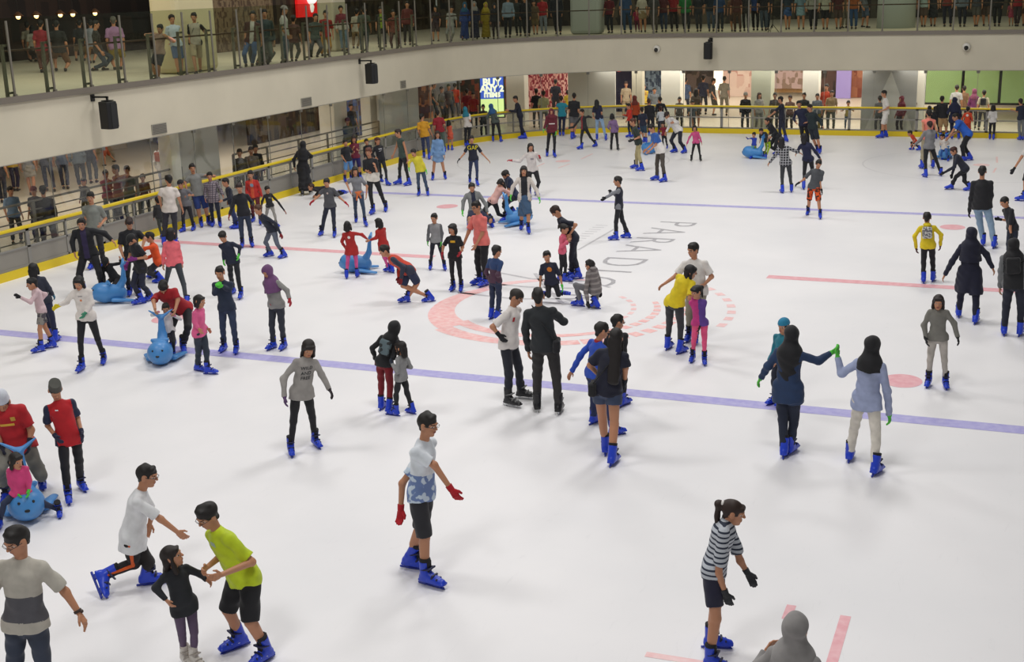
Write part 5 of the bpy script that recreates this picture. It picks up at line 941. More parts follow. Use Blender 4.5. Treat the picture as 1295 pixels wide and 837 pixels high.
(-0.347, 17.372, 0.0, -98.9, 0.774, [(-0.007,-0.001,0.784),(0.009,0.002,0.346),(-0.06,-0.091,0),(0.071,0.16,0),(-0.239,-0.095,0.713),(0.041,-0.097,0.329),None,None,None,None], 't:l=2038A0 b:q=6AA032 hair:short', 'tiny child in blue riding the front of the far seal', '', 36.6),
(-0.026, 17.613, 0.0, -104.3, 1.05, [(-0.127,-0.024,0.882),(0.079,0.015,0.563),(-0.056,0.181,0),(0.073,-0.113,0),(-0.16,-0.057,0.537),(0.117,-0.099,0.608),None,None,(0.045,0.104,0.311),(0.17,-0.031,0.391)], 't:t=24282C b:q=9AB81E hair:short', 'child in yellow green leggings riding the rear of the far seal', '', 36.4),
(0.314, 18.531, 0.0, -140.0, 1.6, [(-0.433,-0.076,1.131),(-0.106,-0.019,0.612),(-0.032,0.012,0),(0.086,0.033,0),(-0.362,0.033,0.693),(-0.25,-0.232,0.635),None,None,None,None], 't:l=16171D b:p=16171D hair:short bent:1 print:#disc,B8B8BE,.08,.15', 'youth in black leaning over the riders of the far seal', '', 35.8),
(-0.217, 22.112, 0.0, 169.9, 1.566, [(-0.123,-0.021,1.524),(-0.036,-0.006,0.707),(0.17,-0.12,0),(-0.101,0.108,0),(-0.163,0.156,0.688),(-0.433,-0.282,0.96),None,(-0.293,-0.207,1.084),None,None], 't:t=171A2E b:p=24283A hair:short', 'boy in a navy tee pulling a friend along near the far rail', '', 33.1),
(1.947, 10.596, 0.0, 109.6, 1.487, [(-0.189,-0.032,1.45),(-0.049,-0.008,0.823),(0.119,0.071,0),(-0.096,-0.137,0),(0.284,0.177,1.109),(-0.497,-0.032,0.84),(0.129,0.049,1.197),(-0.356,-0.088,1.028),None,None], 't:l=24262A*plaid*A8A8AC*14 b:q=36383C hair:long hl:.16 hc:120F12 fem:1 lo:1.2 g:1.05', 'woman in a black and white checked shirt and grey leggings', '', 43.6),
(2.413, 11.518, 0.0, 93.7, 1.486, [(-0.171,-0.026,1.45),(-0.041,-0.006,0.812),(0.099,0.236,0),(-0.095,-0.306,0),(0.268,0.108,0.856),(-0.387,0.056,0.99),(0.15,0.009,1.045),(-0.301,-0.032,1.142),None,None], 't:l=171C3C b:q=15161C hair:bob hl:.14 hc:110E14 fem:1', 'girl in a dark blue top holding hands with the checked shirt woman', '', 42.6),
(3.258, 7.023, 0.0, -86.6, 1.369, [(0.064,0.01,1.34),(-0.035,-0.005,0.715),(-0.187,0.29,0),(0.183,-0.22,0),(-0.399,-0.127,0.858),(0.175,-0.067,0.686),(-0.284,-0.029,0.938),(0.114,0.004,0.854),None,None], 't:t=4A4D52 b:s=D8521A*patches*3A1A10*1.2 hair:buzz gl:16161A pitch:35 hf:20 lo:1.1', 'boy in a grey tee and bright orange patterned shorts', '', 48.4),
(1.035, 19.618, 0.0, -76.1, 1.656, [(-0.29,-0.045,1.609),(-0.072,-0.011,0.807),(-0.083,0.021,0),(0.067,0.047,0),(-0.363,-0.153,1.004),(0.053,-0.057,0.938),None,None,None,None], 't:l=171C38 b:p=14151F hair:short', 'youth in a dark blue top behind the boy in dark shorts', '', 35.0),
(1.543, 19.108, 0.0, -96.7, 1.583, [(-0.347,-0.051,1.54),(-0.201,-0.029,0.75),(-0.058,0.142,0),(0.066,-0.073,0),(-0.402,-0.094,1.059),(0.116,-0.104,0.934),(0.026,0.047,1.141),None,None,None], 't:l=18262A b:s=17202C hair:short hf:-30', 'boy in a black top and dark shorts near the far rail', '', 35.5),
(4.619, 20.465, 0.0, -165.7, 1.0, [(-0.216,-0.016,0.568),(0.009,0.001,0.255),(0.157,-0.065,0),(-0.089,0.083,0),(-0.038,0.087,0.146),(-0.118,-0.126,0.22),None,None,(-0.033,-0.041,0.235),(-0.156,0.033,0.248)], 't:t=C83A1C b:p=1C141A hair:short', 'small child in a red top squatting by the far boards', '', 34.7),
(5.611, 14.422, 0.0, 113.5, 1.575, [(-0.179,-0.011,1.532),(-0.162,-0.01,0.884),(0.213,0.153,0),(-0.185,-0.218,0),(-0.108,0.125,0.826),(-0.555,-0.191,0.961),None,(-0.429,-0.083,1.077),None,None], 't:l=7A7A7C b:q=17171C hair:pony hc:2A1610 hl:.12 fem:1 lo:1.15', 'woman in a grey sweater with a ponytail at the far right end', '', 39.9),
(5.325, 16.096, 0.0, 108.8, 1.747, [(-0.045,-0.003,1.693),(-0.046,-0.003,0.977),(0.161,0.075,0),(-0.139,-0.141,0),(0.108,0.132,1.051),(-0.157,0.02,1.059),None,None,None,None], 't:v=E08070 b:p=9A9078 hair:short lo:1.1', 'person in a peach vest and beige trousers behind the grey sweater woman', '', 38.3),
(6.377, 18.091, 0.0, -157.8, 1.72, [(-0.409,-0.016,1.389),(-0.002,-0,0.852),(0.125,0.115,0),(-0.06,-0.089,0),(-0.438,0.125,0.83),(-0.566,-0.218,0.777),None,(-0.431,-0.186,1.001),None,None], 't:t=2058B8 b:p=15151B hair:short bent:1 pitch:20 g:1.12 lo:1.15', 'man in a bright blue tee bending over a blue aid at the far end', '', 36.6),
(5.75, 18.058, 0.0, -107.0, 0.95, [(-0.143,-0.008,0.752),(-0.056,-0.003,0.388),(-0.075,0.187,0),(0.096,-0.121,0),(-0.192,-0.051,0.528),(0.05,-0.107,0.54),None,None,None,None], 't:l=CFC8C0 b:p=2A58A0 hair:short hf:-30', 'small child in white on the blue aid at the far right', '', 36.7),
(6.493, 12.035, 0.0, -157.6, 1.5, [(-0.225,-0.009,1.083),(0.103,0.004,0.597),(0.289,-0.058,0),(-0.224,0.084,0),(-0.229,0.111,0.434),(-0.422,-0.193,0.512),None,(-0.173,-0.155,0.671),(0.107,-0.03,0.266),(-0.127,0.042,0.367)], 't:l=171A2C b:p=14151B hair:short hc:3A1A14 bent:1 pitch:25 gl:15151A', 'youth in navy bent double near the right end', '', 42.5),
(6.97, 23.891, 0.0, 89.2, 1.161, [(-0.019,-0,1.146),(-0.007,-0,0.635),(0.062,-0.091,0),(-0.063,0.021,0),(0.081,0.077,0.73),(-0.117,0.082,0.779),None,None,None,None], 't:l=D0CCC8 b:p=17171C hair:long hl:.1 fem:1', 'person in white and black by the right end rail', '', 32.0),
(7.96, 23.869, 0.0, 110.1, 1.388, [(-0.11,-0,1.357),(-0.029,-0,0.712),(0.06,-0.025,0),(-0.036,-0.041,0),(0.011,0.125,0.801),(-0.341,0.025,1.06),None,(-0.194,-0.05,1.019),None,None], 't:t=1E2436 b:p=6E7274 hair:short', 'person in a dark tee and grey trousers at the right edge of the rail', '', 32.1),
(5.328, 23.837, 0.0, 81.2, 1.459, [(-0.136,-0.007,1.424),(-0.066,-0.004,0.669),(0.087,0.093,0),(-0.098,-0.162,0),(0.075,0.051,0.77),(-0.231,0.097,0.814),None,None,None,None], 't:l=17171C b:s=A08058 hair:short g:1.1', 'man in a black top and tan shorts in the right end crowd', '', 31.7),
(4.911, 23.814, 0.0, 105.6, 1.095, [(-0.138,-0.009,1.084),(-0.067,-0.004,0.489),(0.1,-0.02,0),(-0.081,-0.047,0),(0.046,0.105,0.642),(-0.239,0.039,0.699),None,None,None,None], 't:t=20242A b:p=1C2030 hair:short', 'boy in a dark tee at the left of the right end crowd', '', 30.7),
(5.73, 23.839, 0.0, 87.7, 1.424, [(-0.099,-0.005,1.391),(-0.07,-0.003,0.527),(0.111,-0.018,0),(-0.114,-0.052,0),(0.16,0.074,0.785),(-0.321,0.078,0.832),None,None,None,None], 't:l=141A3C b:p=141A34 hair:hijab hjc:141A38 hl:.3 fem:1 g:1.2 hem:.2 lo:1.2', 'person in a wide navy tunic and headscarf in the right end crowd', '', 31.5),
(5.128, 23.845, 0.0, 118.4, 1.092, [(-0.14,-0.008,1.081),(-0.082,-0.005,0.529),(0.092,-0.019,0),(-0.059,-0.042,0),(0.028,0.123,0.675),(-0.219,0.011,0.684),None,None,None,None], 't:l=1A1B20 b:p=17181C hair:long hl:.1 fem:1', 'long haired girl in black in the right end crowd', '', 31.5),
(6.147, 23.801, 0.0, 84.2, 1.088, [(-0.044,-0.002,1.077),(-0.035,-0.001,0.54),(0.073,-0.024,0),(-0.08,-0.046,0),(0.135,0.069,0.643),(-0.225,0.086,0.637),None,None,None,None], 't:l=C8401E b:s=A83018 hair:short print:#disc,D8D0C8,.14,.14,0,b', 'person in a bright orange top at the right end rail', '', 30.6),
(6.5, 0.399, 0.0, 91.4, 1.305, [(-0.093,-0.006,1.28),(-0.038,-0.002,0.689),(0.082,0.058,0),(-0.08,-0.128,0),(0.182,0.086,0.727),(-0.267,0.069,0.653),(0.187,0.006,0.946),(-0.304,-0.013,0.904),None,None], 't:l=DCC41A b:p=15151B hair:short gl:5A1620 backpack:6A6A70*patches*C8C8C4*2 lo:1.25 hoodback:1', 'child in a yellow hooded top with a patterned backpack', '', 60.9),
(7.493, 4.206, 0.0, 87.1, 1.709, [(-0.236,-0.004,1.658),(-0.192,-0.004,0.859),(0.113,-0.159,0),(-0.116,0.089,0),(-0.044,0.067,0.929),(-0.448,0.084,0.758),(-0.024,-0.013,1.143),(-0.427,0.005,1.075),None,None], 't:l=15151B b:p=8098B0 hair:short gl:15151A lo:1.3 g:1.1 jk:1 hem:.08', 'man in a black jacket and light blue jeans near the far blue line', '', 53.4),
(7.998, 2.438, 0.0, -144.9, 1.331, [(-0.225,-0,1.305),(0.019,0,0.645),(-0.039,0.115,0),(0.096,-0.075,0),(-0.287,0.068,0.927),(-0.044,-0.16,0.649),(-0.133,0.114,0.902),(-0.076,-0.114,0.781),None,None], 't:t=15161E b:p=1E2436 hair:buzz gl:15151A pitch:25', 'boy in a black tee bending forward near the right edge', '', 56.7),
(7.35, -2.398, 0.0, 89.7, 1.582, [(-0.019,-0.001,1.539),(-0.006,-0,0.772),(0.146,-0.234,0),(-0.146,0.164,0),(0.357,0.085,0.936),(-0.414,0.073,0.772),(0.243,0.001,1.187),(-0.302,-0.003,1.038),None,None], 't:l=12142C b:p=12142C hair:hijab hjc:11132A hl:.32 fem:1 lo:1.15 g:1.1 hem:.36', 'person in a long navy robe and headscarf seen from behind', '', 68.0),
(8.1, -3.204, 0.0, 85.8, 1.577, [(-0.084,0,1.534),(-0.018,0,0.881),(0.121,-0.021,0),(-0.126,-0.049,0),(0.193,0.068,0.84),(-0.242,0.092,0.787),None,(-0.244,0.012,1.095),None,None], 't:l=17181C/6A6C6E b:p=1C2030 hair:hijab hjc:141318 hl:.08 coll:3AAE8C lo:1.3 g:1.1 backpack:131317', 'person in a black vest and grey sleeves with a green collar', '', 70.3),
(8.252, 10.718, 0.0, 159.7, 1.723, [(-0.099,0.001,1.671),(0.047,-0,0.843),(0.143,0.197,0),(-0.077,-0.221,-0),(-0.04,0.197,0.873),(-0.384,-0.217,0.85),None,(-0.225,-0.168,1.157),None,None], 't:t=D0CCC8 b:s=17171C hair:short gl:15151A', 'skater cut off by the right edge with only an arm and leg in view', '', 44.0),
(3.186, 23.836, 0.0, -169.4, 1.66, [(-0.044,-0.004,1.612),(0.074,0.007,0.785),(0.1,0.159,0),(-0.031,-0.146,0),(0.051,0.172,0.901),(-0.078,-0.189,1.002),None,None,None,None], 't:t=DAD6D0 b:s=DAD6D0 hair:short hf:10', 'man in a white tee and white shorts standing at the far boards', '', 32.1),
(-11.614, 16.869, 0.0, 123.0, 1.464, [(-0.129,-0.06,1.429),(-0.056,-0.026,0.672),(0.088,-0.018,0),(-0.05,-0.041,0),(0.031,0.125,0.88),(-0.281,-0.067,0.762),None,None,None,None], 't:t=8A1826 b:p=4A5A52 hair:short g:1.1', 'man in a dark red tee standing against the corner boards', '', 31.4),
(-11.642, 17.598, 0.0, 99.7, 1.014, [(-0.022,-0.01,1.008),(0.018,0.008,0.517),(0.086,-0.055,0),(-0.074,-0.014,0),(0.077,0.09,0.552),(-0.12,0.06,0.594),None,None,None,None], 't:v=C8543C b:n=C8543C hair:long hl:.08 fem:1', 'little girl in a coral dress at the corner boards', '', 32.9),
(-11.459, 18.698, 0.0, 105.9, 1.403, [(-0.015,-0.007,1.372),(0.064,0.028,0.719),(0.054,-0.026,0),(-0.035,-0.041,0),(0.108,0.112,0.972),(-0.081,0.073,1.191),None,None,None,None], 't:t=D4CEC8 b:p=17181E hair:hijab hjc:1E7488 hl:.12 fem:1', 'person in a teal headscarf and white top leaning on the corner rail', '', 32.2),
(-10.873, 20.278, 0.0, 97.6, 1.376, [(-0.179,-0.074,1.346),(-0.013,-0.006,0.634),(0.189,-0.099,0),(-0.18,0.03,0),(0.019,0.051,0.851),(-0.295,0.001,0.985),None,None,None,None], 't:l=4A5450 b:p=17191E hair:hijab hjc:2A5888 hl:.14 fem:1 g:1.1', 'person in a blue headscarf and grey green top leaning on the rail', '', 31.6),
(-11.637, 11.363, 0.0, -51.7, 1.072, [(-0.098,-0.053,1.062),(-0.018,-0.01,0.548),(-0.075,0.018,0),(0.031,0.037,0),(-0.124,-0.178,0.499),(0.09,-0.019,0.347),None,None,None,None], 't:l=15151C b:p=1A1B22 hair:short g:1.05', 'man in a black jacket leaning on the rail behind the red haired girl', '', 34.3),
(-10.959, -2.953, 0.0, -64.6, 1.7, [(0,0,1.59),(0,0,0.867),(-0.108,-0.052,0),(0.108,0.052,0),(-0.113,-0.137,1.129),(0.202,0.01,1.007),None,None,None,None], 't:t=7E827C b:p=17181E hair:short lo:1.15', 'man in a grey green tee standing behind the black jacket man', '', 53.7),
(-13.223, -1.9, 0.0, 127.3, 1.6, [(0,-0,1.496),(0,-0,0.816),(0.09,0.068,0),(-0.09,-0.068,0),(0.132,0.181,0.789),(-0.209,-0.079,0.789),None,None,None,None], 't:l=2C2C30 b:p=1C1C26 hair:short shoe:1 g:1.15', 'person in a charcoal top with the back turned behind the left rail', '', 49.9),
(-14.934, -1.132, 0.0, -26.5, 1.4, [(0,-0,1.309),(0,-0,0.714),(-0.044,-0.088,0),(0.044,0.088,0),(-0.034,-0.193,0.686),(0.134,0.143,0.686),None,None,None,None], 't:t=6E88A8 b:p=2A3040 hair:short shoe:1', 'person in a pale blue top behind the left rail', '', 47.4),
(-14.553, -0.763, 0.0, -66.9, 1.35, [(-0,0,1.262),(-0,0,0.688),(-0.088,-0.037,0),(0.088,0.037,0),(-0.145,-0.121,0.66),(0.188,0.021,0.66),None,None,None,None], 't:t=4A4A50 b:p=2E3440 hair:cap hjc:6A1A20 shoe:1', 'child in a red cap and grey top behind the left rail', '', 47.4),
(-14.451, 1.827, 0.0, -30.3, 1.4, [(-0,0,1.309),(-0,0,0.714),(-0.05,-0.085,0),(0.05,0.085,0),(0.11,-0.071,1.111),(0.091,0.043,1.06),None,None,None,None], 't:t=A86880 b:p=6E7C8E hair:short hc:241a18 shoe:1 fem:1', 'child in a pink top behind the left rail', '', 45.0),
(-13.839, 1.495, 0.0, -110.8, 1.6, [(0,0,1.496),(0,0,0.816),(-0.106,0.04,0),(0.106,-0.04,0),(-0.152,0.012,1.022),(0.174,-0.097,1.339),None,None,None,None], 't:t=8A5E62 b:p=1C2236 hair:short shoe:1', 'person in a dusty red top behind the left rail', '', 45.7),
(-13.901, 2.019, 0.0, -71.2, 1.5, [(0,0,1.402),(0,0,0.765),(-0.1,-0.034,0),(0.1,0.034,0),(-0.171,-0.122,0.738),(0.21,0.008,0.738),None,None,None,None], 't:t=5C6660 b:p=4A5450 hair:short hc:3A2A22 shoe:1', 'person in a grey green top next to the dusty red top', '', 45.3),
(-13.834, 2.544, 0.0, -51.4, 1.2, [(-0,0,1.122),(-0,0,0.612),(-0.066,-0.053,0),(0.066,0.053,0),(-0.096,-0.138,0.583),(0.156,0.063,0.583),None,None,None,None], 't:t=5A3A36 b:p=4C565A hair:short hc:2A1A16 shoe:1', 'child leaning on the left rail beside the two adults', '', 45.0),
(-15.453, 2.111, 0.0, -89.3, 1.1, [(0,-0,1.029),(0,-0,0.561),(-0.078,-0.001,0),(0.078,0.001,0),(-0.147,-0.046,0.532),(0.148,-0.042,0.532),None,None,None,None], 't:l=1E1F24 b:p=24262C hair:short shoe:1', 'small child in black peeping over the grey rail', '', 43.9),
(-15.817, 6.029, 0.0, 97.3, 1.65, [(0,0,1.543),(0,0,0.841),(0.116,0.015,0),(-0.116,-0.015,0),(0.211,0.094,0.815),(-0.228,0.037,0.815),None,None,None,None], 't:l=B8B6B4 b:p=8E93A8 hair:beanie hjc:20224A backpack:8A4A38 shoe:1', 'walker in a dark cap carrying a brown backpack', '', 40.3),
(-15.129, 6.128, 0.0, 106.4, 1.7, [(-0,0,1.589),(-0,0,0.867),(0.115,0.034,0),(-0.115,-0.034,0),(0.199,0.13,0.84),(-0.238,0.001,0.84),None,None,None,None], 't:t=26261F b:p=2A2A22 hair:short shoe:1 g:1.1', 'person in dark brown beside the walker with the backpack', '', 40.7),
(-12.852, 5.727, 0.0, -66.0, 1.5, [(0,0,1.402),(0,0,0.765),(-0.097,-0.043,0),(0.097,0.043,0),(-0.159,-0.137,0.738),(0.208,0.027,0.738),None,None,None,None], 't:l=4A4640 b:p=3A3A38 hair:short hc:2A1A14 shoe:1 g:1.1', 'left person of the group in dull clothes behind the rail', '', 42.6),
(-12.807, 6.253, 0.0, -51.4, 1.5, [(0,0,1.402),(0,0,0.765),(-0.083,-0.066,0),(0.083,0.066,0),(-0.12,-0.172,0.738),(0.195,0.079,0.738),None,None,None,None], 't:l=6A6056 b:p=5A5248 hair:short hc:3A2A22 shoe:1 g:1.1', 'middle person of the group in dull clothes behind the rail', '', 42.1),
(-12.98, 6.754, 0.0, -41.7, 1.5, [(0,0,1.402),(0,0,0.765),(-0.07,-0.079,0),(0.07,0.079,0),(-0.089,-0.19,0.738),(0.179,0.11,0.738),None,None,None,None], 't:l=1C1C20 b:p=34343A hair:short shoe:1', 'person in black of the group behind the left rail', '', 41.4),
(-16.007, 18.116, 0.0, -41.0, 1.6, [(0,0,1.496),(0,0,0.816),(-0.074,-0.085,0),(0.074,0.085,0),(-0.092,-0.204,0.789),(0.189,0.12,0.789),None,None,None,None], 't:t=17181F b:p=1E2028 hair:short shoe:1', 'person in a black tee near the white pillar behind the rail', '', 32.1),
(-13.457, 13.224, 0.0, -60.8, 1.6, [(0,0,1.496),(0,0,0.816),(-0.099,-0.055,0),(0.099,0.055,0),(-0.156,-0.161,0.789),(0.219,0.049,0.789),None,None,None,None], 't:l=4A5A58 b:p=3A4444 hair:cap hjc:6A2030 shoe:1 g:1.15', 'person in a red cap and grey green top behind the corner rail', '', 36.1),
(-11.816, 21.206, 0.0, -66.9, 1.3, [(-0,0,1.215),(-0,0,0.663),(-0.084,-0.036,0),(0.084,0.036,0),(-0.14,-0.116,0.634),(0.181,0.021,0.634),None,None,None,None], 't:t=20242A b:p=2A2E36 hair:short shoe:1', 'child behind the rail next to the blue headscarf', '', 32.3),
(-15.983, 27.791, 0.0, 104.4, 1.6, [(0,0,1.496),(0,0,0.816),(0.109,0.028,0),(-0.109,-0.028,0),(0.192,0.115,0.789),(-0.224,0.009,0.789),None,None,None,None], 't:t=B83820 b:p=6A6A6E hair:short shoe:1', 'shopper in a bright red tee behind the corner glass', '', 27.4),
(-14.15, 24.951, 0.0, 113.8, 1.6, [(0,0,1.496),(0,0,0.816),(0.103,0.046,0),(-0.103,-0.046,0),(0.17,0.145,0.789),(-0.222,-0.028,0.789),None,None,None,None], 't:t=7A1A28 b:p=4A4A50 hair:short shoe:1', 'shopper in a dark red tee behind the corner glass', '', 29.1),
(-16.613, 26.915, 0.0, 25.3, 1.7, [(0,0,1.59),(0,0,0.867),(0.051,-0.108,0),(-0.051,0.108,0),(0.159,-0.177,0.841),(-0.036,0.235,0.841),None,None,None,None], 't:t=3E4444 b:p=3A4040 hair:short shoe:1', 'shopper in dark grey near the left of the corner glass', '', 27.7),
(-15.8, 25.992, 0.0, -5.1, 1.6, [(0,0,1.496),(0,0,0.816),(-0.01,-0.113,0),(0.01,0.113,0),(0.045,-0.219,0.789),(0.083,0.208,0.789),None,None,None,None], 't:l=34363A b:p=2C2E30 hair:short shoe:1 g:1.1', 'shopper in black and grey behind the corner glass', '', 28.2),
(-15.756, 26.618, 0.0, -45.4, 1.65, [(0,-0,1.543),(0,-0,0.841),(-0.083,-0.082,0),(0.083,0.082,0),(-0.111,-0.202,0.815),(0.204,0.109,0.815),None,None,None,None], 't:l=4C4E50 b:p=3C3E40 hair:short shoe:1', 'shopper in mid grey behind the corner glass', '', 28.0),
(-13.636, 24.424, 0.0, -66.4, 1.5, [(-0,0,1.402),(-0,0,0.765),(-0.097,-0.042,0),(0.097,0.042,0),(-0.16,-0.135,0.737),(0.208,0.025,0.737),None,None,None,None], 't:t=8A1A22 b:p=2E3038 hair:short shoe:1', 'shopper in a crimson top left of the lit poster', '', 29.4),
(-11.066, 25.167, 0.0, 108.8, 1.6, [(0,0,1.496),(0,0,0.816),(0.107,0.036,0),(-0.107,-0.036,0),(0.183,0.13,0.789),(-0.224,-0.008,0.789),None,None,None,None], 't:t=20242C b:p=5A5A5E hair:short shoe:1', 'shopper in a charcoal tee behind the far rail', '', 29.6),
(-10.391, 24.224, 0.0, 108.4, 1.6, [(0,-0,1.496),(0,-0,0.816),(0.107,0.036,0),(-0.107,-0.036,0),(0.183,0.129,0.789),(-0.224,-0.007,0.789),None,None,None,None], 't:t=A8A67C b:p=6A6A6C hair:short shoe:1', 'shopper in a pale olive tee behind the far rail', '', 30.2),
(-11.031, 29.021, 0.0, 99.4, 1.2, [(0,0,1.122),(0,0,0.612),(0.084,0.014,0),(-0.084,-0.014,0),(0.151,0.074,0.583),(-0.167,0.021,0.583),None,None,None,None], 't:t=C0A830 b:p=4A4A4E hair:short shoe:1', 'child in a yellow top behind the far rail', '', 27.7),
(-11.537, 28.865, 0.0, 99.9, 1.7, [(0,-0,1.59),(0,-0,0.867),(0.118,0.021,0),(-0.118,-0.021,0),(0.213,0.106,0.841),(-0.236,0.028,0.841),None,None,None,None], 't:t=1E2030 b:p=2A2C34 hair:short shoe:1', 'shopper in dark blue in front of the bright shop', '', 27.7),
(-8.301, 28.992, 0.0, -73.2, 1.6, [(0,-0,1.496),(0,-0,0.816),(-0.108,-0.033,0),(0.108,0.033,0),(-0.187,-0.123,0.789),(0.224,0.001,0.789),None,None,None,None], 't:t=A89880 b:p=9A8A74 hair:short hc:3A2418 shoe:1', 'shopper in a tan top and trousers behind the far rail', '', 28.2),
(-7.433, 28.787, 0.0, -74.0, 1.5, [(0,0,1.402),(0,0,0.765),(-0.102,-0.029,0),(0.102,0.029,0),(-0.06,-0.1,1.128),(0.105,-0.053,1.124),None,None,None,None], 't:t=C8A830 b:p=5A4A34 hair:short hc:3A2016 shoe:1', 'shopper in a yellow tee beside the far white pillar', '', 28.4),
(-6.509, 27.167, 0.0, -64.5, 1.5, [(0,-0,1.403),(0,-0,0.765),(-0.096,-0.046,0),(0.096,0.046,0),(-0.156,-0.141,0.738),(0.207,0.032,0.738),None,None,None,None], 't:t=6A7078 b:p=4A5058 hair:short shoe:1', 'shopper in pale grey beside the far white pillar', '', 29.3),
(-4.892, 25.074, 0.0, -75.6, 1.3, [(0,-0,1.216),(0,-0,0.663),(-0.089,-0.023,0),(0.089,0.023,0),(-0.156,-0.094,0.635),(0.182,-0.007,0.635),None,None,None,None], 't:t=6A625C b:p=5A5652 hair:short shoe:1', 'child in a brownish grey top at the far rail', '', 31.8),
(-4.367, 25.119, 0.0, -71.1, 1.15, [(0,-0,1.075),(0,-0,0.587),(-0.077,-0.026,0),(0.077,0.026,0),(-0.131,-0.094,0.557),(0.161,0.007,0.557),None,None,None,None], 't:t=5A626A b:p=4A525A hair:short shoe:1', 'child in a blue grey top at the far rail', '', 32.4),
(-4.363, 25.649, 0.0, 98.7, 1.6, [(0,0,1.496),(0,0,0.816),(0.112,0.017,0),(-0.112,-0.017,0),(0.202,0.096,0.789),(-0.222,0.031,0.789),None,None,None,None], 't:t=4A4038 b:n=504840 hair:long hl:.15 shoe:1 fem:1', 'shopper in a brown dress walking in the far hall', '', 30.5),
(-4.867, 30.959, 0.0, 12.9, 1.6, [(0,-0,1.496),(0,-0,0.816),(0.025,-0.11,0),(-0.025,0.11,0),(0.11,-0.195,0.789),(0.015,0.223,0.789),None,None,None,None], 't:t=3A3A3C b:k=3A3832 hair:short shoe:1 fem:1', 'shopper in a dark skirt walking across the far hall', '', 27.7),
(-5.911, 30.072, 0.0, 94.2, 1.7, [(0,0,1.59),(0,0,0.867),(0.12,0.009,0),(-0.12,-0.009,0),(0.222,0.084,0.841),(-0.232,0.051,0.841),None,None,None,None], 't:t=3A4A6A b:p=24283A hair:short shoe:1', 'shopper in a blue tee deep in the far hall', '', 28.0),
(-5.388, 31.212, 0.0, 93.4, 1.7, [(0,-0,1.59),(0,-0,0.867),(0.12,0.007,0),(-0.12,-0.007,0),(0.224,0.081,0.841),(-0.232,0.054,0.841),None,None,None,None], 't:t=2A2E44 b:p=1E2230 hair:short shoe:1', 'shopper in dark blue deep in the far hall', '', 27.5),
(-4.356, 30.817, 0.0, 92.6, 1.7, [(0,-0,1.59),(0,-0,0.867),(0.12,0.005,0),(-0.12,-0.005,0),(0.225,0.078,0.841),(-0.231,0.058,0.841),None,None,None,None], 't:t=7A7468 b:p=6A6458 hair:short shoe:1', 'shopper in beige beside the bright far shopfront', '', 27.8),
(-2.246, 25.147, 0.0, -78.5, 1.5, [(-0,0,1.402),(-0,0,0.765),(-0.104,-0.021,0),(0.104,0.021,0),(-0.185,-0.099,0.737),(0.209,-0.019,0.737),None,None,None,None], 't:l=17181C b:p=4A4C4E hair:cap hjc:8A8680 shoe:1', 'person in a grey cap and black top leaning on the far rail', '', 32.2),
(-1.708, 25.16, 0.0, -59.0, 1.5, [(0,0,1.402),(0,0,0.765),(-0.091,-0.055,0),(0.091,0.055,0),(-0.141,-0.155,0.737),(0.203,0.052,0.737),None,None,None,None], 't:t=9A9892 b:p=8A8A86 hair:long hl:.1 hc:3A281E fem:1 shoe:1', 'woman in a pale grey top leaning on the far rail', '', 31.7),
(-1.08, 25.07, 0.0, -89.7, 1.5, [(-0,0,1.402),(-0,0,0.765),(-0.106,-0,0),(0.106,0,0),(-0.201,-0.061,0.737),(0.201,-0.059,0.737),None,None,None,None], 't:t=4A4442 b:p=4A4A48 hair:short shoe:1', 'person in a dark brown top at the far rail behind the navy tee boy', '', 31.3),
(0.032, 25.14, 0.0, -91.0, 1.5, [(0,-0,1.403),(0,-0,0.765),(-0.106,0.002,0),(0.106,-0.002,0),(-0.202,-0.057,0.738),(0.2,-0.063,0.738),None,None,None,None], 't:l=2A2C30 b:p=3A3C40 hair:short shoe:1', 'person in black behind the far rail near the lilac light', '', 31.6),
(0.502, 25.368, 0.0, -81.4, 1.45, [(0,0,1.356),(0,0,0.739),(-0.101,-0.015,0),(0.101,0.015,0),(-0.184,-0.087,0.712),(0.201,-0.028,0.712),None,None,None,None], 't:t=6A7078 b:p=8A7A3A hair:short shoe:1', 'person in a grey striped top behind the far rail', '', 31.2),
(0.702, 26.302, 0.0, -101.9, 1.75, [(0,-0,1.636),(0,-0,0.893),(-0.121,0.025,0),(0.121,-0.025,0),(-0.244,-0.02,0.866),(0.215,-0.117,0.866),None,None,None,None], 't:t=A83A20 b:p=3A3A3E hair:short shoe:1', 'man in a brick red tee behind the far rail', '', 30.6),
(1.006, 25.671, 0.0, -82.1, 1.55, [(0,0,1.449),(0,0,0.791),(-0.108,-0.015,0),(0.108,0.015,0),(-0.197,-0.09,0.763),(0.214,-0.033,0.763),None,None,None,None], 't:t=8E7658 b:p=5A5C54 hair:short shoe:1', 'person in a tan tee in front of the brick red man', '', 31.0),
(-0.495, 25.079, 0.0, -95.6, 1.4, [(0,0,1.309),(0,0,0.714),(-0.098,0.01,0),(0.098,-0.01,0),(-0.192,-0.037,0.686),(0.181,-0.074,0.686),None,None,None,None], 't:t=7A5A52 b:p=5A524E hair:short hc:3A2420 shoe:1', 'child in a rosy brown top behind the far rail', '', 33.2),
(1.58, 26.197, 0.0, -82.8, 1.1, [(0,0,1.029),(0,0,0.561),(-0.077,-0.01,0),(0.077,0.01,0),(-0.248,-0.112,0.737),(0.225,-0.052,0.736),None,None,None,None], 't:t=8A7A3E b:p=4A5A6A hair:short shoe:1', 'small child in an olive top with hands on the far rail', '', 30.7),
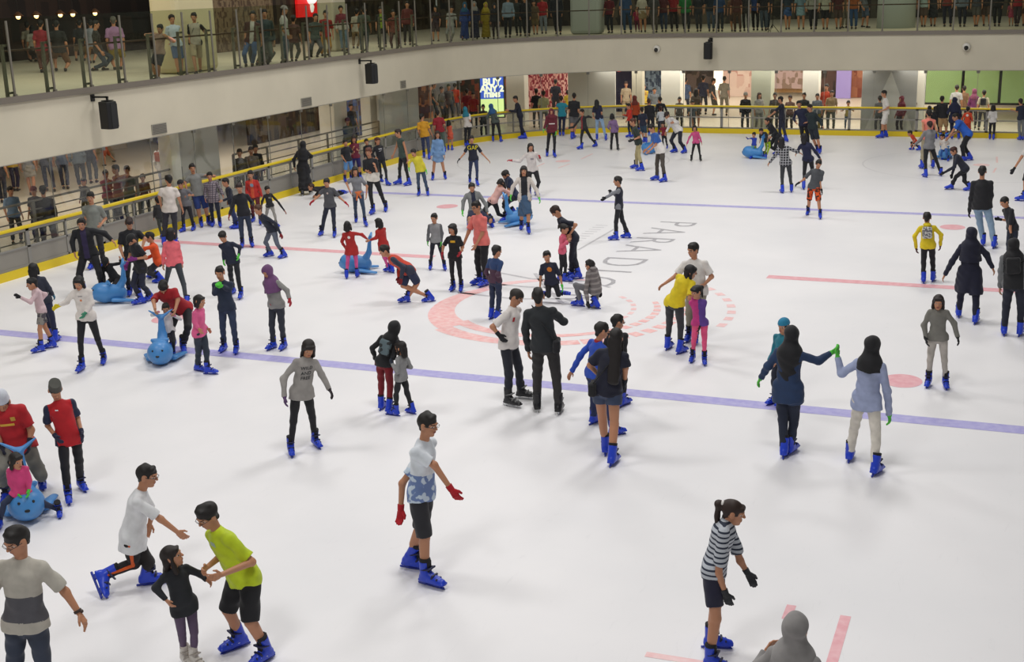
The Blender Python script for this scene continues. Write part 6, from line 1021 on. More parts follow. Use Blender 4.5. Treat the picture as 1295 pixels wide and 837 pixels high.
(2.875, 25.105, 0.0, 105.9, 1.4, [(0,0,1.309),(0,0,0.714),(0.095,0.027,0),(-0.095,-0.027,0),(0.165,0.105,0.686),(-0.196,0.003,0.686),None,None,None,None], 't:t=6A6A6C b:p=5A5A5E hair:short shoe:1', 'person in grey behind the man in white shorts', '', 31.6),
(3.664, 25.109, 0.0, -125.0, 1.4, [(-0,0,1.309),(-0,0,0.714),(-0.081,0.057,0),(0.081,-0.057,0),(-0.186,0.062,0.686),(0.122,-0.154,0.686),None,None,None,None], 't:l=6A1E2C b:p=3A3238 hair:hijab hjc:701E30 hl:.15 fem:1 shoe:1', 'person in a dark red headscarf behind the far rail', '', 31.8),
(4.091, 26.001, 0.0, -85.6, 1.1, [(-0,0,1.028),(-0,0,0.561),(-0.077,-0.006,0),(0.077,0.006,0),(-0.144,-0.055,0.531),(0.15,-0.033,0.531),None,None,None,None], 't:t=4A4A4C b:p=4A4A4C hair:short hc:4A3A30 shoe:1', 'child with brown hair just above the far rail', '', 31.0),
(5.485, 27.84, 0.0, 87.8, 1.6, [(0,-0,1.496),(0,-0,0.816),(0.113,-0.004,0),(-0.113,0.004,0),(0.217,0.056,0.789),(-0.212,0.072,0.789),None,None,None,None], 't:t=A8A8A8 b:p=2A2C34 hair:short shoe:1', 'person in a pale tee in front of the green hoarding', '', 30.0),
(5.723, 28.65, 0.0, 87.5, 1.5, [(-0,0,1.402),(-0,0,0.765),(0.106,-0.005,0),(-0.106,0.005,0),(0.204,0.051,0.737),(-0.198,0.069,0.737),None,None,None,None], 't:t=7A5A40 b:p=2A2C34 hair:short shoe:1', 'person in a brown tee in front of the green hoarding', '', 29.6),
(6.156, 27.381, 0.0, 87.0, 1.5, [(0,0,1.402),(0,0,0.765),(0.106,-0.005,0),(-0.106,0.005,0),(0.204,0.05,0.738),(-0.198,0.07,0.738),None,None,None,None], 't:l=6A2A5E b:p=2A2430 hair:hijab hjc:7A3A58 hl:.12 fem:1 shoe:1', 'person in purple in front of the green hoarding', '', 30.3),
(6.526, 26.783, 0.0, 86.7, 1.5, [(0,0,1.402),(0,0,0.765),(0.106,-0.006,0),(-0.106,0.006,0),(0.204,0.048,0.738),(-0.197,0.072,0.738),None,None,None,None], 't:t=B0A890 b:p=3A3C44 hair:short backpack:1E1F26 shoe:1', 'person with a black backpack in front of the green hoarding', '', 30.6),
(-19.975, 3.852, 0.0, 118.9, 1.65, [(-0.036,-0.034,1.553),(-0.018,-0.017,0.852),(0.117,-0.063,0),(-0.083,0.002,0),(0.132,0.136,0.825),(-0.255,-0.078,0.825),None,None,None,None], 't:t=2A2C34 b:p=1E2230 hair:short shoe:1', 'hall visitor in navy trousers at the far left edge behind the railing', '', 39.3),
(-21.323, 5.837, 0.0, 103.4, 1.6, [(-0.039,-0.037,1.499),(-0.02,-0.019,0.82),(0.07,-0.021,0),(-0.053,-0.047,-0),(0.161,0.081,0.793),(-0.256,-0.018,0.793),None,None,None,None], 't:t=D0A81E b:p=2A2440 hair:short shoe:1', 'hall visitor in a yellow tee behind the left railing', '', 37.2),
(-20.162, 5.267, 0.0, 122.7, 1.65, [(-0.034,-0.032,1.551),(-0.017,-0.016,0.85),(0.108,-0.057,0),(-0.07,-0.002,0),(0.122,0.149,0.823),(-0.25,-0.091,0.823),None,None,None,None], 't:t=7A7A7C b:n=8A847A hair:short fem:1 shoe:1', 'hall visitor in a pale grey skirt behind the left railing', '', 38.2),
(-20.109, 6.008, 0.0, 127.0, 1.7, [(-0.079,-0.071,1.603),(-0.04,-0.036,0.882),(0.188,-0.053,0),(-0.146,-0.003,0),(0.075,0.132,0.854),(-0.289,-0.142,0.854),None,None,None,None], 't:t=4A4E5A b:p=2A3044 hair:short shoe:1', 'hall visitor in dark grey with dark blue jeans behind the left railing', '', 37.8),
(-19.951, 6.51, 0.0, 123.4, 1.65, [(-0.048,-0.042,1.546),(-0.024,-0.021,0.846),(0.091,-0.014,0),(-0.052,-0.045,0),(0.108,0.142,0.819),(-0.261,-0.102,0.819),None,None,None,None], 't:t=5A6478 b:p=1E2436 hair:short shoe:1', 'hall visitor in a slate blue top with slim dark jeans', '', 37.6),
(-19.461, 6.711, 0.0, 129.0, 1.7, [(-0.058,-0.051,1.59),(-0.029,-0.025,0.868),(0.081,0.023,0),(-0.037,-0.078,0),(0.085,0.154,0.841),(-0.269,-0.133,0.841),None,None,None,None], 't:l=5C6670 b:p=20242E hair:short shoe:1', 'hall visitor in a blue grey long sleeved top', '', 37.6),
(-19.893, 7.783, 0.0, 110.2, 1.65, [(-0.066,-0.056,1.536),(-0.033,-0.028,0.836),(0.033,0.077,0),(-0.008,-0.143,0),(0.129,0.092,0.808),(-0.286,-0.061,0.808),None,None,None,None], 't:t=3C4250 b:p=4A505C hair:short shoe:1', 'hall visitor in dark grey near the glass joint', '', 36.7),
(-22.497, 11.775, 0.0, -140.5, 1.2, [(-0.137,-0.113,1.072),(-0.07,-0.058,0.569),(-0.154,0.519,0),(0.208,-0.475,0),(-0.253,-0,0.535),(-0.048,-0.248,0.535),None,None,None,None], 't:t=A8481E b:s=A8481E hair:short shoe:1', 'child in orange running far back in the left hall', '', 33.2),
(-23.674, 9.891, 3.76, 122.1, 1.6, [(-0.049,-0.044,1.178),(-0.024,-0.022,0.499),(0.321,-0.205,0),(-0.284,0.146,0),(0.107,0.131,0.471),(-0.256,-0.096,0.471),None,None,None,None], 't:t=8A8474 b:s=5A4A4A hair:short shoe:1', 'gallery visitor in a grey beige tee far left among the first group', '', 33.9),
(-23.32, 9.496, 3.76, 127.1, 1.5, [(0.064,0.058,1.076),(0.032,0.029,0.44),(0.117,-0.032,0),(-0.075,-0.024,0),(0.178,0.217,0.411),(-0.143,-0.025,0.411),None,None,None,None], 't:t=B8B4A8 b:n=3A3634 hair:long hl:.1 fem:1 shoe:1', 'gallery visitor in a white tee and dark skirt far left', '', 34.1),
(-22.694, 9.158, 3.76, 121.8, 1.65, [(0.091,0.081,1.206),(0.046,0.041,0.507),(-0.044,0.129,0),(0.081,-0.188,0),(0.229,0.241,0.478),(-0.147,0.007,0.478),None,None,None,None], 't:t=6A7E86 b:p=4A4E52 hair:short shoe:1', 'gallery visitor in a checked blue tee far left', '', 34.7),
(-18.309, 5.032, 3.76, 123.1, 1.75, [(0.007,0.006,1.332),(0.004,0.003,0.589),(0.231,-0.079,0),(-0.193,0.021,0),(0.164,0.192,0.562),(-0.229,-0.064,0.562),None,None,None,None], 't:t=1E1E1C b:s=6A4A30 hair:short shoe:1', 'gallery visitor in a black tee and brown shorts', '', 39.9),
(-18.581, 4.577, 3.76, 121.4, 1.6, [(0.066,0.058,1.356),(0.033,0.029,0.677),(0.052,-0.03,0),(-0.015,-0.03,0),(0.205,0.215,0.649),(-0.161,-0.009,0.649),None,None,None,None], 't:t=8A2430 b:p=5A3A30 hair:short shoe:1', 'gallery visitor in a red tee beside the man in black', '', 40.0),
(-21.671, 9.903, 3.76, 125.2, 1.6, [(0.066,0.056,1.225),(0.033,0.028,0.546),(0.194,-0.037,0),(-0.154,-0.02,0),(0.194,0.223,0.518),(-0.157,-0.025,0.518),None,None,None,None], 't:t=26282C b:s=7A6A50 hair:short shoe:1', 'gallery visitor in a navy tee and tan shorts', '', 34.8),
(-20.19, 8.694, 3.76, 127.8, 1.6, [(0.054,0.045,1.251),(0.027,0.022,0.572),(0.009,0.063,0),(0.034,-0.118,0),(0.175,0.219,0.544),(-0.164,-0.044,0.544),None,None,None,None], 't:t=8A8E98 b:s=9A7040 hair:short shoe:1', 'gallery visitor in a pale grey tee behind the walking one', '', 36.3),
(-17.068, 5.22, 3.76, 39.4, 1.7, [(0.022,0.018,1.303),(0.011,0.009,0.581),(-0.093,-0.172,0),(0.039,0.127,0),(0.216,-0.118,0.554),(-0.074,0.235,0.554),None,None,None,None], 't:t=2A2722 b:p=2E3A48 hair:short shoe:1', 'gallery visitor in dark brown striding in blue jeans', '', 40.6),
(-16.753, 5.647, 3.76, 127.0, 1.72, [(0.007,0.006,1.389),(0.004,0.003,0.658),(0.051,0.073,0),(-0.009,-0.129,0),(0.149,0.199,0.631),(-0.22,-0.079,0.631),None,None,None,None], 't:t=A078A0 b:s=9A8838 hair:short hc:5A564E g:1.1 shoe:1', 'gallery visitor in a lilac tee and mustard shorts', '', 40.5),
(-12.7, 2.068, 3.76, -82.8, 1.45, [(0.164,0.125,1.249),(0.108,0.082,0.677),(-0.003,-0.025,0),(-0.006,0.094,0),(0.01,0.016,1.15),(0.38,0.106,1.067),None,None,None,None], 't:t=A88A80 b:s=2A2A34 hair:short shoe:1', 'boy resting his head on the gallery handrail', '', 47.1),
(-13.166, 3.742, 3.76, -33.8, 1.548, [(-0.083,-0.061,1.458),(-0.042,-0.031,0.802),(-0.008,-0.091,0),(-0.05,0.13,0),(-0.061,-0.206,0.907),(-0.117,-0.11,0.87),None,None,None,None], 't:t=B4BEC8 b:s=4A5E80 hair:short shoe:1', 'boy in a pale tee and blue shorts at the gallery glass', '', 44.6),
(-12.95, 4.225, 3.76, -69.5, 1.576, [(0.015,0.01,1.483),(0.007,0.005,0.814),(0.157,-0.306,0),(-0.182,0.372,0),(-0.107,-0.119,0.878),(0.299,0.066,1.092),None,None,None,None], 't:t=A8A090/1C1C22 b:s=A89878 hair:short bag:1A1A1E shoe:1', 'young man with a sling bag across a beige and black tee at the gallery rail', '', 44.3),
(-12.946, 6.716, 3.76, -61.7, 1.72, [(0.183,0.12,1.444),(0.092,0.061,0.721),(-0.122,0.033,0),(0.089,0.029,0),(-0.018,-0.069,0.69),(0.389,0.149,0.69),None,None,None,None], 't:t=4A2A26/B8B4AC split:front b:p=3A5A8A hair:short shoe:1', 'man in blue jeans at the gallery rail', '', 41.9),
(-12.686, 7.181, 3.76, -52.3, 1.75, [(0.067,0.043,1.485),(0.033,0.021,0.742),(-0.022,-0.103,0),(-0.021,0.159,0),(-0.087,-0.163,0.715),(0.284,0.124,0.715),None,None,None,None], 't:l=3A4448 b:p=4A5450 hair:short g:1.1 shoe:1', 'person in dark grey beside the man with the cup', '', 41.6),
(-13.177, 7.379, 3.76, 113.0, 1.7, [(0.052,0.034,1.353),(0.026,0.017,0.632),(0.102,-0.034,0),(-0.075,-0.03,0),(0.227,0.18,0.605),(-0.193,0.002,0.605),None,None,None,None], 't:t=4C5854 b:p=3E4A46 hair:short g:1.15 shoe:1', 'person in grey green at the gallery glass near the left bend', '', 41.2),
(-13.61, 8.814, 3.76, 102.4, 1.3, [(-0.028,-0.018,0.957),(-0.014,-0.009,0.405),(0.002,0.06,0),(0.013,-0.128,0),(0.136,0.074,0.376),(-0.205,-0.002,0.376),None,None,None,None], 't:t=3A443E b:p=4A544E hair:short shoe:1', 'child in dull green at the gallery glass', '', 39.7),
(-12.745, 8.364, 3.76, 21.7, 1.643, [(0.07,0.043,1.546),(0.035,0.022,0.849),(-0.018,-0.15,0),(-0.047,0.124,0),(0.201,-0.144,0.822),(0.038,0.265,0.822),None,None,None,None], 't:t=B0AEA8 b:p=5A6878 hair:cap hjc:8A8480 g:1.1 shoe:1', 'man in a grey cap and white tee at the gallery glass', '', 40.5),
(-12.912, 9.161, 3.76, 111.3, 1.5, [(0.05,0.031,1.26),(0.025,0.015,0.623),(0.086,-0.036,0),(-0.061,-0.029,0),(0.207,0.155,0.595),(-0.167,0.008,0.595),None,None,None,None], 't:t=5A3A34 b:p=3C4038 hair:short shoe:1', 'person in dull maroon beside the man in the grey cap', '', 39.8),
(-13.33, 11.804, 3.76, -60.0, 1.6, [(0.074,0.043,1.333),(0.037,0.021,0.654),(-0.071,-0.073,0),(0.036,0.133,0),(-0.092,-0.127,0.626),(0.28,0.088,0.626),None,None,None,None], 't:t=8C1A14 b:p=A0701C hair:short shoe:1', 'person in a red tee and orange trousers at the gallery glass', '', 37.5),
(-13.377, 11.173, 3.76, -49.5, 1.6, [(0.1,0.059,1.258),(0.05,0.03,0.581),(-0.139,0.034,0),(0.093,0.019,0),(-0.038,-0.139,0.552),(0.288,0.14,0.552),None,None,None,None], 't:t=3A4440 b:p=3C3E40 hair:short g:1.05 shoe:1', 'person in black beside the red tee at the gallery glass', '', 37.9),
(-14.158, 14.604, 3.76, -50.9, 1.522, [(-0.054,-0.03,1.433),(-0.027,-0.015,0.787),(-0.119,0.037,0),(0.075,0.018,0),(-0.165,-0.201,0.759),(0.152,0.057,0.759),None,None,None,None], 't:l=6A2430/A09A90 split:lo sz:.2 b:p=5A6E80 hair:short shoe:1', 'person in a dark red top over white with pale jeans', '', 35.1),
(-14.796, 16.562, 3.76, 108.6, 1.5, [(0.098,0.053,1.279),(0.049,0.027,0.644),(0.1,-0.044,0),(-0.078,-0.023,0),(0.253,0.165,0.615),(-0.129,0.037,0.615),None,None,None,None], 't:t=A8A294 b:p=7A6448 hair:short shoe:1', 'person in cream behind the person in long grey', '', 33.6),
(-12.698, 13.296, 3.76, 113.3, 1.494, [(0.056,0.03,1.407),(0.028,0.015,0.773),(0.114,-0.041,0),(-0.086,-0.023,0),(0.207,0.159,0.745),(-0.161,0.001,0.745),None,None,None,None], 't:t=484E46 b:p=3E4850 hair:short g:1.1 shoe:1', 'person in long grey with one elbow on the handrail', '', 36.6),
(-13.996, 17.126, 3.76, -62.5, 1.405, [(-0.005,-0.003,1.324),(-0.003,-0.001,0.727),(-0.171,0.05,0),(0.139,0.012,0),(-0.146,-0.139,0.699),(0.189,0.035,0.699),None,None,None,None], 't:t=1E2420/7A9020 split:front b:p=22262A hair:short shoe:1', 'person in black and lime green at the gallery handrail', '', 33.6),
(-13.095, 16.36, 3.76, -58.1, 1.5, [(-0.008,-0.004,1.226),(-0.004,-0.002,0.588),(-0.147,0.045,0),(0.11,0.014,0),(-0.146,-0.161,0.561),(0.196,0.052,0.561),None,None,None,None], 't:t=6A342A b:p=4A2A26 hair:short shoe:1', 'person in rusty brown at the gallery handrail', '', 34.3),
(-13.62, 18.442, 3.76, -63.6, 1.574, [(0.047,0.023,1.482),(0.024,0.012,0.813),(-0.128,0.047,0),(0.097,0.016,0),(-0.122,-0.131,0.786),(0.256,0.057,0.786),None,None,None,None], 't:l=5A221E b:p=2A2426 hair:short shoe:1', 'tall person in a dark red jacket at the gallery bend', '', 32.9),
(-13.854, 21.438, 3.76, -79.9, 1.337, [(0.03,0.014,1.26),(0.015,0.007,0.692),(-0.126,0.055,0),(0.113,0.014,0),(-0.142,-0.072,0.664),(0.211,-0.009,0.664),None,None,None,None], 't:t=2A1A24 b:s=3A2A30 hair:long hl:.12 fem:1 shoe:1', 'woman in a dark top right of the gallery bend', '', 31.1),
(-13.213, 21.329, 3.76, -65.5, 1.45, [(0.116,0.053,1.227),(0.058,0.026,0.614),(-0.109,0.048,0),(0.08,0.016,0),(-0.057,-0.09,0.584),(0.297,0.072,0.584),None,None,None,None], 't:t=8E8E8C b:p=7E7E7E hair:short shoe:1', 'child in pale grey right of the gallery bend', '', 31.3),
(-12.961, 22.233, 3.76, -66.1, 1.438, [(0.045,0.02,1.354),(0.022,0.01,0.744),(-0.033,-0.125,0),(0.005,0.189,0),(-0.116,-0.114,0.716),(0.237,0.042,0.716),None,None,None,None], 't:l=1E3470 b:g=1E3470 hair:hijab hjc:1E5070 hl:.14 fem:1 shoe:1', 'person in a long blue robe and teal headscarf on the gallery', '', 30.9),
(-12.754, 22.821, 3.76, -66.6, 1.46, [(0.006,0.003,1.376),(0.003,0.001,0.755),(-0.11,0.05,0),(0.082,0.014,0),(-0.152,-0.129,0.727),(0.208,0.026,0.727),None,None,None,None], 't:l=20223A b:g=20223A hair:hijab hjc:8A8684 hl:.12 fem:1 shoe:1', 'person in a dark robe and pale headscarf on the gallery', '', 30.6),
(-12.461, 23.263, 3.76, -57.0, 1.404, [(0.016,0.007,1.323),(0.008,0.003,0.726),(-0.077,-0.042,0),(0.039,0.101,0),(-0.114,-0.144,0.698),(0.202,0.061,0.698),None,None,None,None], 't:l=8E7A1E b:g=8E7A1E hair:hijab hjc:A08C28 hl:.16 fem:1 shoe:1', 'person in a long mustard yellow robe and headscarf on the gallery', '', 30.5),
(-11.79, 22.662, 3.76, -67.5, 1.364, [(-0.016,-0.007,1.285),(-0.008,-0.003,0.706),(-0.108,0.05,0),(0.081,0.015,0),(-0.162,-0.126,0.677),(0.176,0.014,0.677),None,None,None,None], 't:l=1C1A22 b:p=2A2026 hair:hijab hjc:1A1A22 hl:.14 fem:1 shoe:1', 'person in black beside the mustard yellow robe', '', 30.9),
(-11.804, 23.991, 3.76, -68.1, 1.665, [(0.039,0.016,1.566),(0.02,0.008,0.859),(-0.109,0.052,0),(0.083,0.013,0),(-0.149,-0.132,0.832),(0.265,0.035,0.832),None,None,None,None], 't:l=7A8A9A b:p=16181E hair:short shoe:1', 'person in a light blue shirt and black trousers on the gallery', '', 30.2),
(-11.878, 25.398, 3.76, -78.5, 1.6, [(-0.066,-0.026,1.499),(-0.033,-0.013,0.82),(-0.167,0.247,0),(0.153,-0.178,0),(-0.253,-0.127,0.792),(0.168,-0.042,0.792),None,None,None,None], 't:t=2C3230 b:p=2A2E2C hair:short shoe:1', 'person in dark green just right of the light blue shirt', '', 29.5),
(-11.394, 25.117, 3.76, -68.9, 1.6, [(-0.078,-0.03,1.497),(-0.039,-0.015,0.818),(-0.11,0.053,0),(0.085,0.012,0),(-0.242,-0.162,0.79),(0.158,-0.008,0.79),None,None,None,None], 't:l=141418 b:p=141418 hair:short g:1.2 shoe:1', 'person in all black with knees apart at the gallery glass', '', 29.7),
(-11.575, 26.601, 3.76, -64.3, 1.4, [(-0.06,-0.023,1.31),(-0.03,-0.011,0.716),(-0.09,0.049,0),(0.06,0.014,0),(-0.195,-0.151,0.687),(0.144,0.012,0.687),None,None,None,None], 't:t=5A4A34 b:s=6A5A3C hair:short shoe:1', 'child in brown at the gallery glass', '', 28.9),
(-11.463, 27.325, 3.76, -69.6, 1.6, [(-0.073,-0.027,1.497),(-0.037,-0.014,0.818),(-0.103,0.054,0),(0.079,0.011,0),(-0.24,-0.157,0.79),(0.163,-0.008,0.79),None,None,None,None], 't:t=9A1C24 b:p=7E8894 hair:short shoe:1', 'person in a red tee and pale jeans on the gallery', '', 28.6),
(-10.531, 26.548, 3.76, -70.3, 1.72, [(-0.08,-0.029,1.611),(-0.04,-0.014,0.881),(-0.182,0.256,0),(0.159,-0.191,0),(-0.26,-0.166,0.854),(0.174,-0.011,0.854),None,None,None,None], 't:l=1C1E26 b:p=15161C hair:short g:1.25 shoe:1', 'large person in a navy sweater on the gallery', '', 29.1),
(-8.434, 27.166, 3.76, -92.6, 1.6, [(-0.06,-0.019,1.496),(-0.03,-0.01,0.817),(-0.07,0.052,0),(0.073,0.018,0),(-0.268,-0.07,0.79),(0.161,-0.089,0.79),None,None,None,None], 't:t=5C1420 b:p=1A1C24 hair:short shoe:1', 'person in dark red left of the second gallery group', '', 29.2),
(-7.662, 27.166, 3.76, -73.3, 1.7, [(-0.121,-0.036,1.588),(-0.061,-0.018,0.868),(-0.092,-0.133,0),(0.072,0.2,0),(-0.3,-0.161,0.84),(0.137,-0.03,0.84),None,None,None,None], 't:t=2A4468 b:p=26405E hair:short g:1.1 shoe:1', 'person all in blue on the gallery', '', 29.3),
(-7.573, 28.284, 3.76, -73.7, 1.0, [(-0.061,-0.018,0.936),(-0.031,-0.009,0.512),(-0.082,0.052,0),(0.062,0.015,0),(-0.168,-0.091,0.481),(0.09,-0.016,0.481),None,None,None,None], 't:t=9A2A50 b:p=6A2A40 hair:short shoe:1', 'small child in pink on the gallery', '', 28.7),
(-7.181, 27.8, 3.76, -74.0, 1.6, [(-0.073,-0.021,1.497),(-0.037,-0.01,0.818),(-0.095,0.055,0),(0.076,0.012,0),(-0.25,-0.138,0.79),(0.163,-0.02,0.79),None,None,None,None], 't:t=B8B0A0 b:n=8E7A5A hair:short fem:1 shoe:1', 'woman in a white top on the gallery', '', 29.0),
(-6.514, 27.212, 3.76, -84.5, 1.6, [(-0.06,-0.017,1.496),(-0.03,-0.008,0.817),(-0.073,0.052,0),(0.066,0.018,0),(-0.258,-0.098,0.79),(0.17,-0.057,0.79),None,None,None,None], 't:t=3C3A3A b:p=4A4440 hair:short shoe:1', 'person in grey brown on the gallery', '', 29.4),
(-6.239, 27.658, 3.76, -74.8, 1.65, [(-0.069,-0.019,1.543),(-0.034,-0.009,0.843),(-0.088,0.054,0),(0.07,0.014,0),(-0.253,-0.137,0.815),(0.174,-0.021,0.815),None,None,None,None], 't:t=4A1A20 b:p=24344E hair:short shoe:1', 'person in dark maroon and blue jeans on the gallery', '', 29.3),
(-5.892, 28.059, 3.76, -75.3, 1.7, [(-0.105,-0.028,1.589),(-0.053,-0.014,0.869),(-0.103,-0.037,0),(0.085,0.105,0),(-0.291,-0.147,0.841),(0.15,-0.031,0.841),None,None,None,None], 't:t=801820 b:p=17181E hair:short shoe:1', 'person in a red tee and black trousers on the gallery', '', 29.1),
(-5.285, 27.672, 3.76, -76.0, 1.6, [(-0.08,-0.02,1.497),(-0.04,-0.01,0.818),(-0.1,0.057,0),(0.083,0.011,0),(-0.26,-0.131,0.79),(0.157,-0.027,0.79),None,None,None,None], 't:t=1E6A34 b:p=20242A hair:short g:1.2 shoe:1', 'person in a bright green tee on the gallery', '', 29.4),
(-4.763, 27.71, 3.76, -76.3, 1.6, [(-0.06,-0.015,1.495),(-0.03,-0.007,0.816),(-0.052,-0.049,0),(0.035,0.117,0),(-0.243,-0.125,0.788),(0.173,-0.024,0.788),None,None,None,None], 't:t=26282E b:p=2A2E34 hair:short shoe:1', 'person in charcoal right of the green tee', '', 29.4),
(-4.243, 27.702, 3.76, -76.7, 1.7, [(-0.08,-0.019,1.59),(-0.04,-0.009,0.869),(-0.098,0.057,0),(0.082,0.011,0),(-0.273,-0.134,0.841),(0.171,-0.029,0.841),None,None,None,None], 't:t=16202C b:p=3A4A5E hair:short g:1.1 shoe:1', 'person in a navy tee and faded jeans on the gallery', '', 29.5),
(-3.805, 27.403, 3.76, -77.2, 1.6, [(-0.068,-0.015,1.496),(-0.034,-0.008,0.817),(-0.083,0.054,0),(0.068,0.015,0),(-0.252,-0.123,0.79),(0.167,-0.028,0.79),None,None,None,None], 't:t=1E3A60 b:p=1C2430 hair:short shoe:1', 'person in a mid blue tee on the gallery', '', 29.6),
(-3.297, 27.514, 3.76, -77.5, 1.5, [(-0.048,-0.011,1.403),(-0.024,-0.005,0.766),(-0.061,0.048,0),(0.045,0.02,0),(-0.223,-0.111,0.738),(0.17,-0.024,0.738),None,None,None,None], 't:t=6A4A34 b:s=4A3A34 hair:short shoe:1', 'person in tan shorts on the gallery', '', 29.7),
(-3.017, 27.072, 3.76, -77.8, 1.6, [(-0.099,-0.021,1.497),(-0.05,-0.011,0.818),(-0.117,0.063,0),(0.102,0.006,0),(-0.279,-0.126,0.79),(0.141,-0.035,0.79),None,None,None,None], 't:t=4A2420 b:p=4A3226 hair:short shoe:1', 'person in brown trousers on the gallery', '', 29.8),
(-2.802, 27.691, 3.76, -78.2, 1.6, [(-0.071,-0.015,1.496),(-0.036,-0.007,0.817),(-0.086,0.055,0),(0.072,0.014,0),(-0.257,-0.119,0.79),(0.164,-0.031,0.79),None,None,None,None], 't:t=2C2C2E b:p=28282A hair:short shoe:1', 'person in dark grey right of the brown trousers', '', 29.7),
(-2.505, 28.126, 3.76, -78.7, 1.65, [(-0.072,-0.014,1.543),(-0.036,-0.007,0.843),(-0.086,0.055,0),(0.072,0.013,0),(-0.264,-0.12,0.815),(0.17,-0.033,0.815),None,None,None,None], 't:t=20386A b:p=141519 hair:short shoe:1', 'person in a royal blue tee and black trousers on the gallery', '', 29.5),
(-2.09, 27.788, 3.76, -79.1, 1.7, [(-0.071,-0.014,1.59),(-0.036,-0.007,0.868),(-0.085,0.055,0),(0.071,0.014,0),(-0.271,-0.121,0.841),(0.177,-0.035,0.841),None,None,None,None], 't:t=17181E b:p=3E4A58 hair:short shoe:1', 'person in a black tee and washed jeans on the gallery', '', 29.7),
(-2.115, 28.485, 3.76, -79.2, 1.6, [(-0.048,-0.009,1.496),(-0.024,-0.005,0.817),(-0.059,0.049,0),(0.046,0.02,0),(-0.239,-0.111,0.789),(0.183,-0.03,0.789),None,None,None,None], 't:t=2A2A34 b:p=1E2A3A hair:short shoe:1', 'person in dark jeans beside the music stand tripod', '', 29.3),
(-1.307, 28.733, 3.76, -80.2, 1.6, [(-0.052,-0.009,1.494),(-0.026,-0.004,0.814),(-0.027,-0.153,0),(0.015,0.222,0),(-0.244,-0.107,0.787),(0.179,-0.034,0.787),None,None,None,None], 't:t=20303E b:n=2A4A78 hair:short fem:1 shoe:1', 'woman in a short blue skirt on the gallery', '', 29.3),
(-0.761, 28.772, 3.76, -80.8, 1.6, [(-0.088,-0.014,1.496),(-0.044,-0.007,0.818),(-0.1,0.061,0),(0.089,0.008,0),(-0.274,-0.11,0.79),(0.149,-0.041,0.79),None,None,None,None], 't:t=6A8490 b:n=7896A0 hair:short fem:1 shoe:1', 'woman in a pale blue dress on the gallery', '', 29.3),
(-0.239, 28.625, 3.76, -81.3, 1.65, [(-0.091,-0.014,1.543),(-0.046,-0.007,0.843),(-0.102,0.062,0),(0.092,0.007,0),(-0.285,-0.11,0.816),(0.153,-0.043,0.816),None,None,None,None], 't:l=8A8A82 b:p=16181C hair:short g:1.1 shoe:1', 'person in a grey top and black trousers on the gallery', '', 29.4),
(0.257, 28.452, 3.76, -81.7, 1.6, [(-0.067,-0.01,1.496),(-0.033,-0.005,0.817),(-0.076,0.055,0),(0.066,0.014,0),(-0.259,-0.103,0.79),(0.166,-0.04,0.79),None,None,None,None], 't:t=A0A090 b:s=17181C hair:short shoe:1', 'person in a pale tee and black shorts on the gallery', '', 29.5),
(0.756, 28.63, 3.76, -82.1, 1.6, [(-0.067,-0.009,1.496),(-0.033,-0.005,0.817),(-0.076,0.055,0),(0.066,0.014,0),(-0.259,-0.1,0.79),(0.166,-0.042,0.79),None,None,None,None], 't:t=4A2020 b:s=4A3C34 hair:short shoe:1', 'person in a dark red tee and brown shorts on the gallery', '', 29.5),
(0.891, 29.468, 3.76, -52.6, 1.6, [(-0.079,-0.01,1.496),(-0.04,-0.005,0.818),(-0.105,0.053,0),(0.063,0.003,0),(-0.198,-0.19,0.79),(0.143,0.071,0.79),None,None,None,None], 't:t=6A5A44 b:p=7A7466 hair:short shoe:1', 'person in khaki trousers stepping sideways on the gallery', '', 29.0),
(1.393, 28.352, 3.76, -82.9, 1.65, [(-0.078,-0.01,1.543),(-0.039,-0.005,0.843),(-0.086,0.058,0),(0.077,0.011,0),(-0.276,-0.101,0.815),(0.163,-0.046,0.815),None,None,None,None], 't:t=8A4A20 b:p=2C4A70 hair:short shoe:1', 'person in an orange tee and blue jeans on the gallery', '', 29.7),
(1.658, 29.937, 3.76, -23.4, 1.6, [(-0.099,-0.011,1.5),(-0.05,-0.006,0.822),(-0.173,0.358,0),(0.109,-0.33,0),(-0.109,-0.232,0.794),(0.061,0.162,0.794),None,None,None,None], 't:t=6A6E74 b:s=4A5A70 hair:short shoe:1', 'person in blue grey shorts beside the wide column', '', 28.9),
(3.467, 30.079, 3.76, -85.3, 1.6, [(-0.066,-0.005,1.496),(-0.033,-0.003,0.817),(-0.071,0.056,0),(0.066,0.013,0),(-0.264,-0.086,0.79),(0.164,-0.051,0.79),None,None,None,None], 't:t=5A2E26 b:p=24283A hair:short shoe:1', 'person in a brown tee and navy trousers right of the wide column', '', 28.9),
(3.944, 29.849, 3.76, -85.6, 1.6, [(-0.051,-0.004,1.496),(-0.025,-0.002,0.817),(-0.055,0.051,0),(0.049,0.019,0),(-0.251,-0.083,0.789),(0.177,-0.051,0.789),None,None,None,None], 't:t=8A9A98 b:s=4A3C34 hair:short shoe:1', 'person in a pale green tee right of the wide column', '', 28.9),
(4.283, 30.249, 3.76, -86.0, 1.6, [(-0.062,-0.004,1.496),(-0.031,-0.002,0.817),(-0.066,0.055,0),(0.061,0.015,0),(-0.261,-0.083,0.79),(0.167,-0.052,0.79),None,None,None,None], 't:t=2A2C30 b:k=1E2226 hair:hijab hjc:3A3C40 fem:1 shoe:1', 'woman in a wide dark skirt on the gallery', '', 28.9),
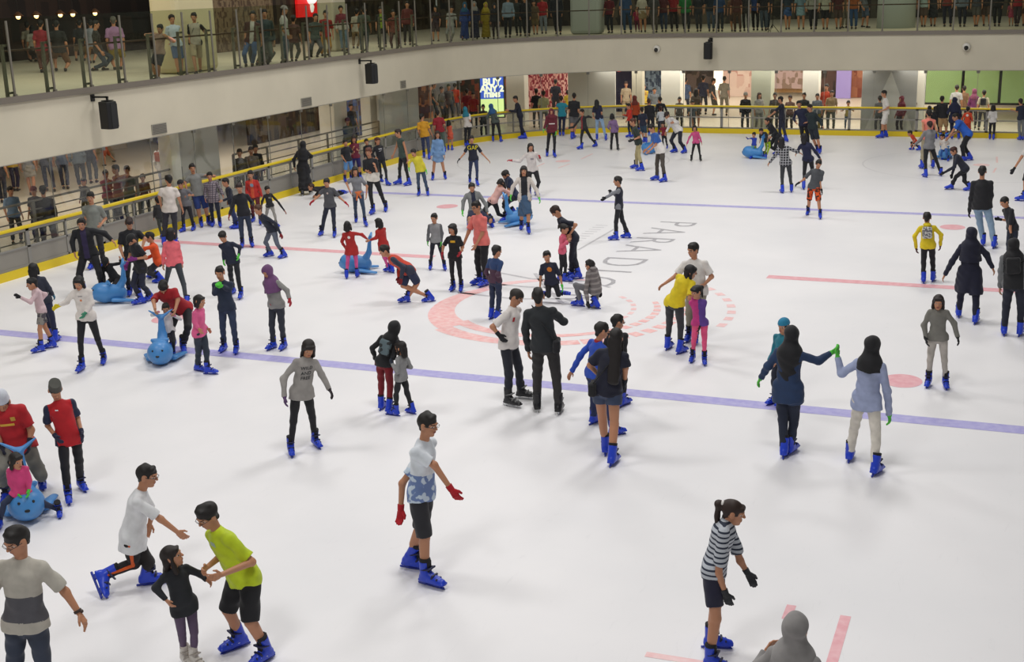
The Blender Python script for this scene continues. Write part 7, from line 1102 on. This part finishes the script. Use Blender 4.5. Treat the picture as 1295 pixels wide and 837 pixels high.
(4.884, 29.632, 3.76, -86.7, 1.7, [(-0.114,-0.007,1.59),(-0.057,-0.003,0.87),(-0.119,0.072,0),(0.115,-0.002,0),(-0.319,-0.086,0.842),(0.136,-0.06,0.842),None,None,None,None], 't:t=6A2620 b:p=181C2C hair:short g:1.05 shoe:1', 'person in a brick tee and navy trousers on the gallery', '', 29.2),
(5.45, 29.424, 3.76, -87.3, 1.6, [(-0.075,-0.003,1.496),(-0.038,-0.002,0.817),(-0.078,0.059,0),(0.075,0.011,0),(-0.274,-0.077,0.79),(0.154,-0.057,0.79),None,None,None,None], 't:l=5A6470 b:p=1A1E2A hair:short g:1.1 shoe:1', 'person in a blue grey shirt and flared black trousers', '', 29.3),
(5.96, 29.541, 3.76, -87.7, 1.6, [(-0.038,-0.002,1.496),(-0.019,-0.001,0.816),(-0.04,0.047,0),(0.037,0.023,0),(-0.243,-0.074,0.789),(0.186,-0.057,0.789),None,None,None,None], 't:t=3A3E46 b:s=4A4844 hair:short shoe:1', 'person in grey shorts near the right end of the gallery', '', 29.2),
(6.34, 29.903, 3.76, -88.2, 1.6, [(-0.101,-0.003,1.496),(-0.051,-0.002,0.818),(-0.104,0.068,0),(0.102,0.002,0),(-0.297,-0.074,0.79),(0.132,-0.06,0.79),None,None,None,None], 't:t=2C2A2E b:s=5A4A40 hair:short g:1.2 shoe:1', 'large person in dark shorts near the right end of the gallery', '', 29.1),
(6.737, 29.563, 3.76, -88.6, 1.6, [(-0.075,-0.002,1.496),(-0.037,-0.001,0.817),(-0.076,0.059,0),(0.074,0.011,0),(-0.275,-0.071,0.79),(0.154,-0.06,0.79),None,None,None,None], 't:l=14161A b:p=14161A hair:short g:1.2 shoe:1', 'person all in black near the right end of the gallery', '', 29.2),
(7.257, 29.611, 3.76, -88.9, 0.95, [(-0.056,-0.001,0.889),(-0.028,-0.001,0.486),(-0.057,0.053,0),(0.055,0.017,0),(-0.172,-0.041,0.455),(0.083,-0.036,0.455),None,None,None,None], 't:t=8A3A4A b:n=9A3A50 hair:short fem:1 shoe:1', 'toddler in a pink dress near the right end of the gallery', '', 29.2),
(7.47, 29.123, 3.76, -89.2, 1.6, [(-0.037,-0.001,1.496),(-0.018,-0,0.816),(-0.038,0.047,0),(0.037,0.023,0),(-0.244,-0.067,0.789),(0.185,-0.061,0.789),None,None,None,None], 't:t=8A1A24 b:p=3A2A2E hair:short shoe:1', 'person in a crimson tee near the right end of the gallery', '', 29.3),
(7.787, 29.618, 3.76, -89.5, 1.65, [(-0.084,-0.001,1.541),(-0.042,-0,0.841),(-0.083,-0.134,0),(0.082,0.204,0),(-0.291,-0.068,0.813),(0.152,-0.065,0.813),None,None,None,None], 't:t=7A3A2A b:s=5A3A30 hair:short shoe:1', 'person in a rust tee at the right end of the gallery', '', 29.2),
]
for D in PEOPLE:
    make_person(D)
SEA_AIDS = [(-8.55, -5.52, -131.9, 'blue sea animal aid with raised tail by the left boards', 1.0),
(-4.91, -8.78, -61.8, 'upright blue sea animal aid facing the camera on the near blue line', 1.0),
(-2.51, -14.57, -45.4, 'round blue sea animal aid ridden by the girl in pink', 1.02),
(-5.05, -1.78, -155.8, 'blue sea animal aid between the two girls in red jackets', 1.0),
(-3.69, 4.21, 36.7, 'blue sea animal aid in front of the woman in the blue skirt', 1.0),
(-4.18, 17.99, 135.8, 'small blue aid behind the boy in the blue and white tee', 0.9),
(-0.36, 17.45, -168.9, 'blue sea animal aid ridden by two children near the far rail', 1.0),
(5.68, 18.38, -76.9, 'blue sea animal aid beside the man in the bright blue tee', 1.0)]

# ---------------------------------------------------------------- blue sea animal skating aids
def sea_aid(x, y, deg, label, sc=1.0):
    root = empty('skating_aid', (x, y, 0)); tag(root, label, 'skating aid', 'blue plastic sea animal skating aids')
    f = np.array([math.cos(math.radians(deg)), math.sin(math.radians(deg)), 0]); l = np.cross(Z, f)
    def q(a, b, c): return (f*a+l*b+Z*c)*sc
    PL = mat('4789C8', .4, 0, 'plain')
    soft('body', [C(q(.10, 0, .20), q(-.16, 0, .17), .205*sc, .165*sc, l, .95), C(q(.17, 0, .23), q(.19, 0, .23), .18*sc, .18*sc),
                  C(q(.22, 0, .19), q(.31, 0, .18), .10*sc, .07*sc), C(q(.02, -.12, .40), q(.02, .12, .40), .03*sc, .03*sc)], .012, root, [PL], .05, (), 0, 0, 0.005)
    soft('tail', [C(q(-.14, 0, .20), q(-.27, 0, .42), .13*sc, .07*sc, l, .8), C(q(-.27, 0, .42), q(-.30, 0, .72), .07*sc, .04*sc, l, .8),
                  C(q(-.30, .0, .70), q(-.33, .19, .82), .055*sc, .02*sc, f, .55), C(q(-.30, .0, .70), q(-.33, -.19, .82), .055*sc, .02*sc, f, .55)], .011, root, [PL], .04)
    for sg in (-1, 1):
        soft('flipper', [C(q(-.02, sg*.16, .08), q(-.42, sg*.32, .045), .10*sc, .05*sc, nrm(l+f*.5*sg), .45)], .012, root, [PL], .02, (), 0, 0, 0.005)
        soft('eye', [C(q(.325, sg*.075, .30), q(.33, sg*.075, .30), .019*sc, .019*sc)], .006, root, [mat('10131A', .3, 0, 'plain')])
    soft('nose', [C(q(.378, -.012, .215), q(.378, .012, .215), .018*sc, .018*sc)], .006, root, [mat('10131A', .3, 0, 'plain')])
for a in SEA_AIDS: sea_aid(*a)

# ---------------------------------------------------------------- things on the fascia
def speaker(x, y, nx, ny, label):
    tx, ty = -ny, nx; a = math.atan2(ny, nx)
    root = empty('loudspeaker', (x, y, 3.2)); tag(root, label, 'loudspeaker', 'black loudspeakers on the fascia')
    BL = mat('121214', .5, 0, 'plain'); cx_, cy_ = -nx*.42, -ny*.42
    prof = [(.17, -.13), (.17, .13), (-.10, .17), (-.17, .10), (-.17, -.10), (-.10, -.17)]
    V = [(cx_+nx*u+tx*v, cy_+ny*u+ty*v, z) for z in (-.33, .30) for u, v in prof]
    F = [tuple(range(5, -1, -1)), tuple(range(6, 12))]+[(k, (k+1) % 6, 6+(k+1) % 6, 6+k) for k in range(6)]
    mb = MB(); mb.add(V, F); mb.build('cabinet', BL, root, bevel=.02)
    g = MB(); g.box((cx_-nx*.165, cy_-ny*.165, -.02), (.02, .22, .54), a); g.build('grille', mat('1E1E20', .8, 0, 'plain'), root)
    b = MB(); b.box((-nx*.2, -ny*.2, .40), (.5, .04, .04), a); b.box((cx_, cy_, .35), (.04, .04, .12), a); b.box((0, 0, .38), (.03, .14, .16), a); b.box((cx_+tx*.0, cy_+ty*.0, .32), (.2, .2, .02), a); b.build('bracket', mat('242424', .5, .3, 'plain'), root)
for x, y, nx, ny, lab in ((-12.2, -1.05, -1, 0, 'black loudspeaker on the left fascia, nearest of three'), (-12.2, 12.0, -1, 0, 'black loudspeaker on the left fascia near the bend'), (-3.5, 24.45, 0, 1, 'black loudspeaker on the far fascia')):
    speaker(x, y, nx, ny, lab)
for y0, lab in ((1.3, 'square vent grille below the nearest left loudspeaker end'), (8.5, 'square vent grille midway along the left fascia'), (15.05, 'small vent grille near the fascia bend')):
    r = empty('vent_grille', (-12.2, y0, 2.6)); tag(r, lab, 'vent', 'vent grilles on the left fascia')
    w = .6 if y0 < 14 else .42
    m = MB(); m.box((.012, 0, 0), (.02, w, .26)); m.build('frame', mat('9A968A', .5, .2, 'plain'), r)
    for k in range(6):
        m = MB(); m.box((.026, 0, -.10+.04*k), (.012, w-.05, .016)); m.build('slat', mat('6E6A62', .5, .2, 'plain'), r)
for x, lab in ((-5.65, 'white dome camera on the far fascia, left one'), (5.88, 'white dome camera on the far fascia, right one')):
    r = empty('dome_camera', (x, 24.45, 3.25)); tag(r, lab, 'camera', 'dome cameras on the far fascia')
    m = MB(); m.tube([(0, -.02, 0), (0, -.12, 0), (0, -.16, -.02)], [.15, .14, .10], 20); m.build('housing', mat('D8D4CA', .4, 0, 'plain'), r, True)
    soft('dome', [C((0, -.18, -.02), (0, -.19, -.04), .075, .075)], .012, r, [mat('0E0E10', .2, 0, 'plain')])

# ---------------------------------------------------------------- signs and lamps
def sign_text(root, s, origin, right, up, size, col, emit=0.0, bold=.01):
    V, T = text_mesh(s, size, bold); P = [np.array(origin)+right*v[0]+up*v[1] for v in V]
    me = bpy.data.meshes.new('lettering'); me.from_pydata([tuple(p) for p in P], [], [tuple(t) for t in T]); me.update(); return link('lettering', me, root, [mat(col, .5, 0, 'plain', None, 1.0, emit)])
# lit poster behind the corner boards
r = empty('lit_poster', (-13.55, 26.3, 0)); tag(r, 'lit blue and yellow sale poster behind the corner boards', 'poster')
d = nrm((21.6, -51.5, 0)); rt = nrm(np.cross(Z, d)); an = math.atan2(rt[1], rt[0])
m = MB(); m.box((0, 0, 1.35), (1.12, .10, 2.2), an); m.build('light_box', mat('3A4438', .5, 0, 'plain'), r)
def pane(z0, z1, col, off, w=1.0):
    m = MB(); c_ = d*off; m.box((c_[0], c_[1], (z0+z1)/2), (w, .01, z1-z0), an); m.build('poster_sheet', mat(col, .5, 0, 'plain', None, 1.0, .85), r)
pane(.30, 1.08, 'D6EFA0', .056); pane(1.08, 2.14, '3C5CC0', .056)
sign_text(r, 'BUY', d*.066+Z*1.78, rt, Z, .42, 'EEF4D8', .9, .02); sign_text(r, 'ANY 2', d*.066+Z*1.50, rt, Z, .36, 'EEF4D8', .9, .02); sign_text(r, 'ITEMS', d*.066+Z*1.24, rt, Z, .27, 'EEF4D8', .9, .02)
# red sign with a white face like shape on the gallery
r = empty('lit_sign', (-20.5, 23.2, 5.5)); tag(r, 'red lit sign with a pale portrait emblem high on the gallery', 'sign')
m = MB(); m.box((0, 0, 0), (.12, 2.2, 1.5)); m.build('sign_panel', mat('D01818', .5, 0, 'plain', None, 1.0, .8), r)
soft('emblem', [C((.07, -.05, .05), (.07, -.05, .35), .30, .42, np.array([0, 1., 0]), 1.0), C((.07, 0, -.35), (.07, 0, -.5), .12, .08)], .03, r, [mat('E8E8E8', .5, 0, 'plain', None, 1.0, .9)], .05)
m = MB(); m.box((.50, -.2, .28), (.04, .18, .07)); m.box((.50, .12, .28), (.04, .18, .07)); m.box((.48, -.05, .0), (.06, .3, .07)); m.tube([(.50, -.3, .28), (.50, .25, .28)], .02, 6); m.build('emblem_lines', mat('1A1A1A', .5, 0, 'plain'), r)
# red lit numeral in the dark shop
r = empty('lit_sign', (X(-7.5, 31.9), 31.91, 2.05)); tag(r, 'small round red lit sign on the dark navy shopfront', 'sign')
m = MB(); m.tube([(0, .08, 0), (0, 0, 0)], .22, 24); m.build('sign_panel', mat('C02010', .5, 0, 'plain', None, 1.0, 1.0), r)
sign_text(r, '0', np.array((0, -.02, 0)), np.array([1., 0, 0]), Z, .3, 'FFE0C0', 2.0)
for i, (y, lab) in enumerate(((7.6, 'leftmost glowing pendant lamp in the gallery restaurant'), (8.42, 'second glowing pendant lamp from the left'), (9.55, 'third glowing pendant lamp from the left'), (10.16, 'fourth glowing pendant lamp from the left'), (11.29, 'brightest pendant lamp, rightmost of the five'))):
    r = empty('pendant_lamp', (-22, y, 5.3)); tag(r, lab, 'lamp', 'pendant lamps of the gallery restaurant')
    m = MB(); m.tube([(0, 0, .14), (0, 0, .08), (0, 0, .0)], [.03, .10, .17], 16); m.build('lamp_shade', mat('5A3A1C', .5, .3, 'plain'), r, True)
    soft('bulb', [C((0, 0, -.01), (0, 0, -.03), .07, .07)], .02, r, [mat('FFC880', .5, 0, 'plain', None, 1.0, 6.0)])
    m = MB(); m.tube([(0, 0, .12), (0, 0, 1.9)], .01, 5); m.build('cord', mat('15110E', .5, 0, 'plain'), r)
# slim tripod stand on the far gallery
r = empty('tripod_stand', (-1.35, 25.6, 3.75)); tag(r, 'slim black tripod stand on the far gallery', 'tripod')
for k in range(3):
    a = k*2.09; m = MB(); m.tube([(0, 0, .35), (.28*math.cos(a), .28*math.sin(a), .01)], .012, 6); m.build('leg', mat('1A1A1A', .5, .2, 'plain'), r)
m = MB(); m.tube([(0, 0, .2), (0, 0, 1.3)], .015, 6); m.build('pole', mat('1A1A1A', .5, .2, 'plain'), r)
